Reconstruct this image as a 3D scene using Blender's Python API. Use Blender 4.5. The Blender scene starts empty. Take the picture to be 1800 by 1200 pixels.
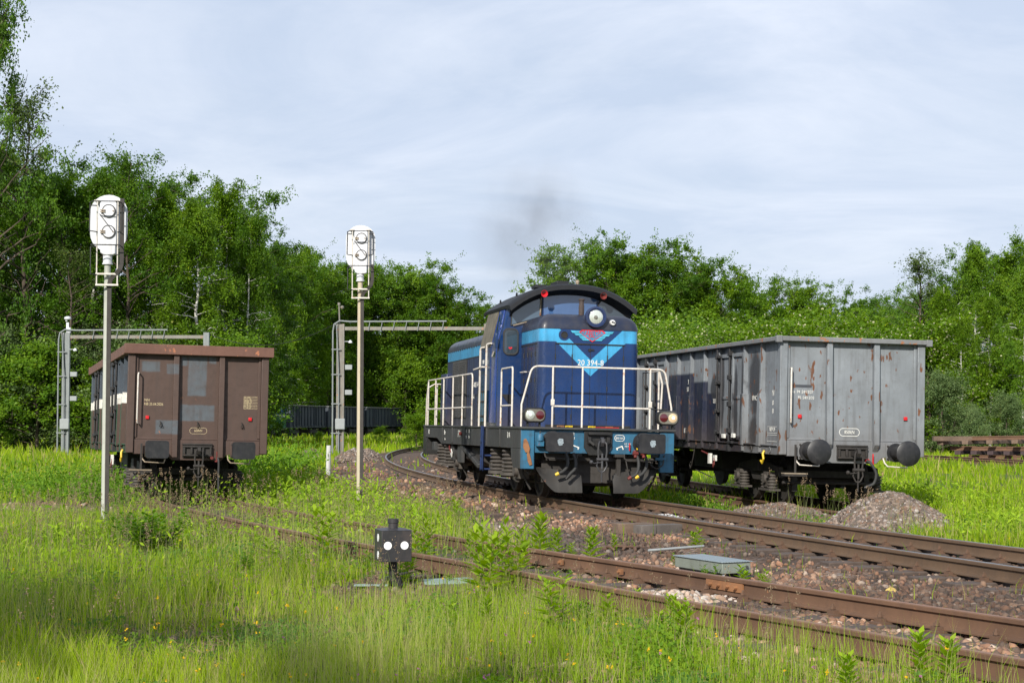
import bpy, math, random
import numpy as np
from mathutils import Vector, Matrix, Euler
R = math.radians
random.seed(7)
rng = np.random.default_rng(11)
S = bpy.context.scene
COL = S.collection

# ---------------------------------------------------------------- camera
cam_d = bpy.data.cameras.new('camera')
cam = bpy.data.objects.new('camera', cam_d)
COL.objects.link(cam)
cam.location = (0, 0, 1.8)
cam.rotation_euler = (R(90 + 2.76), 0, 0)
cam_d.sensor_width = 36
cam_d.lens = 58
cam_d.clip_start = 0.1
cam_d.clip_end = 6000
S.camera = cam

# ---------------------------------------------------------------- light
SUN_EL, SUN_AZ = 30.0, 19.0           # azimuth measured to the left of straight behind the camera
sd = Vector((-math.sin(R(SUN_AZ)) * math.cos(R(SUN_EL)), -math.cos(R(SUN_AZ)) * math.cos(R(SUN_EL)), math.sin(R(SUN_EL))))
sun_d = bpy.data.lights.new('sun', 'SUN')
sun_d.energy = 5.0
sun_d.angle = R(0.5)
sun_d.color = (1.0, 0.95, 0.86)
sun = bpy.data.objects.new('sun', sun_d)
COL.objects.link(sun)
sun.rotation_euler = sd.to_track_quat('Z', 'Y').to_euler()
sun.location = (-20, -40, 40)

W = bpy.data.worlds.new('World')
S.world = W
W.use_nodes = True
nt = W.node_tree
nt.nodes.clear()
wo = nt.nodes.new('ShaderNodeOutputWorld')
bg = nt.nodes.new('ShaderNodeBackground')
bg.inputs['Strength'].default_value = 0.092
sky = nt.nodes.new('ShaderNodeTexSky')
sky.sky_type = 'NISHITA'
sky.sun_disc = False
sky.sun_elevation = R(SUN_EL)
sky.sun_rotation = R(180 + SUN_AZ)
sky.air_density = 1.0
sky.dust_density = 1.5
tc = nt.nodes.new('ShaderNodeTexCoord')
sep = nt.nodes.new('ShaderNodeSeparateXYZ')
nt.links.new(tc.outputs['Generated'], sep.inputs[0])
# project the view direction on a high flat cloud sheet
zc = nt.nodes.new('ShaderNodeMath'); zc.operation = 'MAXIMUM'; zc.inputs[1].default_value = 0.0
nt.links.new(sep.outputs['Z'], zc.inputs[0])
zd = nt.nodes.new('ShaderNodeMath'); zd.operation = 'ADD'; zd.inputs[1].default_value = 0.16
nt.links.new(zc.outputs[0], zd.inputs[0])
dx = nt.nodes.new('ShaderNodeMath'); dx.operation = 'DIVIDE'
dy = nt.nodes.new('ShaderNodeMath'); dy.operation = 'DIVIDE'
nt.links.new(sep.outputs['X'], dx.inputs[0]); nt.links.new(zd.outputs[0], dx.inputs[1])
nt.links.new(sep.outputs['Y'], dy.inputs[0]); nt.links.new(zd.outputs[0], dy.inputs[1])
cb = nt.nodes.new('ShaderNodeCombineXYZ')
nt.links.new(dx.outputs[0], cb.inputs[0]); nt.links.new(dy.outputs[0], cb.inputs[1])
mp = nt.nodes.new('ShaderNodeMapping')
mp.inputs['Scale'].default_value = (1.0, 1.35, 1.0)
mp.inputs['Rotation'].default_value = (0, 0, R(-14))
nt.links.new(cb.outputs[0], mp.inputs[0])
n1 = nt.nodes.new('ShaderNodeTexNoise')
n1.inputs['Scale'].default_value = 1.1
n1.inputs['Detail'].default_value = 7
n1.inputs['Roughness'].default_value = 0.56
n1.inputs['Distortion'].default_value = 0.5
nt.links.new(mp.outputs[0], n1.inputs['Vector'])
cr = nt.nodes.new('ShaderNodeValToRGB')
cr.color_ramp.elements[0].position = 0.34
cr.color_ramp.elements[0].color = (0.80, 0.80, 0.80, 1)
cr.color_ramp.elements[1].position = 0.66
cr.color_ramp.elements[1].color = (0.94, 0.94, 0.94, 1)
nt.links.new(n1.outputs['Fac'], cr.inputs[0])
n2 = nt.nodes.new('ShaderNodeTexNoise')
n2.inputs['Scale'].default_value = 1.3
n2.inputs['Detail'].default_value = 8
n2.inputs['Roughness'].default_value = 0.6
n2.inputs['Distortion'].default_value = 0.7
nt.links.new(mp.outputs[0], n2.inputs['Vector'])
cc = nt.nodes.new('ShaderNodeValToRGB')
cc.color_ramp.elements[0].position = 0.38
cc.color_ramp.elements[0].color = (6.5, 7.5, 9.3, 1)
cc.color_ramp.elements[1].position = 0.65
cc.color_ramp.elements[1].color = (8.5, 9.2, 10.6, 1)
nt.links.new(n2.outputs['Fac'], cc.inputs[0])
mx = nt.nodes.new('ShaderNodeMixRGB')
nt.links.new(cr.outputs[0], mx.inputs[0])
nt.links.new(sky.outputs[0], mx.inputs[1])
nt.links.new(cc.outputs[0], mx.inputs[2])
nt.links.new(mx.outputs[0], bg.inputs['Color'])
nt.links.new(bg.outputs[0], wo.inputs['Surface'])

S.view_settings.view_transform = 'Standard'
S.view_settings.look = 'None'
S.view_settings.exposure = 0.12
S.view_settings.gamma = 1.0
S.render.engine = 'CYCLES'
S.cycles.max_bounces = 6
S.cycles.transparent_max_bounces = 6
S.cycles.diffuse_bounces = 3
S.cycles.volume_step_rate = 1.0
S.cycles.volume_max_steps = 128

# ---------------------------------------------------------------- helpers
def tag(o, label=None, cat=None, group=None, kind=None):
    if label: o['label'] = label
    if cat: o['category'] = cat
    if group: o['group'] = group
    if kind: o['kind'] = kind
    return o

def empty(name, loc, rot=(0, 0, 0)):
    o = bpy.data.objects.new(name, None)
    COL.objects.link(o)
    o.location = loc
    o.rotation_euler = rot
    o.empty_display_size = 0.2
    return o

def copy_tree(o, parent=None):
    c = o.copy()
    COL.objects.link(c)
    c.parent = parent
    for ch in list(o.children):
        copy_tree(ch, c)
    return c

class MB:
    def __init__(s):
        s.v = []; s.f = []; s.m = []; s.mi = 0
    def add(s, vs, fs):
        k = len(s.v)
        s.v += [tuple(p) for p in vs]
        for f in fs:
            s.f.append([i + k for i in f]); s.m.append(s.mi)
        return s
    def box(s, x0, x1, y0, y1, z0, z1):
        return s.add([(x0, y0, z0), (x1, y0, z0), (x1, y1, z0), (x0, y1, z0), (x0, y0, z1), (x1, y0, z1), (x1, y1, z1), (x0, y1, z1)],
                     [(0, 3, 2, 1), (4, 5, 6, 7), (0, 1, 5, 4), (1, 2, 6, 5), (2, 3, 7, 6), (3, 0, 4, 7)])
    def obox(s, c, sz, rot=(0, 0, 0)):
        M = Euler(rot).to_matrix(); c = Vector(c); h = [a / 2 for a in sz]
        vs = [c + M @ Vector((a * h[0], b * h[1], d * h[2])) for d in (-1, 1) for a, b in ((-1, -1), (1, -1), (1, 1), (-1, 1))]
        return s.add(vs, [(0, 3, 2, 1), (4, 5, 6, 7), (0, 1, 5, 4), (1, 2, 6, 5), (2, 3, 7, 6), (3, 0, 4, 7)])
    def bar(s, p, q, w, h, up=(0, 0, 1)):
        p = Vector(p); q = Vector(q); d = (q - p).normalized(); u = Vector(up)
        a = d.cross(u)
        if a.length < 1e-4: a = d.cross(Vector((0, 1, 0)))
        a.normalize(); b = a.cross(d)
        vs = [t + a * (i * w / 2) + b * (j * h / 2) for t in (p, q) for i, j in ((-1, -1), (1, -1), (1, 1), (-1, 1))]
        return s.add(vs, [(0, 1, 2, 3), (7, 6, 5, 4), (0, 4, 5, 1), (1, 5, 6, 2), (2, 6, 7, 3), (3, 7, 4, 0)])
    def loft(s, rings, cap=True):
        n = len(rings[0]); k = len(s.v)
        for r in rings: s.v += [tuple(p) for p in r]
        for i in range(len(rings) - 1):
            for j in range(n):
                a = k + i * n + j; b = k + i * n + (j + 1) % n
                s.f.append([a, b, b + n, a + n]); s.m.append(s.mi)
        if cap:
            s.f.append([k + j for j in range(n)][::-1]); s.m.append(s.mi)
            s.f.append([k + (len(rings) - 1) * n + j for j in range(n)]); s.m.append(s.mi)
        return s
    def tube(s, pts, r, n=8, r1=None):
        P = [Vector(p) for p in pts]; m = len(P)
        if m < 2: return s
        rings = []; a = None
        for i in range(m):
            if i == 0: d = P[1] - P[0]
            elif i == m - 1: d = P[-1] - P[-2]
            else: d = (P[i + 1] - P[i]).normalized() + (P[i] - P[i - 1]).normalized()
            if d.length < 1e-9: d = Vector((0, 0, 1))
            d.normalize()
            if a is None:
                a = d.cross(Vector((0, 0, 1)))
                if a.length < 0.1: a = d.cross(Vector((0, 1, 0)))
            else:
                a = a - d * a.dot(d)
            a.normalize(); b = d.cross(a)
            rr = r if r1 is None else r + (r1 - r) * i / (m - 1)
            rings.append([P[i] + (a * math.cos(t) + b * math.sin(t)) * rr for t in [2 * math.pi * j / n for j in range(n)]])
        return s.loft(rings)
    def cyl(s, p, q, r, r1=None, n=16):
        return s.tube([p, q], r, n, r if r1 is None else r1)
    def lathe(s, prof, o, axis=(0, 0, 1), n=20):
        """prof: (radius, distance along axis)"""
        o = Vector(o); d = Vector(axis).normalized()
        a = d.cross(Vector((0, 0, 1)))
        if a.length < 0.1: a = d.cross(Vector((0, 1, 0)))
        a.normalize(); b = d.cross(a)
        rings = [[o + d * t + (a * math.cos(w) + b * math.sin(w)) * max(r, 1e-4) for w in [2 * math.pi * j / n for j in range(n)]] for r, t in prof]
        return s.loft(rings)
    def prism(s, poly, plane, c0, c1):
        def P(a, b, c):
            return {'xz': (a, c, b), 'yz': (c, a, b), 'xy': (a, b, c)}[plane]
        return s.loft([[P(a, b, c0) for a, b in poly], [P(a, b, c1) for a, b in poly]])
    def mesh(s, name):
        me = bpy.data.meshes.new(name)
        me.from_pydata(s.v, [], s.f)
        me.polygons.foreach_set('material_index', s.m)
        return me

def fix_normals(me):
    import bmesh
    b = bmesh.new(); b.from_mesh(me)
    bmesh.ops.recalc_face_normals(b, faces=b.faces)
    b.to_mesh(me); b.free()

def part(name, mb, mats, parent=None, bevel=0, smooth=True, ang=35, label=None, seg=2):
    me = mb.mesh(name)
    fix_normals(me)
    for m in (mats if isinstance(mats, (list, tuple)) else [mats]): me.materials.append(m)
    if smooth:
        me.polygons.foreach_set('use_smooth', [True] * len(me.polygons))
        me.set_sharp_from_angle(angle=R(ang))
    o = bpy.data.objects.new(name, me)
    COL.objects.link(o)
    if parent: o.parent = parent
    if bevel:
        b = o.modifiers.new('b', 'BEVEL'); b.width = bevel; b.segments = seg; b.limit_method = 'ANGLE'; b.angle_limit = R(40)
        b.harden_normals = False
    if label: o['label'] = label
    return o

def rounded(x0, x1, y0, y1, r, n=5):
    out = []
    for cx, cy, a in ((x1 - r, y1 - r, 0), (x0 + r, y1 - r, 90), (x0 + r, y0 + r, 180), (x1 - r, y0 + r, 270)):
        for i in range(n + 1):
            t = R(a + 90 * i / n); out.append((cx + r * math.cos(t), cy + r * math.sin(t)))
    return out

def text(s, size, loc, face, mat, parent, name='lettering', align='CENTER', sx=1.0):
    cu = bpy.data.curves.new(name, 'FONT')
    cu.body = s; cu.size = size; cu.align_x = align; cu.extrude = 0.0015; cu.resolution_u = 2
    t = bpy.data.objects.new(name, cu)
    COL.objects.link(t)
    bpy.context.view_layer.update()
    me = bpy.data.meshes.new_from_object(t)
    bpy.data.objects.remove(t); bpy.data.curves.remove(cu)
    me.materials.clear(); me.materials.append(mat)
    o = bpy.data.objects.new(name, me)
    COL.objects.link(o)
    o.parent = parent; o.location = loc
    o.rotation_euler = (R(90), 0, 0) if face == 'front' else (R(90), 0, R(-90))
    o.scale = (sx, 1, 1)
    return o

# ---------------------------------------------------------------- materials
def newmat(name):
    m = bpy.data.materials.new(name); m.use_nodes = True
    nt = m.node_tree
    b = nt.nodes['Principled BSDF']
    return m, nt, b

def N(nt, typ, **kw):
    n = nt.nodes.new(typ)
    for k, v in kw.items(): setattr(n, k, v)
    return n

def L(nt, a, b): nt.links.new(a, b)

def M(nt, op, a, b=None, c=None):
    n = nt.nodes.new('ShaderNodeMath'); n.operation = op
    for i, x in enumerate((a, b, c)):
        if x is None: continue
        if isinstance(x, (int, float)): n.inputs[i].default_value = x
        else: nt.links.new(x, n.inputs[i])
    return n.outputs[0]

def mix(nt, fac, a, b):
    n = nt.nodes.new('ShaderNodeMixRGB')
    for i, x in enumerate((fac, a, b)):
        if isinstance(x, (int, float)): n.inputs[i].default_value = x
        elif isinstance(x, tuple): n.inputs[i].default_value = (*x, 1)
        else: nt.links.new(x, n.inputs[i])
    return n.outputs[0]

def noise(nt, vec, scale, detail=4, rough=0.55, sc=None):
    if sc:
        mp = nt.nodes.new('ShaderNodeMapping'); mp.inputs['Scale'].default_value = sc
        nt.links.new(vec, mp.inputs[0]); vec = mp.outputs[0]
    n = nt.nodes.new('ShaderNodeTexNoise')
    n.inputs['Scale'].default_value = scale; n.inputs['Detail'].default_value = detail; n.inputs['Roughness'].default_value = rough
    nt.links.new(vec, n.inputs['Vector'])
    return n.outputs['Fac']

def ramp(nt, fac, a, b, lo=0.0, hi=1.0):
    n = nt.nodes.new('ShaderNodeMapRange')
    n.inputs['From Min'].default_value = a; n.inputs['From Max'].default_value = b
    n.inputs['To Min'].default_value = lo; n.inputs['To Max'].default_value = hi
    nt.links.new(fac, n.inputs['Value'])
    return n.outputs[0]

def paint(name, col, rough=0.45, dirt=(0.05, 0.04, 0.035), dirt_amt=0.5, rust=0.0, rustcol=(0.16, 0.06, 0.025), metal=0.0,
          var=0.12, pattern=None, bump=0.15, streak=0.35, coat=0.0, low=None, rscale=5.0):
    """weathered paint; pattern(nt, xyz, base) may return another base colour socket; low = (z, amount) dirt thrown up below z"""
    m, nt, b = newmat(name)
    t = N(nt, 'ShaderNodeTexCoord'); v = t.outputs['Object']
    s = N(nt, 'ShaderNodeSeparateXYZ'); L(nt, v, s.inputs[0])
    base = col
    if pattern: base = pattern(nt, (s.outputs[0], s.outputs[1], s.outputs[2]), v, col)
    big = noise(nt, v, 1.3, 5)
    hv = N(nt, 'ShaderNodeHueSaturation'); L(nt, ramp(nt, big, 0.3, 0.7, 1 - var, 1 + var * 1.8), hv.inputs['Value'])
    if isinstance(base, tuple): hv.inputs['Color'].default_value = (*base, 1)
    else: L(nt, base, hv.inputs['Color'])
    c = hv.outputs[0]
    st = noise(nt, v, 3.0, 5, 0.6, (4.0, 4.0, 0.35))
    c = mix(nt, ramp(nt, st, 0.48, 0.78, 0, streak), c, dirt)
    fine = noise(nt, v, 9.0, 6, 0.65)
    c = mix(nt, ramp(nt, fine, 0.5, 0.8, 0, dirt_amt), c, dirt)
    if low:
        lz = ramp(nt, s.outputs[2], low[0], low[0] - 0.6, 0, low[1])
        c = mix(nt, M(nt, 'MULTIPLY', lz, ramp(nt, big, 0.2, 0.6, 0.6, 1.0)), c, (0.10, 0.075, 0.055))
    rg = rough
    if rust > 0:
        rn = noise(nt, v, rscale, 8, 0.7, (1.0, 1.0, 0.8))
        rm = ramp(nt, rn, 0.70 - rust, 0.73 - rust, 0, 1)
        rc = mix(nt, noise(nt, v, 25, 3), rustcol, tuple(x * 2.0 for x in rustcol))
        c = mix(nt, rm, c, rc)
    L(nt, c, b.inputs['Base Color'])
    rr = ramp(nt, fine, 0.3, 0.8, max(0.05, rough - 0.08), min(1, rough + 0.25))
    L(nt, rr, b.inputs['Roughness'])
    b.inputs['Metallic'].default_value = metal
    if coat: b.inputs['Coat Weight'].default_value = coat; b.inputs['Coat Roughness'].default_value = 0.2
    if bump:
        bp = N(nt, 'ShaderNodeBump'); bp.inputs['Strength'].default_value = bump; bp.inputs['Distance'].default_value = 0.02
        h = M(nt, 'ADD', noise(nt, v, 2.2, 2), M(nt, 'MULTIPLY', fine, 0.12))
        L(nt, h, bp.inputs['Height']); L(nt, bp.outputs[0], b.inputs['Normal'])
    return m

def plain(name, col, rough=0.5, metal=0.0, spec=0.5, var=0.25, scale=8.0):
    m, nt, b = newmat(name)
    t = N(nt, 'ShaderNodeTexCoord')
    f = noise(nt, t.outputs['Object'], scale, 4)
    L(nt, mix(nt, ramp(nt, f, 0.3, 0.75, 0, 1), tuple(c * (1 - var) for c in col), tuple(min(1, c * (1 + var)) for c in col)), b.inputs['Base Color'])
    b.inputs['Roughness'].default_value = rough; b.inputs['Metallic'].default_value = metal
    b.inputs['Specular IOR Level'].default_value = spec
    return m

def rect_mask(nt, xyz, v, ax, r, soft=0.02, wob=0.03):
    """1 inside a rectangle a0<p[ax0]<a1, b0<p[ax1]<b1, with slightly uneven edges"""
    a0, a1, b0, b1 = r
    w = M(nt, 'MULTIPLY', M(nt, 'SUBTRACT', noise(nt, v, 6, 4), 0.5), wob * 2)
    pa = M(nt, 'ADD', xyz[ax[0]], w); pb = M(nt, 'ADD', xyz[ax[1]], w)
    def edge(p, lo, hi):
        return M(nt, 'MULTIPLY', ramp(nt, p, lo - soft, lo + soft), ramp(nt, p, hi + soft, hi - soft))
    return M(nt, 'MULTIPLY', edge(pa, a0, a1), edge(pb, b0, b1))

def attr_leaf(name, trans=0.35, rough=0.5, gain=1.0, spec=0.3):
    m, nt, b = newmat(name)
    a = N(nt, 'ShaderNodeAttribute'); a.attribute_name = 'col'
    c = a.outputs['Color']
    L(nt, c, b.inputs['Base Color'])
    b.inputs['Roughness'].default_value = rough
    b.inputs['Specular IOR Level'].default_value = spec
    tr = N(nt, 'ShaderNodeBsdfTranslucent')
    hs = N(nt, 'ShaderNodeHueSaturation'); hs.inputs['Value'].default_value = 1.3; hs.inputs['Saturation'].default_value = 1.1
    L(nt, c, hs.inputs['Color']); L(nt, hs.outputs[0], tr.inputs['Color'])
    ms = N(nt, 'ShaderNodeMixShader'); ms.inputs[0].default_value = trans
    L(nt, b.outputs[0], ms.inputs[1]); L(nt, tr.outputs[0], ms.inputs[2])
    L(nt, ms.outputs[0], nt.nodes['Material Output'].inputs['Surface'])
    return m

MAT = {}
MAT['leaf'] = attr_leaf('leaf', 0.36, 0.5, spec=0.22)
MAT['grass'] = attr_leaf('grass_blade', 0.42, 0.6, spec=0.12)
MAT['bark'] = plain('bark', (0.075, 0.055, 0.04), 0.9, var=0.5, scale=3)
# birch bark: white with dark bands
m, nt_, b_ = newmat('birch_bark')
t_ = N(nt_, 'ShaderNodeTexCoord')
f_ = noise(nt_, t_.outputs['Object'], 3.0, 4, 0.6, (0.6, 0.6, 3.0))
L(nt_, mix(nt_, ramp(nt_, f_, 0.52, 0.6), (0.55, 0.53, 0.48), (0.05, 0.045, 0.04)), b_.inputs['Base Color'])
b_.inputs['Roughness'].default_value = 0.8
MAT['birch'] = m
MAT['rail_used'] = paint('rail_used', (0.115, 0.070, 0.040), 0.7, rust=0.04, rustcol=(0.17, 0.075, 0.035), var=0.15, dirt_amt=0.3)
MAT['rail_rusty'] = paint('rail_rusty', (0.120, 0.064, 0.036), 0.8, rust=0.06, rustcol=(0.22, 0.10, 0.045), dirt=(0.07, 0.04, 0.03), var=0.2)
MAT['rail_top'] = plain('rail_running_surface', (0.30, 0.29, 0.29), 0.33, 0.85, var=0.2, scale=2)
MAT['rail_top_rusty'] = paint('rail_top_rusty', (0.22, 0.12, 0.075), 0.6, rust=0.04, rustcol=(0.22, 0.11, 0.06), metal=0.1, dirt=(0.12, 0.06, 0.04))
MAT['sleeper'] = paint('sleeper_wood', (0.085, 0.062, 0.05), 0.9, dirt=(0.03, 0.024, 0.02), dirt_amt=0.7, bump=0.6, var=0.1, streak=0.5)
MAT['clip'] = paint('rusty_clip', (0.11, 0.062, 0.038), 0.8, dirt=(0.05, 0.03, 0.02))
MAT['black'] = paint('black_metal', (0.012, 0.012, 0.012), 0.5, dirt=(0.035, 0.03, 0.026), dirt_amt=0.5, var=0.2)
MAT['under'] = paint('dirty_underframe', (0.030, 0.026, 0.023), 0.7, dirt=(0.012, 0.011, 0.010), dirt_amt=0.6, var=0.3, rust=0.03, rustcol=(0.06, 0.035, 0.02))
MAT['frame_grey'] = paint('grimy_frame_grey', (0.038, 0.039, 0.040), 0.6, dirt=(0.065, 0.052, 0.04), dirt_amt=0.4, var=0.2, rust=0.02)
MAT['white'] = paint('white_rail_paint', (0.62, 0.58, 0.52), 0.5, dirt=(0.22, 0.12, 0.06), dirt_amt=0.5, rust=0.09, rustcol=(0.30, 0.13, 0.05), var=0.02, bump=0, rscale=14)
MAT['text_white'] = plain('white_lettering', (0.72, 0.71, 0.66), 0.6, var=0.2, scale=30)
MAT['text_cream'] = plain('cream_lettering', (0.58, 0.47, 0.28), 0.6, var=0.3, scale=30)
MAT['red'] = plain('red_paint', (0.58, 0.015, 0.02), 0.35)
MAT['darkred'] = plain('dull_red_paint', (0.14, 0.02, 0.016), 0.6)
MAT['yellow'] = plain('yellow_paint', (0.70, 0.48, 0.02), 0.5)
MAT['rubber'] = plain('rubber', (0.03, 0.03, 0.03), 0.7)
# ---------------------------------------------------------------- track lines: X of the centre line as a function of Y
def herm(pts):
    def f(y):
        if y <= pts[0][0]: return pts[0][1] + pts[0][2] * (y - pts[0][0])
        if y >= pts[-1][0]: return pts[-1][1] + pts[-1][2] * (y - pts[-1][0])
        for a, b in zip(pts, pts[1:]):
            if y <= b[0]:
                h = b[0] - a[0]; t = (y - a[0]) / h
                return (2 * t**3 - 3 * t**2 + 1) * a[1] + (t**3 - 2 * t**2 + t) * h * a[2] + (-2 * t**3 + 3 * t**2) * b[1] + (t**3 - t**2) * h * b[2]
    return f
def _qa(y):
    if y < 20: return -5.81 + 0.00242 * 64**2 - 0.31 * (y - 20)
    return -5.81 + 0.00242 * (84 - y)**2
def line_a(y):
    m = -0.31 if y < 20 else -0.00484 * (84 - y)
    return _qa(y) + 0.75 * math.sqrt(1 + m * m)
_bt = herm([(45, -9.90, -0.278), (80, -18.2, -0.19), (120, -23.4, -0.06), (155, -23.9, 0.09), (205, -13.3, 0.30), (260, 8, 0.45)])
def line_b(y):
    return 0.003576 * y * y - 0.59985 * y + 9.843 if y < 45 else _bt(y)
def line_c(y): return 1.8 + 0.002 * (80 - y)**2 if y < 110 else 3.6 + 0.12 * (y - 110)
def line_d(y): return 17.95 - 0.17 * (y - 69)
def top_a(y): return 0.33
def top_b(y): return float(np.interp(y, [12, 17, 34], [0.325, 0.31, 0.16]))
def top_c(y): return 0.15
def top_d(y): return 0.32

LINES = [(line_a, top_a, 6, 170), (line_b, top_b, 6, 260), (line_c, top_c, 28.6, 150), (line_d, top_d, 20, 130)]
vA, vB, vC, vD = (np.vectorize(l[0]) for l in LINES)
vtB = np.vectorize(top_b)

# smooth value noise for the terrain
_tab = rng.random((256, 256))
def vnoise(x, y, s):
    x = np.asarray(x) / s + 1000; y = np.asarray(y) / s + 1000
    xi = np.floor(x).astype(int); yi = np.floor(y).astype(int)
    fx = x - xi; fy = y - yi
    fx = fx * fx * (3 - 2 * fx); fy = fy * fy * (3 - 2 * fy)
    g = lambda a, b: _tab[a % 256, b % 256]
    return (g(xi, yi) * (1 - fx) + g(xi + 1, yi) * fx) * (1 - fy) + (g(xi, yi + 1) * (1 - fx) + g(xi + 1, yi + 1) * fx) * fy
def sstep(a, b, x):
    t = np.clip((x - a) / (b - a), 0, 1); return t * t * (3 - 2 * t)

def track_d(x, y, k):
    f = (vA, vB, vC, vD)[k]
    yy = np.clip(y, LINES[k][2], LINES[k][3])
    m = (f(yy + 0.5) - f(yy - 0.5))
    d = (x - f(yy)) / np.sqrt(1 + m * m)
    off = np.maximum(np.abs(y - yy) - 0.0, 0)
    return d, off

def height(x, y):
    x = np.asarray(x, float); y = np.asarray(y, float)
    base = (vnoise(x, y, 3.0) - 0.5) * 0.10 + (vnoise(x + 50, y, 0.9) - 0.5) * 0.035
    base = base + 0.02
    far = sstep(60, 120, y)
    h = base * (1 - 0.0 * far)
    for k, tf in enumerate((lambda yy: 0.33 + 0 * yy, vtB, lambda yy: 0.15 + 0 * yy, lambda yy: 0.32 + 0 * yy)):
        d, off = track_d(x, y, k)
        top = tf(np.clip(y, 6, 250)) - 0.225
        w = (1 - sstep(1.35, 2.7, np.abs(d))) * (1 - sstep(0.2, 1.6, off))
        h = h * (1 - w) + (top + (vnoise(x, y, 0.35) - 0.5) * 0.03) * w
    # the bed between the two lines in front stays up
    dA, oA = track_d(x, y, 0); dB, oB = track_d(x, y, 1)
    w = sstep(-0.2, 0.6, dB) * (1 - sstep(-0.6, 0.2, dA)) * (1 - sstep(26, 34, y)) * sstep(5, 7, y)
    h = np.maximum(h, h * (1 - w) + (0.09 + (vnoise(x, y, 1.1) - 0.5) * 0.06) * w)
    return h

def gravel(x, y):
    """1 where stones lie open, 0 where it is green"""
    x = np.asarray(x, float); y = np.asarray(y, float)
    n = (vnoise(x, y, 1.6) - 0.5) * 1.3 + (vnoise(x, y, 0.5) - 0.5) * 0.7
    dA, oA = track_d(x, y, 0); dB, oB = track_d(x, y, 1); dC, oC = track_d(x, y, 2); dD, oD = track_d(x, y, 3)
    g = 0 * x
    # bed of the engine's line, wider on its left side
    left = np.interp(y, [10, 22, 27, 34, 45, 60, 80, 120], [9, 6.5, 4.4, 4.4, 4.0, 3.4, 2.2, 1.9])
    gA = np.where(dA < 0, 1 - sstep(-0.4, 0.6, -dA - left + n), 1 - sstep(-0.4, 0.6, dA - 2.3 + n))
    g = np.maximum(g, gA * (y < 150))
    # rusty line in front: stones between the rails near by, grass farther off
    gB = (1 - sstep(-0.5, 0.5, np.abs(dB) - 1.25 + n * 0.9)) * (1 - sstep(15.5, 20.5, y))
    # everything left of the rusty line is meadow
    side = sstep(-1.6, -0.2, dB + n * 0.6)
    g = np.where(y < 33, g * side, g)
    g = np.maximum(g, gB)
    # weeds have taken the shoulder between the lines from about 19 m on
    wz = sstep(17.0, 20, y) * (1 - sstep(-0.3, 0.5, dB - np.interp(y, [17, 20, 24.5, 32], [0.9, 1.1, 2.0, 3.4]) + n * 0.9)) * (1 - sstep(33, 36, y))
    g = g * (1 - wz)
    gC = (1 - sstep(-0.6, 0.6, np.abs(dC) - 1.4 + n)) * (1 - sstep(0, 1, oC)) * 0.55
    g = np.maximum(g, gC)
    gD = (1 - sstep(-0.3, 0.4, np.abs(dD) - 1.7 + n * 0.7)) * (1 - sstep(0, 1, oD))
    g = np.maximum(g, gD * 0.9)
    # stones around the point lever
    e = np.hypot((x + 0.85) / 1.35, (y - 17.0) / 1.35)
    g = np.maximum(g, 1 - sstep(0.7, 1.1, e + n * 0.2))
    # bare patch of the footpath at the far left
    e = np.hypot((x + 9.4) / 2.1, (y - 33.4) / 2.6)
    g = np.maximum(g, 1 - sstep(0.6, 1.1, e + n * 0.2))
    return np.clip(g, 0, 1)

# ---------------------------------------------------------------- ground sheet
def axis(parts):
    out = []
    for a, b, s in parts:
        n = max(1, int(round((b - a) / s))); out += list(np.linspace(a, b, n, endpoint=False))
    return np.array(out + [parts[-1][1]])
gx = axis([(-2500, -300, 550), (-300, -60, 30), (-60, -16, 2), (-16, 12, 0.13), (12, 60, 1.2), (60, 300, 30), (300, 2500, 550)])
gy = axis([(-300, -30, 30), (-30, 4, 3), (4, 8, 0.5), (8, 40, 0.13), (40, 110, 0.6), (110, 260, 5), (260, 3000, 300)])
GX, GY = np.meshgrid(gx, gy)
GZ = height(GX.ravel(), GY.ravel()).reshape(GX.shape)
GG = gravel(GX.ravel(), GY.ravel())
ny, nx = GX.shape
me = bpy.data.meshes.new('ground')
vv = np.stack([GX.ravel(), GY.ravel(), GZ.ravel()], 1)
ii = (np.arange(ny - 1)[:, None] * nx + np.arange(nx - 1)[None, :]).ravel()
ff = np.stack([ii, ii + 1, ii + nx + 1, ii + nx], 1)
def fill_mesh(me, vv, ff, smooth=False, mat=None, col=None):
    k = ff.shape[1]
    me.vertices.add(len(vv)); me.vertices.foreach_set('co', vv.astype(np.float32).ravel())
    me.loops.add(ff.size); me.loops.foreach_set('vertex_index', ff.astype(np.int32).ravel())
    me.polygons.add(len(ff)); me.polygons.foreach_set('loop_start', np.arange(0, ff.size, k, dtype=np.int32))
    if smooth: me.polygons.foreach_set('use_smooth', np.ones(len(ff), bool))
    me.update(calc_edges=True)
    if mat: me.materials.append(mat)
    if col is not None:
        a = me.color_attributes.new('col', 'FLOAT_COLOR', 'POINT')
        c4 = np.ones((len(vv), 4), np.float32); c4[:, :3] = col
        a.data.foreach_set('color', c4.ravel())
fill_mesh(me, vv, ff, True)
at = me.attributes.new('gravel', 'FLOAT', 'POINT'); at.data.foreach_set('value', GG.astype(np.float32))
m, nt, b = newmat('ground_soil_and_stones')
t = N(nt, 'ShaderNodeTexCoord'); v = t.outputs['Object']
ga = N(nt, 'ShaderNodeAttribute'); ga.attribute_name = 'gravel'
vo = N(nt, 'ShaderNodeTexVoronoi'); vo.inputs['Scale'].default_value = 17; L(nt, v, vo.inputs['Vector'])
vs = N(nt, 'ShaderNodeTexVoronoi'); vs.inputs['Scale'].default_value = 42; L(nt, v, vs.inputs['Vector'])
sepc = N(nt, 'ShaderNodeSeparateColor'); L(nt, vo.outputs['Color'], sepc.inputs[0])
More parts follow.
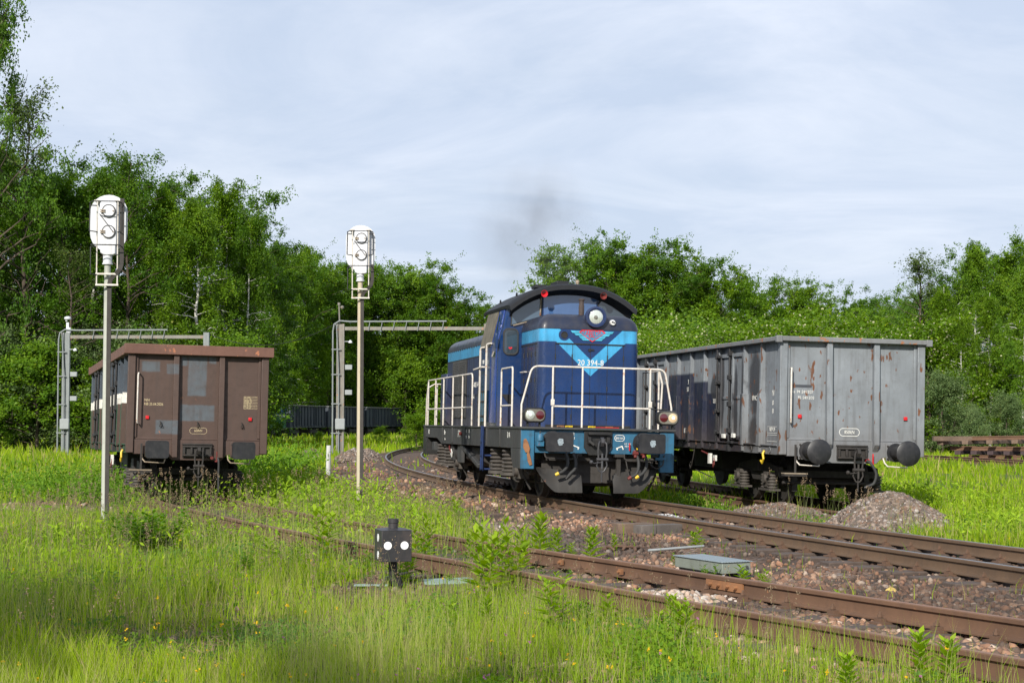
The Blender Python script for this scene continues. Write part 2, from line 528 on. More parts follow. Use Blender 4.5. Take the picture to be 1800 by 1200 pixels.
st = mix(nt, sepc.outputs[0], (0.14, 0.090, 0.062), (0.33, 0.205, 0.135))
st = mix(nt, ramp(nt, sepc.outputs[1], 0.75, 1.0), st, (0.34, 0.30, 0.27))
st = mix(nt, ramp(nt, noise(nt, v, 0.7, 6), 0.42, 0.6, 0, 0.9), st, (0.075, 0.050, 0.037))
st = mix(nt, ramp(nt, vo.outputs['Distance'], 0.35, 0.75, 0, 0.7), st, (0.045, 0.035, 0.03))
soil = mix(nt, noise(nt, v, 5, 6), (0.055, 0.05, 0.025), (0.15, 0.13, 0.06))
green = mix(nt, noise(nt, v, 2.5, 6), (0.035, 0.070, 0.010), (0.10, 0.17, 0.02))
so = mix(nt, ramp(nt, noise(nt, v, 1.7, 4), 0.42, 0.62), green, soil)
c = mix(nt, ga.outputs['Fac'], so, st)
L(nt, c, b.inputs['Base Color']); b.inputs['Roughness'].default_value = 0.95; b.inputs['Specular IOR Level'].default_value = 0.2
bp = N(nt, 'ShaderNodeBump'); bp.inputs['Strength'].default_value = 0.9; bp.inputs['Distance'].default_value = 0.03
h = M(nt, 'SUBTRACT', M(nt, 'MULTIPLY', noise(nt, v, 12, 4), 1.0), M(nt, 'MULTIPLY', vo.outputs['Distance'], ga.outputs['Fac']))
L(nt, h, bp.inputs['Height']); L(nt, bp.outputs[0], b.inputs['Normal'])
me.materials.append(m)
go = bpy.data.objects.new('ground', me); COL.objects.link(go); go['kind'] = 'structure'

# ---------------------------------------------------------------- loose stones (nobody could count them)
def ico():
    p = (1 + 5**0.5) / 2
    v = np.array([(-1, p, 0), (1, p, 0), (-1, -p, 0), (1, -p, 0), (0, -1, p), (0, 1, p), (0, -1, -p), (0, 1, -p), (p, 0, -1), (p, 0, 1), (-p, 0, -1), (-p, 0, 1)], float)
    v /= np.linalg.norm(v[0])
    f = np.array([(0, 11, 5), (0, 5, 1), (0, 1, 7), (0, 7, 10), (0, 10, 11), (1, 5, 9), (5, 11, 4), (11, 10, 2), (10, 7, 6), (7, 1, 8), (3, 9, 4), (3, 4, 2), (3, 2, 6), (3, 6, 8), (3, 8, 9), (4, 9, 5), (2, 4, 11), (6, 2, 10), (8, 6, 7), (9, 8, 1)])
    return v, f
IV, IF = ico()
def rotmats(n):
    q = rng.normal(size=(n, 4)); q /= np.linalg.norm(q, axis=1)[:, None]
    w, x, y, z = q.T
    return np.stack([1 - 2 * (y * y + z * z), 2 * (x * y - z * w), 2 * (x * z + y * w), 2 * (x * y + z * w), 1 - 2 * (x * x + z * z), 2 * (y * z - x * w),
                     2 * (x * z - y * w), 2 * (y * z + x * w), 1 - 2 * (x * x + y * y)], 1).reshape(n, 3, 3)
def stones(name, P, size, cols, parent=None):
    n = len(P)
    sc = size[:, None] * (0.55 + 0.6 * rng.random((n, 3)))
    Rm = rotmats(n)
    V = IV[None] * (0.8 + 0.4 * rng.random((n, 12, 1))) * sc[:, None, :]
    V = np.einsum('nij,nkj->nki', Rm, V) + P[:, None, :]
    F = IF[None] + (np.arange(n) * 12)[:, None, None]
    me = bpy.data.meshes.new(name)
    fill_mesh(me, V.reshape(-1, 3), F.reshape(-1, 3), False, MAT['stone'], np.repeat(cols, 12, 0))
    o = bpy.data.objects.new(name, me); COL.objects.link(o); o.parent = parent
    return o
m, nt, b = newmat('stone'); a = N(nt, 'ShaderNodeAttribute'); a.attribute_name = 'col'
t = N(nt, 'ShaderNodeTexCoord')
L(nt, mix(nt, ramp(nt, noise(nt, t.outputs['Object'], 30, 3), 0.35, 0.7, 0, 0.5), a.outputs['Color'], (0.09, 0.07, 0.055)), b.inputs['Base Color'])
b.inputs['Roughness'].default_value = 0.9
MAT['stone'] = m
def stone_cols(n, pal=None, w=None):
    pal = np.array(pal if pal is not None else [(0.27, 0.16, 0.105), (0.18, 0.108, 0.074), (0.36, 0.25, 0.18), (0.09, 0.066, 0.052), (0.48, 0.42, 0.36), (0.20, 0.155, 0.128)])
    w = np.array(w if w is not None else [.27, .23, .17, .17, .05, .11])
    c = pal[rng.choice(len(pal), n, p=w / w.sum())]
    return c * (0.75 + 0.5 * rng.random((n, 1)))
def frustum(n, y0, y1, power=1.0, margin=1.25):
    """random ground points inside the camera's view and a margin beside it, denser near by"""
    u = rng.random(n)
    y = (y0**-power + u * (y1**-power - y0**-power))**(-1 / power)
    x = (rng.random(n) * 2 - 1) * y * 0.31 * margin
    return x, y
x, y = frustum(190000, 9.5, 75, 1.2)
keep = rng.random(len(x)) < np.maximum(gravel(x, y), 0.03)
x, y = x[keep], y[keep]
z = height(x, y)
size = (0.015 + 0.040 * rng.random(len(x))**2.6) * np.clip(y / 26, 0.95, 1.9)
cols = stone_cols(len(x))
soil = sstep(0.48, 0.70, vnoise(x + 70, y + 19, 1.3)) * 0.8
kk = rng.random(len(x)) > soil; x, y, z, size, cols = x[kk], y[kk], z[kk], size[kk], cols[kk]
dark = sstep(0.45, 0.7, vnoise(x + 30, y + 9, 2.2))[:, None]
cols = cols * (1 - 0.62 * dark) * np.array([[1.12, 0.98, 0.88]]) * (1 - 0.35 * (np.abs(track_d(x, y, 0)[0]) < 0.72))[:, None]
grey = (sstep(20, 23, y) * (1 - sstep(30, 36, y)) * (1 - sstep(-4.5, -1.5, track_d(x, y, 0)[0])))[:, None]
cols = cols * (1 - grey) + grey * (cols.mean(1, keepdims=True) * np.array([[0.95, 0.93, 0.98]]))
o = stones('ballast_stones', np.stack([x, y, z + size * 0.25], 1), size, cols)
tag(o, kind='stuff')

# heaps of stones
def heap(x, y, r, hgt, n, label, ry=None, pal=None, w=None, sz=(0.018, 0.05)):
    ry = ry or r
    e = empty('gravel_heap', (x, y, 0))
    tag(e, label, 'gravel heap', 'gravel heaps beside the tracks')
    mb = MB(); k = 26; rings = []
    fr_ = lambda a: 1 + 0.10 * np.sin(3 * a + x) + 0.06 * np.sin(5 * a + y) + 0.035 * np.sin(9 * a + 1)
    off = (0.10 * r * math.sin(x * 7), 0.06 * r)
    prof = lambda t: (1 - t)**0.95 * (1 - 0.12 * math.exp(-(t * 6)**2))
    hz = float(height(x, y))
    for i in range(11):
        t = 1.0 - i / 10.0
        rings.append([(math.cos(a) * r * t * fr_(a) + off[0] * (1 - t), math.sin(a) * ry * t, (hz + hgt * prof(t) if t < 1 else hz - 0.12) + 0.02 * math.sin(5 * a + i)) for a in [2 * math.pi * j / k for j in range(k)]])
    mb.loft(rings)
    part('heap_core', mb, MAT['heapcore'], e)
    t = np.sqrt(rng.random(n)); a = rng.random(n) * 2 * math.pi
    t = t * (1.0 + 0.14 * (rng.random(n) - 0.5))
    sc_ = rng.random(n) < 0.08; t = np.where(sc_, 0.95 + 0.35 * rng.random(n)**2, t)
    px = np.cos(a) * r * t * fr_(a) + off[0] * (1 - np.minimum(t, 1)); py = np.sin(a) * ry * t
    tt = np.clip(t, 0, 1)
    pz = hz + hgt * (1 - tt)**0.95 * (1 - 0.12 * np.exp(-(tt * 6)**2)) + (vnoise(px * 3, py * 3, 1) - 0.35) * 0.09 * (tt < 1)
    s = sz[0] + (sz[1] - sz[0]) * rng.random(n)**2
    st = stones('stone', np.stack([px, py, pz], 1), s, stone_cols(n, pal, w), e); st.name = 'stone_layer'; st['kind'] = 'stuff'
MAT['heapcore'] = plain('heap_core', (0.12, 0.095, 0.075), 0.95, var=0.4)
GP = [(0.17, 0.128, 0.10), (0.10, 0.08, 0.066), (0.25, 0.19, 0.15), (0.17, 0.10, 0.065), (0.36, 0.32, 0.29)]
heap(6.12, 26.4, 1.10, 0.72, 8500, 'large heap of grey brown stones in front of the grey wagon\'s buffers', 1.15, GP, [.3, .25, .2, .15, .1])
heap(5.0, 30.6, 1.15, 0.38, 4200, 'low wide heap of gravel beside the grey wagon\'s wheels, left of the large heap', 0.95, GP, [.25, .25, .15, .3, .05])
heap(-6.6, 70, 0.95, 0.62, 1100, 'pale gravel heap just right of the foot of the far gantry\'s post', 1.2, GP, [.3, .2, .3, .1, .1], (0.03, 0.08))
heap(-6.75, 77, 0.75, 0.5, 600, 'small gravel heap where the far track bends away', 1.0, GP, [.3, .2, .3, .1, .1], (0.03, 0.08))
heap(-8.8, 72, 0.95, 0.6, 700, 'small gravel heap in the weeds left of the far gantry\'s post', 0.9, GP, [.3, .2, .3, .1, .1], (0.03, 0.08))
heap(2.62, 28.3, 0.42, 0.10, 500, 'little patch of white chippings between the rails', 0.3, [(0.55, 0.54, 0.52), (0.42, 0.42, 0.42)], [.6, .4], (0.012, 0.03))
heap(1.55, 15.6, 0.62, 0.10, 330, 'pale pink stones heaped between the rusty rails', 0.45, [(0.48, 0.36, 0.28), (0.40, 0.26, 0.18), (0.52, 0.45, 0.39)], [.4, .3, .3], (0.03, 0.055))

# ---------------------------------------------------------------- tracks
def rail_profile(h=0.165):
    hw, fw, ww = 0.036, 0.068, 0.009
    return [(-fw, 0), (fw, 0), (fw, 0.012), (ww + 0.006, 0.030), (ww, 0.05), (ww, h - 0.05), (hw, h - 0.037), (hw, h - 0.008), (hw - 0.008, h), (-hw + 0.008, h), (-hw, h - 0.008), (-hw, h - 0.037), (-ww, h - 0.05), (-ww, 0.05), (-ww - 0.006, 0.030), (-fw, 0.012)]
def make_track(name, line, top, y0, y1, label, rm, tm, near, step=0.66, group=None, gauge=1.505):
    e = empty(name, (line(y0), y0, 0))
    tag(e, label, 'railway track', 'railway tracks')
    org = Vector((line(y0), y0, 0))
    ys = [y0]
    while ys[-1] < y1: ys.append(ys[-1] + (0.6 if ys[-1] < 60 else 1.5))
    def frame(y):
        m = (line(y + 0.3) - line(y - 0.3)) / 0.6
        d = Vector((m, 1, 0)).normalized(); n = Vector((d.y, -d.x, 0))
        return Vector((line(y), y, top(y))), d, n
    for side in (-1, 1):
        prof = rail_profile(); rings = []
        for y in ys:
            c, d, n = frame(y)
            c = c + n * side * gauge / 2 - org
            rings.append([c + n * a + Vector((0, 0, b - 0.165)) for a, b in prof])
        mb = MB()
        k = len(prof)
        for r in rings: mb.v += [tuple(p) for p in r]
        for i in range(len(rings) - 1):
            for j in range(k):
                a = i * k + j; b2 = i * k + (j + 1) % k
                mb.f.append([a, b2, b2 + k, a + k]); mb.m.append(1 if j == 8 else 0)
        mb.f.append(list(range(k))); mb.m.append(0)
        part('rail', mb, [rm, tm], e, ang=25)
    # sleepers: one modelled, the rest copies
    sb = MB().box(-1.27, 1.27, -0.125, 0.125, -0.12, 0.0)
    first = None; y = y0 + 0.2; cnt = 0; rest = MB()
    while y < y1 - 0.5:
        c, d, n = frame(y)
        c = c - org
        jit = random.uniform(-0.02, 0.02)
        ang = math.atan2(-d.x, d.y) + random.uniform(-0.012, 0.012)
        if cnt < near:
            if first is None:
                first = part('sleeper', sb, MAT['sleeper'], e, bevel=0.012)
                for s_ in (-1, 1):
                    f = MB()
                    f.box(s_ * gauge / 2 - 0.17, s_ * gauge / 2 + 0.17, -0.075, 0.075, 0.0, 0.018)
                    for q in (-1, 1):
                        cx = s_ * gauge / 2 + q * 0.10
                        f.box(cx - 0.028, cx + 0.028, -0.045, 0.045, 0.016, 0.05)
                        f.cyl((cx, 0, 0.045), (cx, 0, 0.10), 0.014, n=6)
                        f.cyl((cx, 0, 0.055), (cx, 0, 0.078), 0.026, n=6)
                    part('fastening', f, MAT['clip'], first)
                o = first
            else:
                o = first.copy(); COL.objects.link(o); o.parent = e
                for ch in list(first.children):
                    q = ch.copy(); COL.objects.link(q); q.parent = o
            o.location = c + Vector((n.x * jit, n.y * jit, -0.185)); o.rotation_euler = (0, 0, ang)
        else:
            rest.obox(c + Vector((0, 0, -0.245)), (2.54, 0.25, 0.12), (0, 0, ang))
        cnt += 1
        y += step * d.y
    if rest.v:
        r = part('sleepers_far', rest, MAT['sleeper'], e); r['kind'] = 'stuff'
    return e
TA = make_track('railway_track', line_a, top_a, 9, 165, 'curved track with polished running rails the blue locomotive stands on', MAT['rail_used'], MAT['rail_top'], 55)
TB = make_track('railway_track', line_b, top_b, 8.5, 255, 'rusty overgrown track crossing the foreground and leading under the brown wagon', MAT['rail_rusty'], MAT['rail_top_rusty'], 50)
TC = make_track('railway_track', line_c, top_c, 28.8, 150, 'siding in the grass under the grey wagon', MAT['rail_rusty'], MAT['rail_top_rusty'], 30)
TD = make_track('railway_track', line_d, top_d, 30, 128, 'brown rails in the meadow at the right, in front of the stacked track panels', MAT['rail_rusty'], MAT['rail_top_rusty'], 0)

# joint with fishplate on the rusty line
def on_b(y, off, z=0.0):
    m = (line_b(y + .3) - line_b(y - .3)) / .6; d = Vector((m, 1, 0)).normalized(); n = Vector((d.y, -d.x, 0))
    return Vector((line_b(y), y, top_b(y) + z)) + n * off, math.atan2(-d.x, d.y)
p, a = on_b(15.55, 0.752, -0.085)
mb = MB()
for s_ in (-1, 1):
    mb.obox((s_ * 0.026, 0, 0), (0.022, 0.62, 0.085))
    for q in (-0.22, -0.08, 0.08, 0.22):
        mb.cyl((s_ * 0.03, q, 0), (s_ * 0.075, q, 0), 0.02, n=6)
MAT['orange_rust'] = paint('fresh_orange_rust', (0.25, 0.115, 0.05), 0.85, dirt=(0.10, 0.045, 0.025), dirt_amt=1.0, streak=0.6, bump=0.5)
fp = part('fishplate', mb, MAT['orange_rust'], TB)
fp.location = p - Vector(TB.location); fp.rotation_euler = (0, 0, a)
for yy, oo in ((18.6, 0.72), (17.3, 0.70)):
    p, a = on_b(yy, oo, -0.1)
    c_ = part('rail_anchor', MB().box(-0.035, 0.0, -0.03, 0.03, -0.03, 0.03).cyl((-0.06, 0, 0.0), (0.0, 0, 0.0), 0.015, n=6), MAT['orange_rust'], TB)
    c_.location = p - Vector(TB.location); c_.rotation_euler = (0, 0, a)
# ================================================================ rolling stock helpers (x right, y away from the viewer, z above the rail)
def wheelset(parent, y, r=0.46, mat=None, out=0.0):
    mb = MB()
    for s_ in (-1, 1):
        mb.lathe([(0.05, 0.0), (r + 0.03, 0.0), (r + 0.03, 0.028), (r, 0.032), (r - 0.004, 0.135), (r - 0.06, 0.135), (r - 0.08, 0.09), (0.16, 0.075), (0.13, 0.16), (0.06, 0.16)], (s_ * 0.69, y, r), (s_, 0, 0), 28)
    mb.cyl((-0.95, y, r), (0.95, y, r), 0.07, n=12)
    return part('wheelset', mb, mat or MAT['under'], parent)

def coil(mb, c, r, h, n=5, base=True):
    """nest of stacked spring turns"""
    prof = []
    for i in range(n):
        z0 = h * i / n; dz = h / n
        prof += [(r * 0.72, z0 + dz * 0.02), (r * 0.93, z0 + dz * 0.15), (r, z0 + dz * 0.4), (r * 0.93, z0 + dz * 0.66), (r * 0.72, z0 + dz * 0.8)]
    mb.lathe(prof, c, (0, 0, 1), 18)

def round_buffer(mb, x, z, y_face, y_root, r):
    mb.lathe([(0.001, 0.0), (r * 0.5, 0.006), (r * 0.92, 0.022), (r, 0.035), (r, 0.055), (r * 0.6, 0.075), (0.09, 0.10), (0.085, 0.30), (0.13, 0.30), (0.135, y_root - y_face - 0.03), (0.18, y_root - y_face - 0.03), (0.18, y_root - y_face)], (x, y_face, z), (0, 1, 0), 32)

def screw_coupling(parent, z=1.04, y=0.62, down=0.62, mat=None):
    e = MB()
    # draw hook
    e.prism([(y, z - 0.05), (y, z + 0.05), (y - 0.20, z + 0.05), (y - 0.30, z + 0.10), (y - 0.36, z + 0.07), (y - 0.38, z), (y - 0.33, z - 0.07), (y - 0.20, z - 0.06)], 'yz', -0.03, 0.03)
    yy = y - 0.33
    for s_ in (-1, 1):   # shackle links
        e.tube([(s_ * 0.035, yy + 0.03, z + 0.03), (s_ * 0.075, yy - 0.02, z - 0.02), (s_ * 0.085, yy - 0.01, z - 0.16), (s_ * 0.07, yy, z - 0.30)], 0.018, 8)
        e.tube([(s_ * 0.07, yy, z - 0.30), (s_ * 0.10, yy + 0.02, z - 0.42), (s_ * 0.05, yy + 0.02, z - 0.52), (0, yy + 0.02, z - 0.55)], 0.016, 8)
    e.cyl((-0.11, yy, z - 0.31), (0.11, yy, z - 0.31), 0.032, n=10)
    e.cyl((0, yy, z - 0.20), (0, yy, z - 0.48), 0.022, n=8)
    e.tube([(0.0, yy, z - 0.36), (-0.16, yy - 0.01, z - 0.38), (-0.19, yy - 0.01, z - 0.36)], 0.012, 6)
    e.lathe([(0.0, -0.04), (0.035, -0.02), (0.04, 0.0), (0.035, 0.02), (0.0, 0.04)], (-0.21, yy - 0.01, z - 0.36), (1, 0, 0), 10)
    e.tube([(0, yy + 0.02, z - 0.5), (0.0, yy + 0.02, z - 0.72)], 0.014, 6)
    return part('screw_coupling', e, mat or MAT['under'], parent)

def hose(parent, pts, r=0.028, mat=None, cap=None, name='brake_hose'):
    P = [Vector(p) for p in pts]
    out = []
    for i in range(len(P) - 1):          # Catmull-Rom
        a, b, c, d = P[max(i - 1, 0)], P[i], P[i + 1], P[min(i + 2, len(P) - 1)]
        for t in np.linspace(0, 1, 7)[:-1]:
            out.append(0.5 * ((2 * b) + (-a + c) * t + (2 * a - 5 * b + 4 * c - d) * t * t + (-a + 3 * b - 3 * c + d) * t**3))
    out.append(P[-1])
    o = part(name, MB().tube(out, r, 10), mat or MAT['rubber'], parent)
    if cap:
        d = (P[-1] - P[-2]).normalized()
        part('hose_end', MB().cyl(P[-1], P[-1] + d * 0.07, r * 1.25, r * 0.9, 10), cap, o)
    return o

# ================================================================ gondola wagons
RIBS = [0.62, 1.85, 2.95, 4.75, 5.85, 6.95, 8.05, 9.15, 10.95, 12.05, 13.28]
def pat_grey(nt, p, v, col):
    base = col
    # navy area painted over the middle of the side, stepped panel by panel
    side = M(nt, 'LESS_THAN', p[0], -1.22)
    wob = M(nt, 'MULTIPLY', M(nt, 'SUBTRACT', noise(nt, v, 1.6, 4), 0.5), 0.35)
    navy = (0.006, 0.010, 0.030)
    tot = None
    for a, b_, zt in ((4.62, 5.78, 2.20), (5.78, 6.90, 2.46), (6.90, 9.10, 2.66), (9.10, 10.1, 2.45), (2.95, 4.75, 1.30), (10.1, 13.4, 1.32)):
        k = M(nt, 'MULTIPLY', M(nt, 'MULTIPLY', M(nt, 'GREATER_THAN', p[1], a), M(nt, 'LESS_THAN', p[1], b_)), ramp(nt, p[2], zt + 0.02, zt - 0.03))
        tot = k if tot is None else M(nt, 'MAXIMUM', tot, k)
    base = mix(nt, M(nt, 'MULTIPLY', tot, side), base, navy)
    # sooty overpainted blotches
    n = noise(nt, v, 4, 4)
    for (y, z, ry, rz) in ((2.42, 2.35, 0.45, 0.66), (2.45, 1.35, 0.38, 0.34), (3.08, 2.1, 0.17, 0.95), (3.62, 1.9, 0.14, 0.9), (4.60, 2.2, 0.18, 1.0), (5.2, 2.3, 0.4, 0.3)):
        d = M(nt, 'ADD', M(nt, 'POWER', M(nt, 'DIVIDE', M(nt, 'SUBTRACT', p[1], y), ry), 2.0), M(nt, 'POWER', M(nt, 'DIVIDE', M(nt, 'SUBTRACT', p[2], z), rz), 2.0))
        d = M(nt, 'ADD', d, M(nt, 'MULTIPLY', M(nt, 'SUBTRACT', n, 0.5), 1.2))
        base = mix(nt, M(nt, 'MULTIPLY', M(nt, 'MULTIPLY', ramp(nt, d, 1.15, 0.6, 0, 0.88), side), 1.0), base, (0.025, 0.025, 0.03))
    # dark painted-out strip above the lettering on the end
    base = mix(nt, rect_mask(nt, p, v, (0, 2), (-1.16, -0.79, 2.26, 2.315), 0.006, 0.004), base, (0.045, 0.05, 0.06))
    # scratches down to rust on the end wall: elongated, scattered
    front = M(nt, 'LESS_THAN', p[1], 0.8)
    sn = noise(nt, v, 7.5, 2, 0.4, (1.5, 1, 0.55)); s2 = noise(nt, v, 2.1, 2)
    sm = M(nt, 'MULTIPLY', ramp(nt, sn, 0.645, 0.665), ramp(nt, s2, 0.44, 0.5))
    sm = M(nt, 'MULTIPLY', sm, 1.0)
    return mix(nt, sm, base, mix(nt, noise(nt, v, 20, 3), (0.07, 0.03, 0.018), (0.19, 0.075, 0.03)))

def pat_brown(nt, p, v, col):
    base = col
    tcn = N(nt, 'ShaderNodeTexCoord'); sn_ = N(nt, 'ShaderNodeSeparateXYZ'); L(nt, tcn.outputs['Normal'], sn_.inputs[0])
    side = M(nt, 'MULTIPLY', M(nt, 'MULTIPLY', M(nt, 'LESS_THAN', p[0], -1.30), M(nt, 'GREATER_THAN', p[1], 0.8)), M(nt, 'MAXIMUM', M(nt, 'GREATER_THAN', M(nt, 'ABSOLUTE', sn_.outputs[0]), 0.5), M(nt, 'GREATER_THAN', p[2], 2.02)))
    wob = M(nt, 'MULTIPLY', M(nt, 'SUBTRACT', noise(nt, v, 2, 4), 0.5), 0.1)
    z = M(nt, 'ADD', p[2], wob)
    c = mix(nt, M(nt, 'GREATER_THAN', z, 2.02), (0.012, 0.075, 0.028), (0.62, 0.60, 0.55))
    c = mix(nt, M(nt, 'GREATER_THAN', z, 2.26), c, (0.05, 0.065, 0.085))
    base = mix(nt, side, base, c)
    blue = (0.085, 0.10, 0.115)
    for r in ((-1.17, -0.80, 2.66, 2.87), (-0.66, -0.42, 2.62, 2.83), (-0.22, 0.16, 2.18, 3.0), (-0.36, 0.34, 1.66, 1.99), (-0.86, -0.40, 1.38, 1.66), (-0.36, -0.24, 2.8, 3.0), (0.2, 0.36, 2.86, 3.0)):
        m_ = M(nt, 'MULTIPLY', rect_mask(nt, p, v, (0, 2), r, 0.015, 0.02), M(nt, 'LESS_THAN', p[1], 0.75))
        base = mix(nt, M(nt, 'MULTIPLY', m_, ramp(nt, noise(nt, v, 5, 5), 0.25, 0.6, 0.55, 0.95)), base, blue)
    return base
def pat_green(nt, p, v, col):
    z = p[2]
    c = mix(nt, M(nt, 'GREATER_THAN', z, 2.02), (0.02, 0.15, 0.06), (0.60, 0.60, 0.58))
    return mix(nt, M(nt, 'GREATER_THAN', z, 2.26), c, (0.03, 0.10, 0.28))

WM = {}
WM['grey'] = paint('weathered_grey_wagon_paint', (0.19, 0.207, 0.225), 0.5, dirt=(0.075, 0.07, 0.065), dirt_amt=0.3, rust=0.035, rustcol=(0.10, 0.042, 0.022), var=0.13, pattern=pat_grey, streak=0.5, low=(1.75, 0.4), bump=0.5)
WM['brown'] = paint('weathered_brown_wagon_paint', (0.074, 0.044, 0.034), 0.6, dirt=(0.045, 0.034, 0.030), dirt_amt=0.45, rust=0.03, rustcol=(0.20, 0.08, 0.04), var=0.05, pattern=pat_brown, streak=0.45, bump=0.5)
WM['rim_brown'] = paint('rusty_brown_rim', (0.14, 0.068, 0.048), 0.7, dirt=(0.09, 0.05, 0.04), dirt_amt=0.4, rust=0.08, rustcol=(0.26, 0.10, 0.05))
WM['rim_grey'] = paint('rusty_grey_rim', (0.17, 0.175, 0.18), 0.6, dirt=(0.08, 0.07, 0.06), dirt_amt=0.4, rust=0.12, rustcol=(0.20, 0.085, 0.04))
WM['dark'] = paint('dark_navy_wagon_paint', (0.030, 0.040, 0.055), 0.6, dirt=(0.07, 0.065, 0.06), dirt_amt=0.4, rust=0.05, var=0.05, streak=0.5)
WM['green'] = paint('blue_white_green_wagon_paint', (0.02, 0.15, 0.06), 0.5, pattern=pat_green, dirt_amt=0.3)
WM['lock'] = paint('black_door_lock', (0.018, 0.018, 0.02), 0.6, dirt=(0.07, 0.06, 0.05), dirt_amt=0.3)

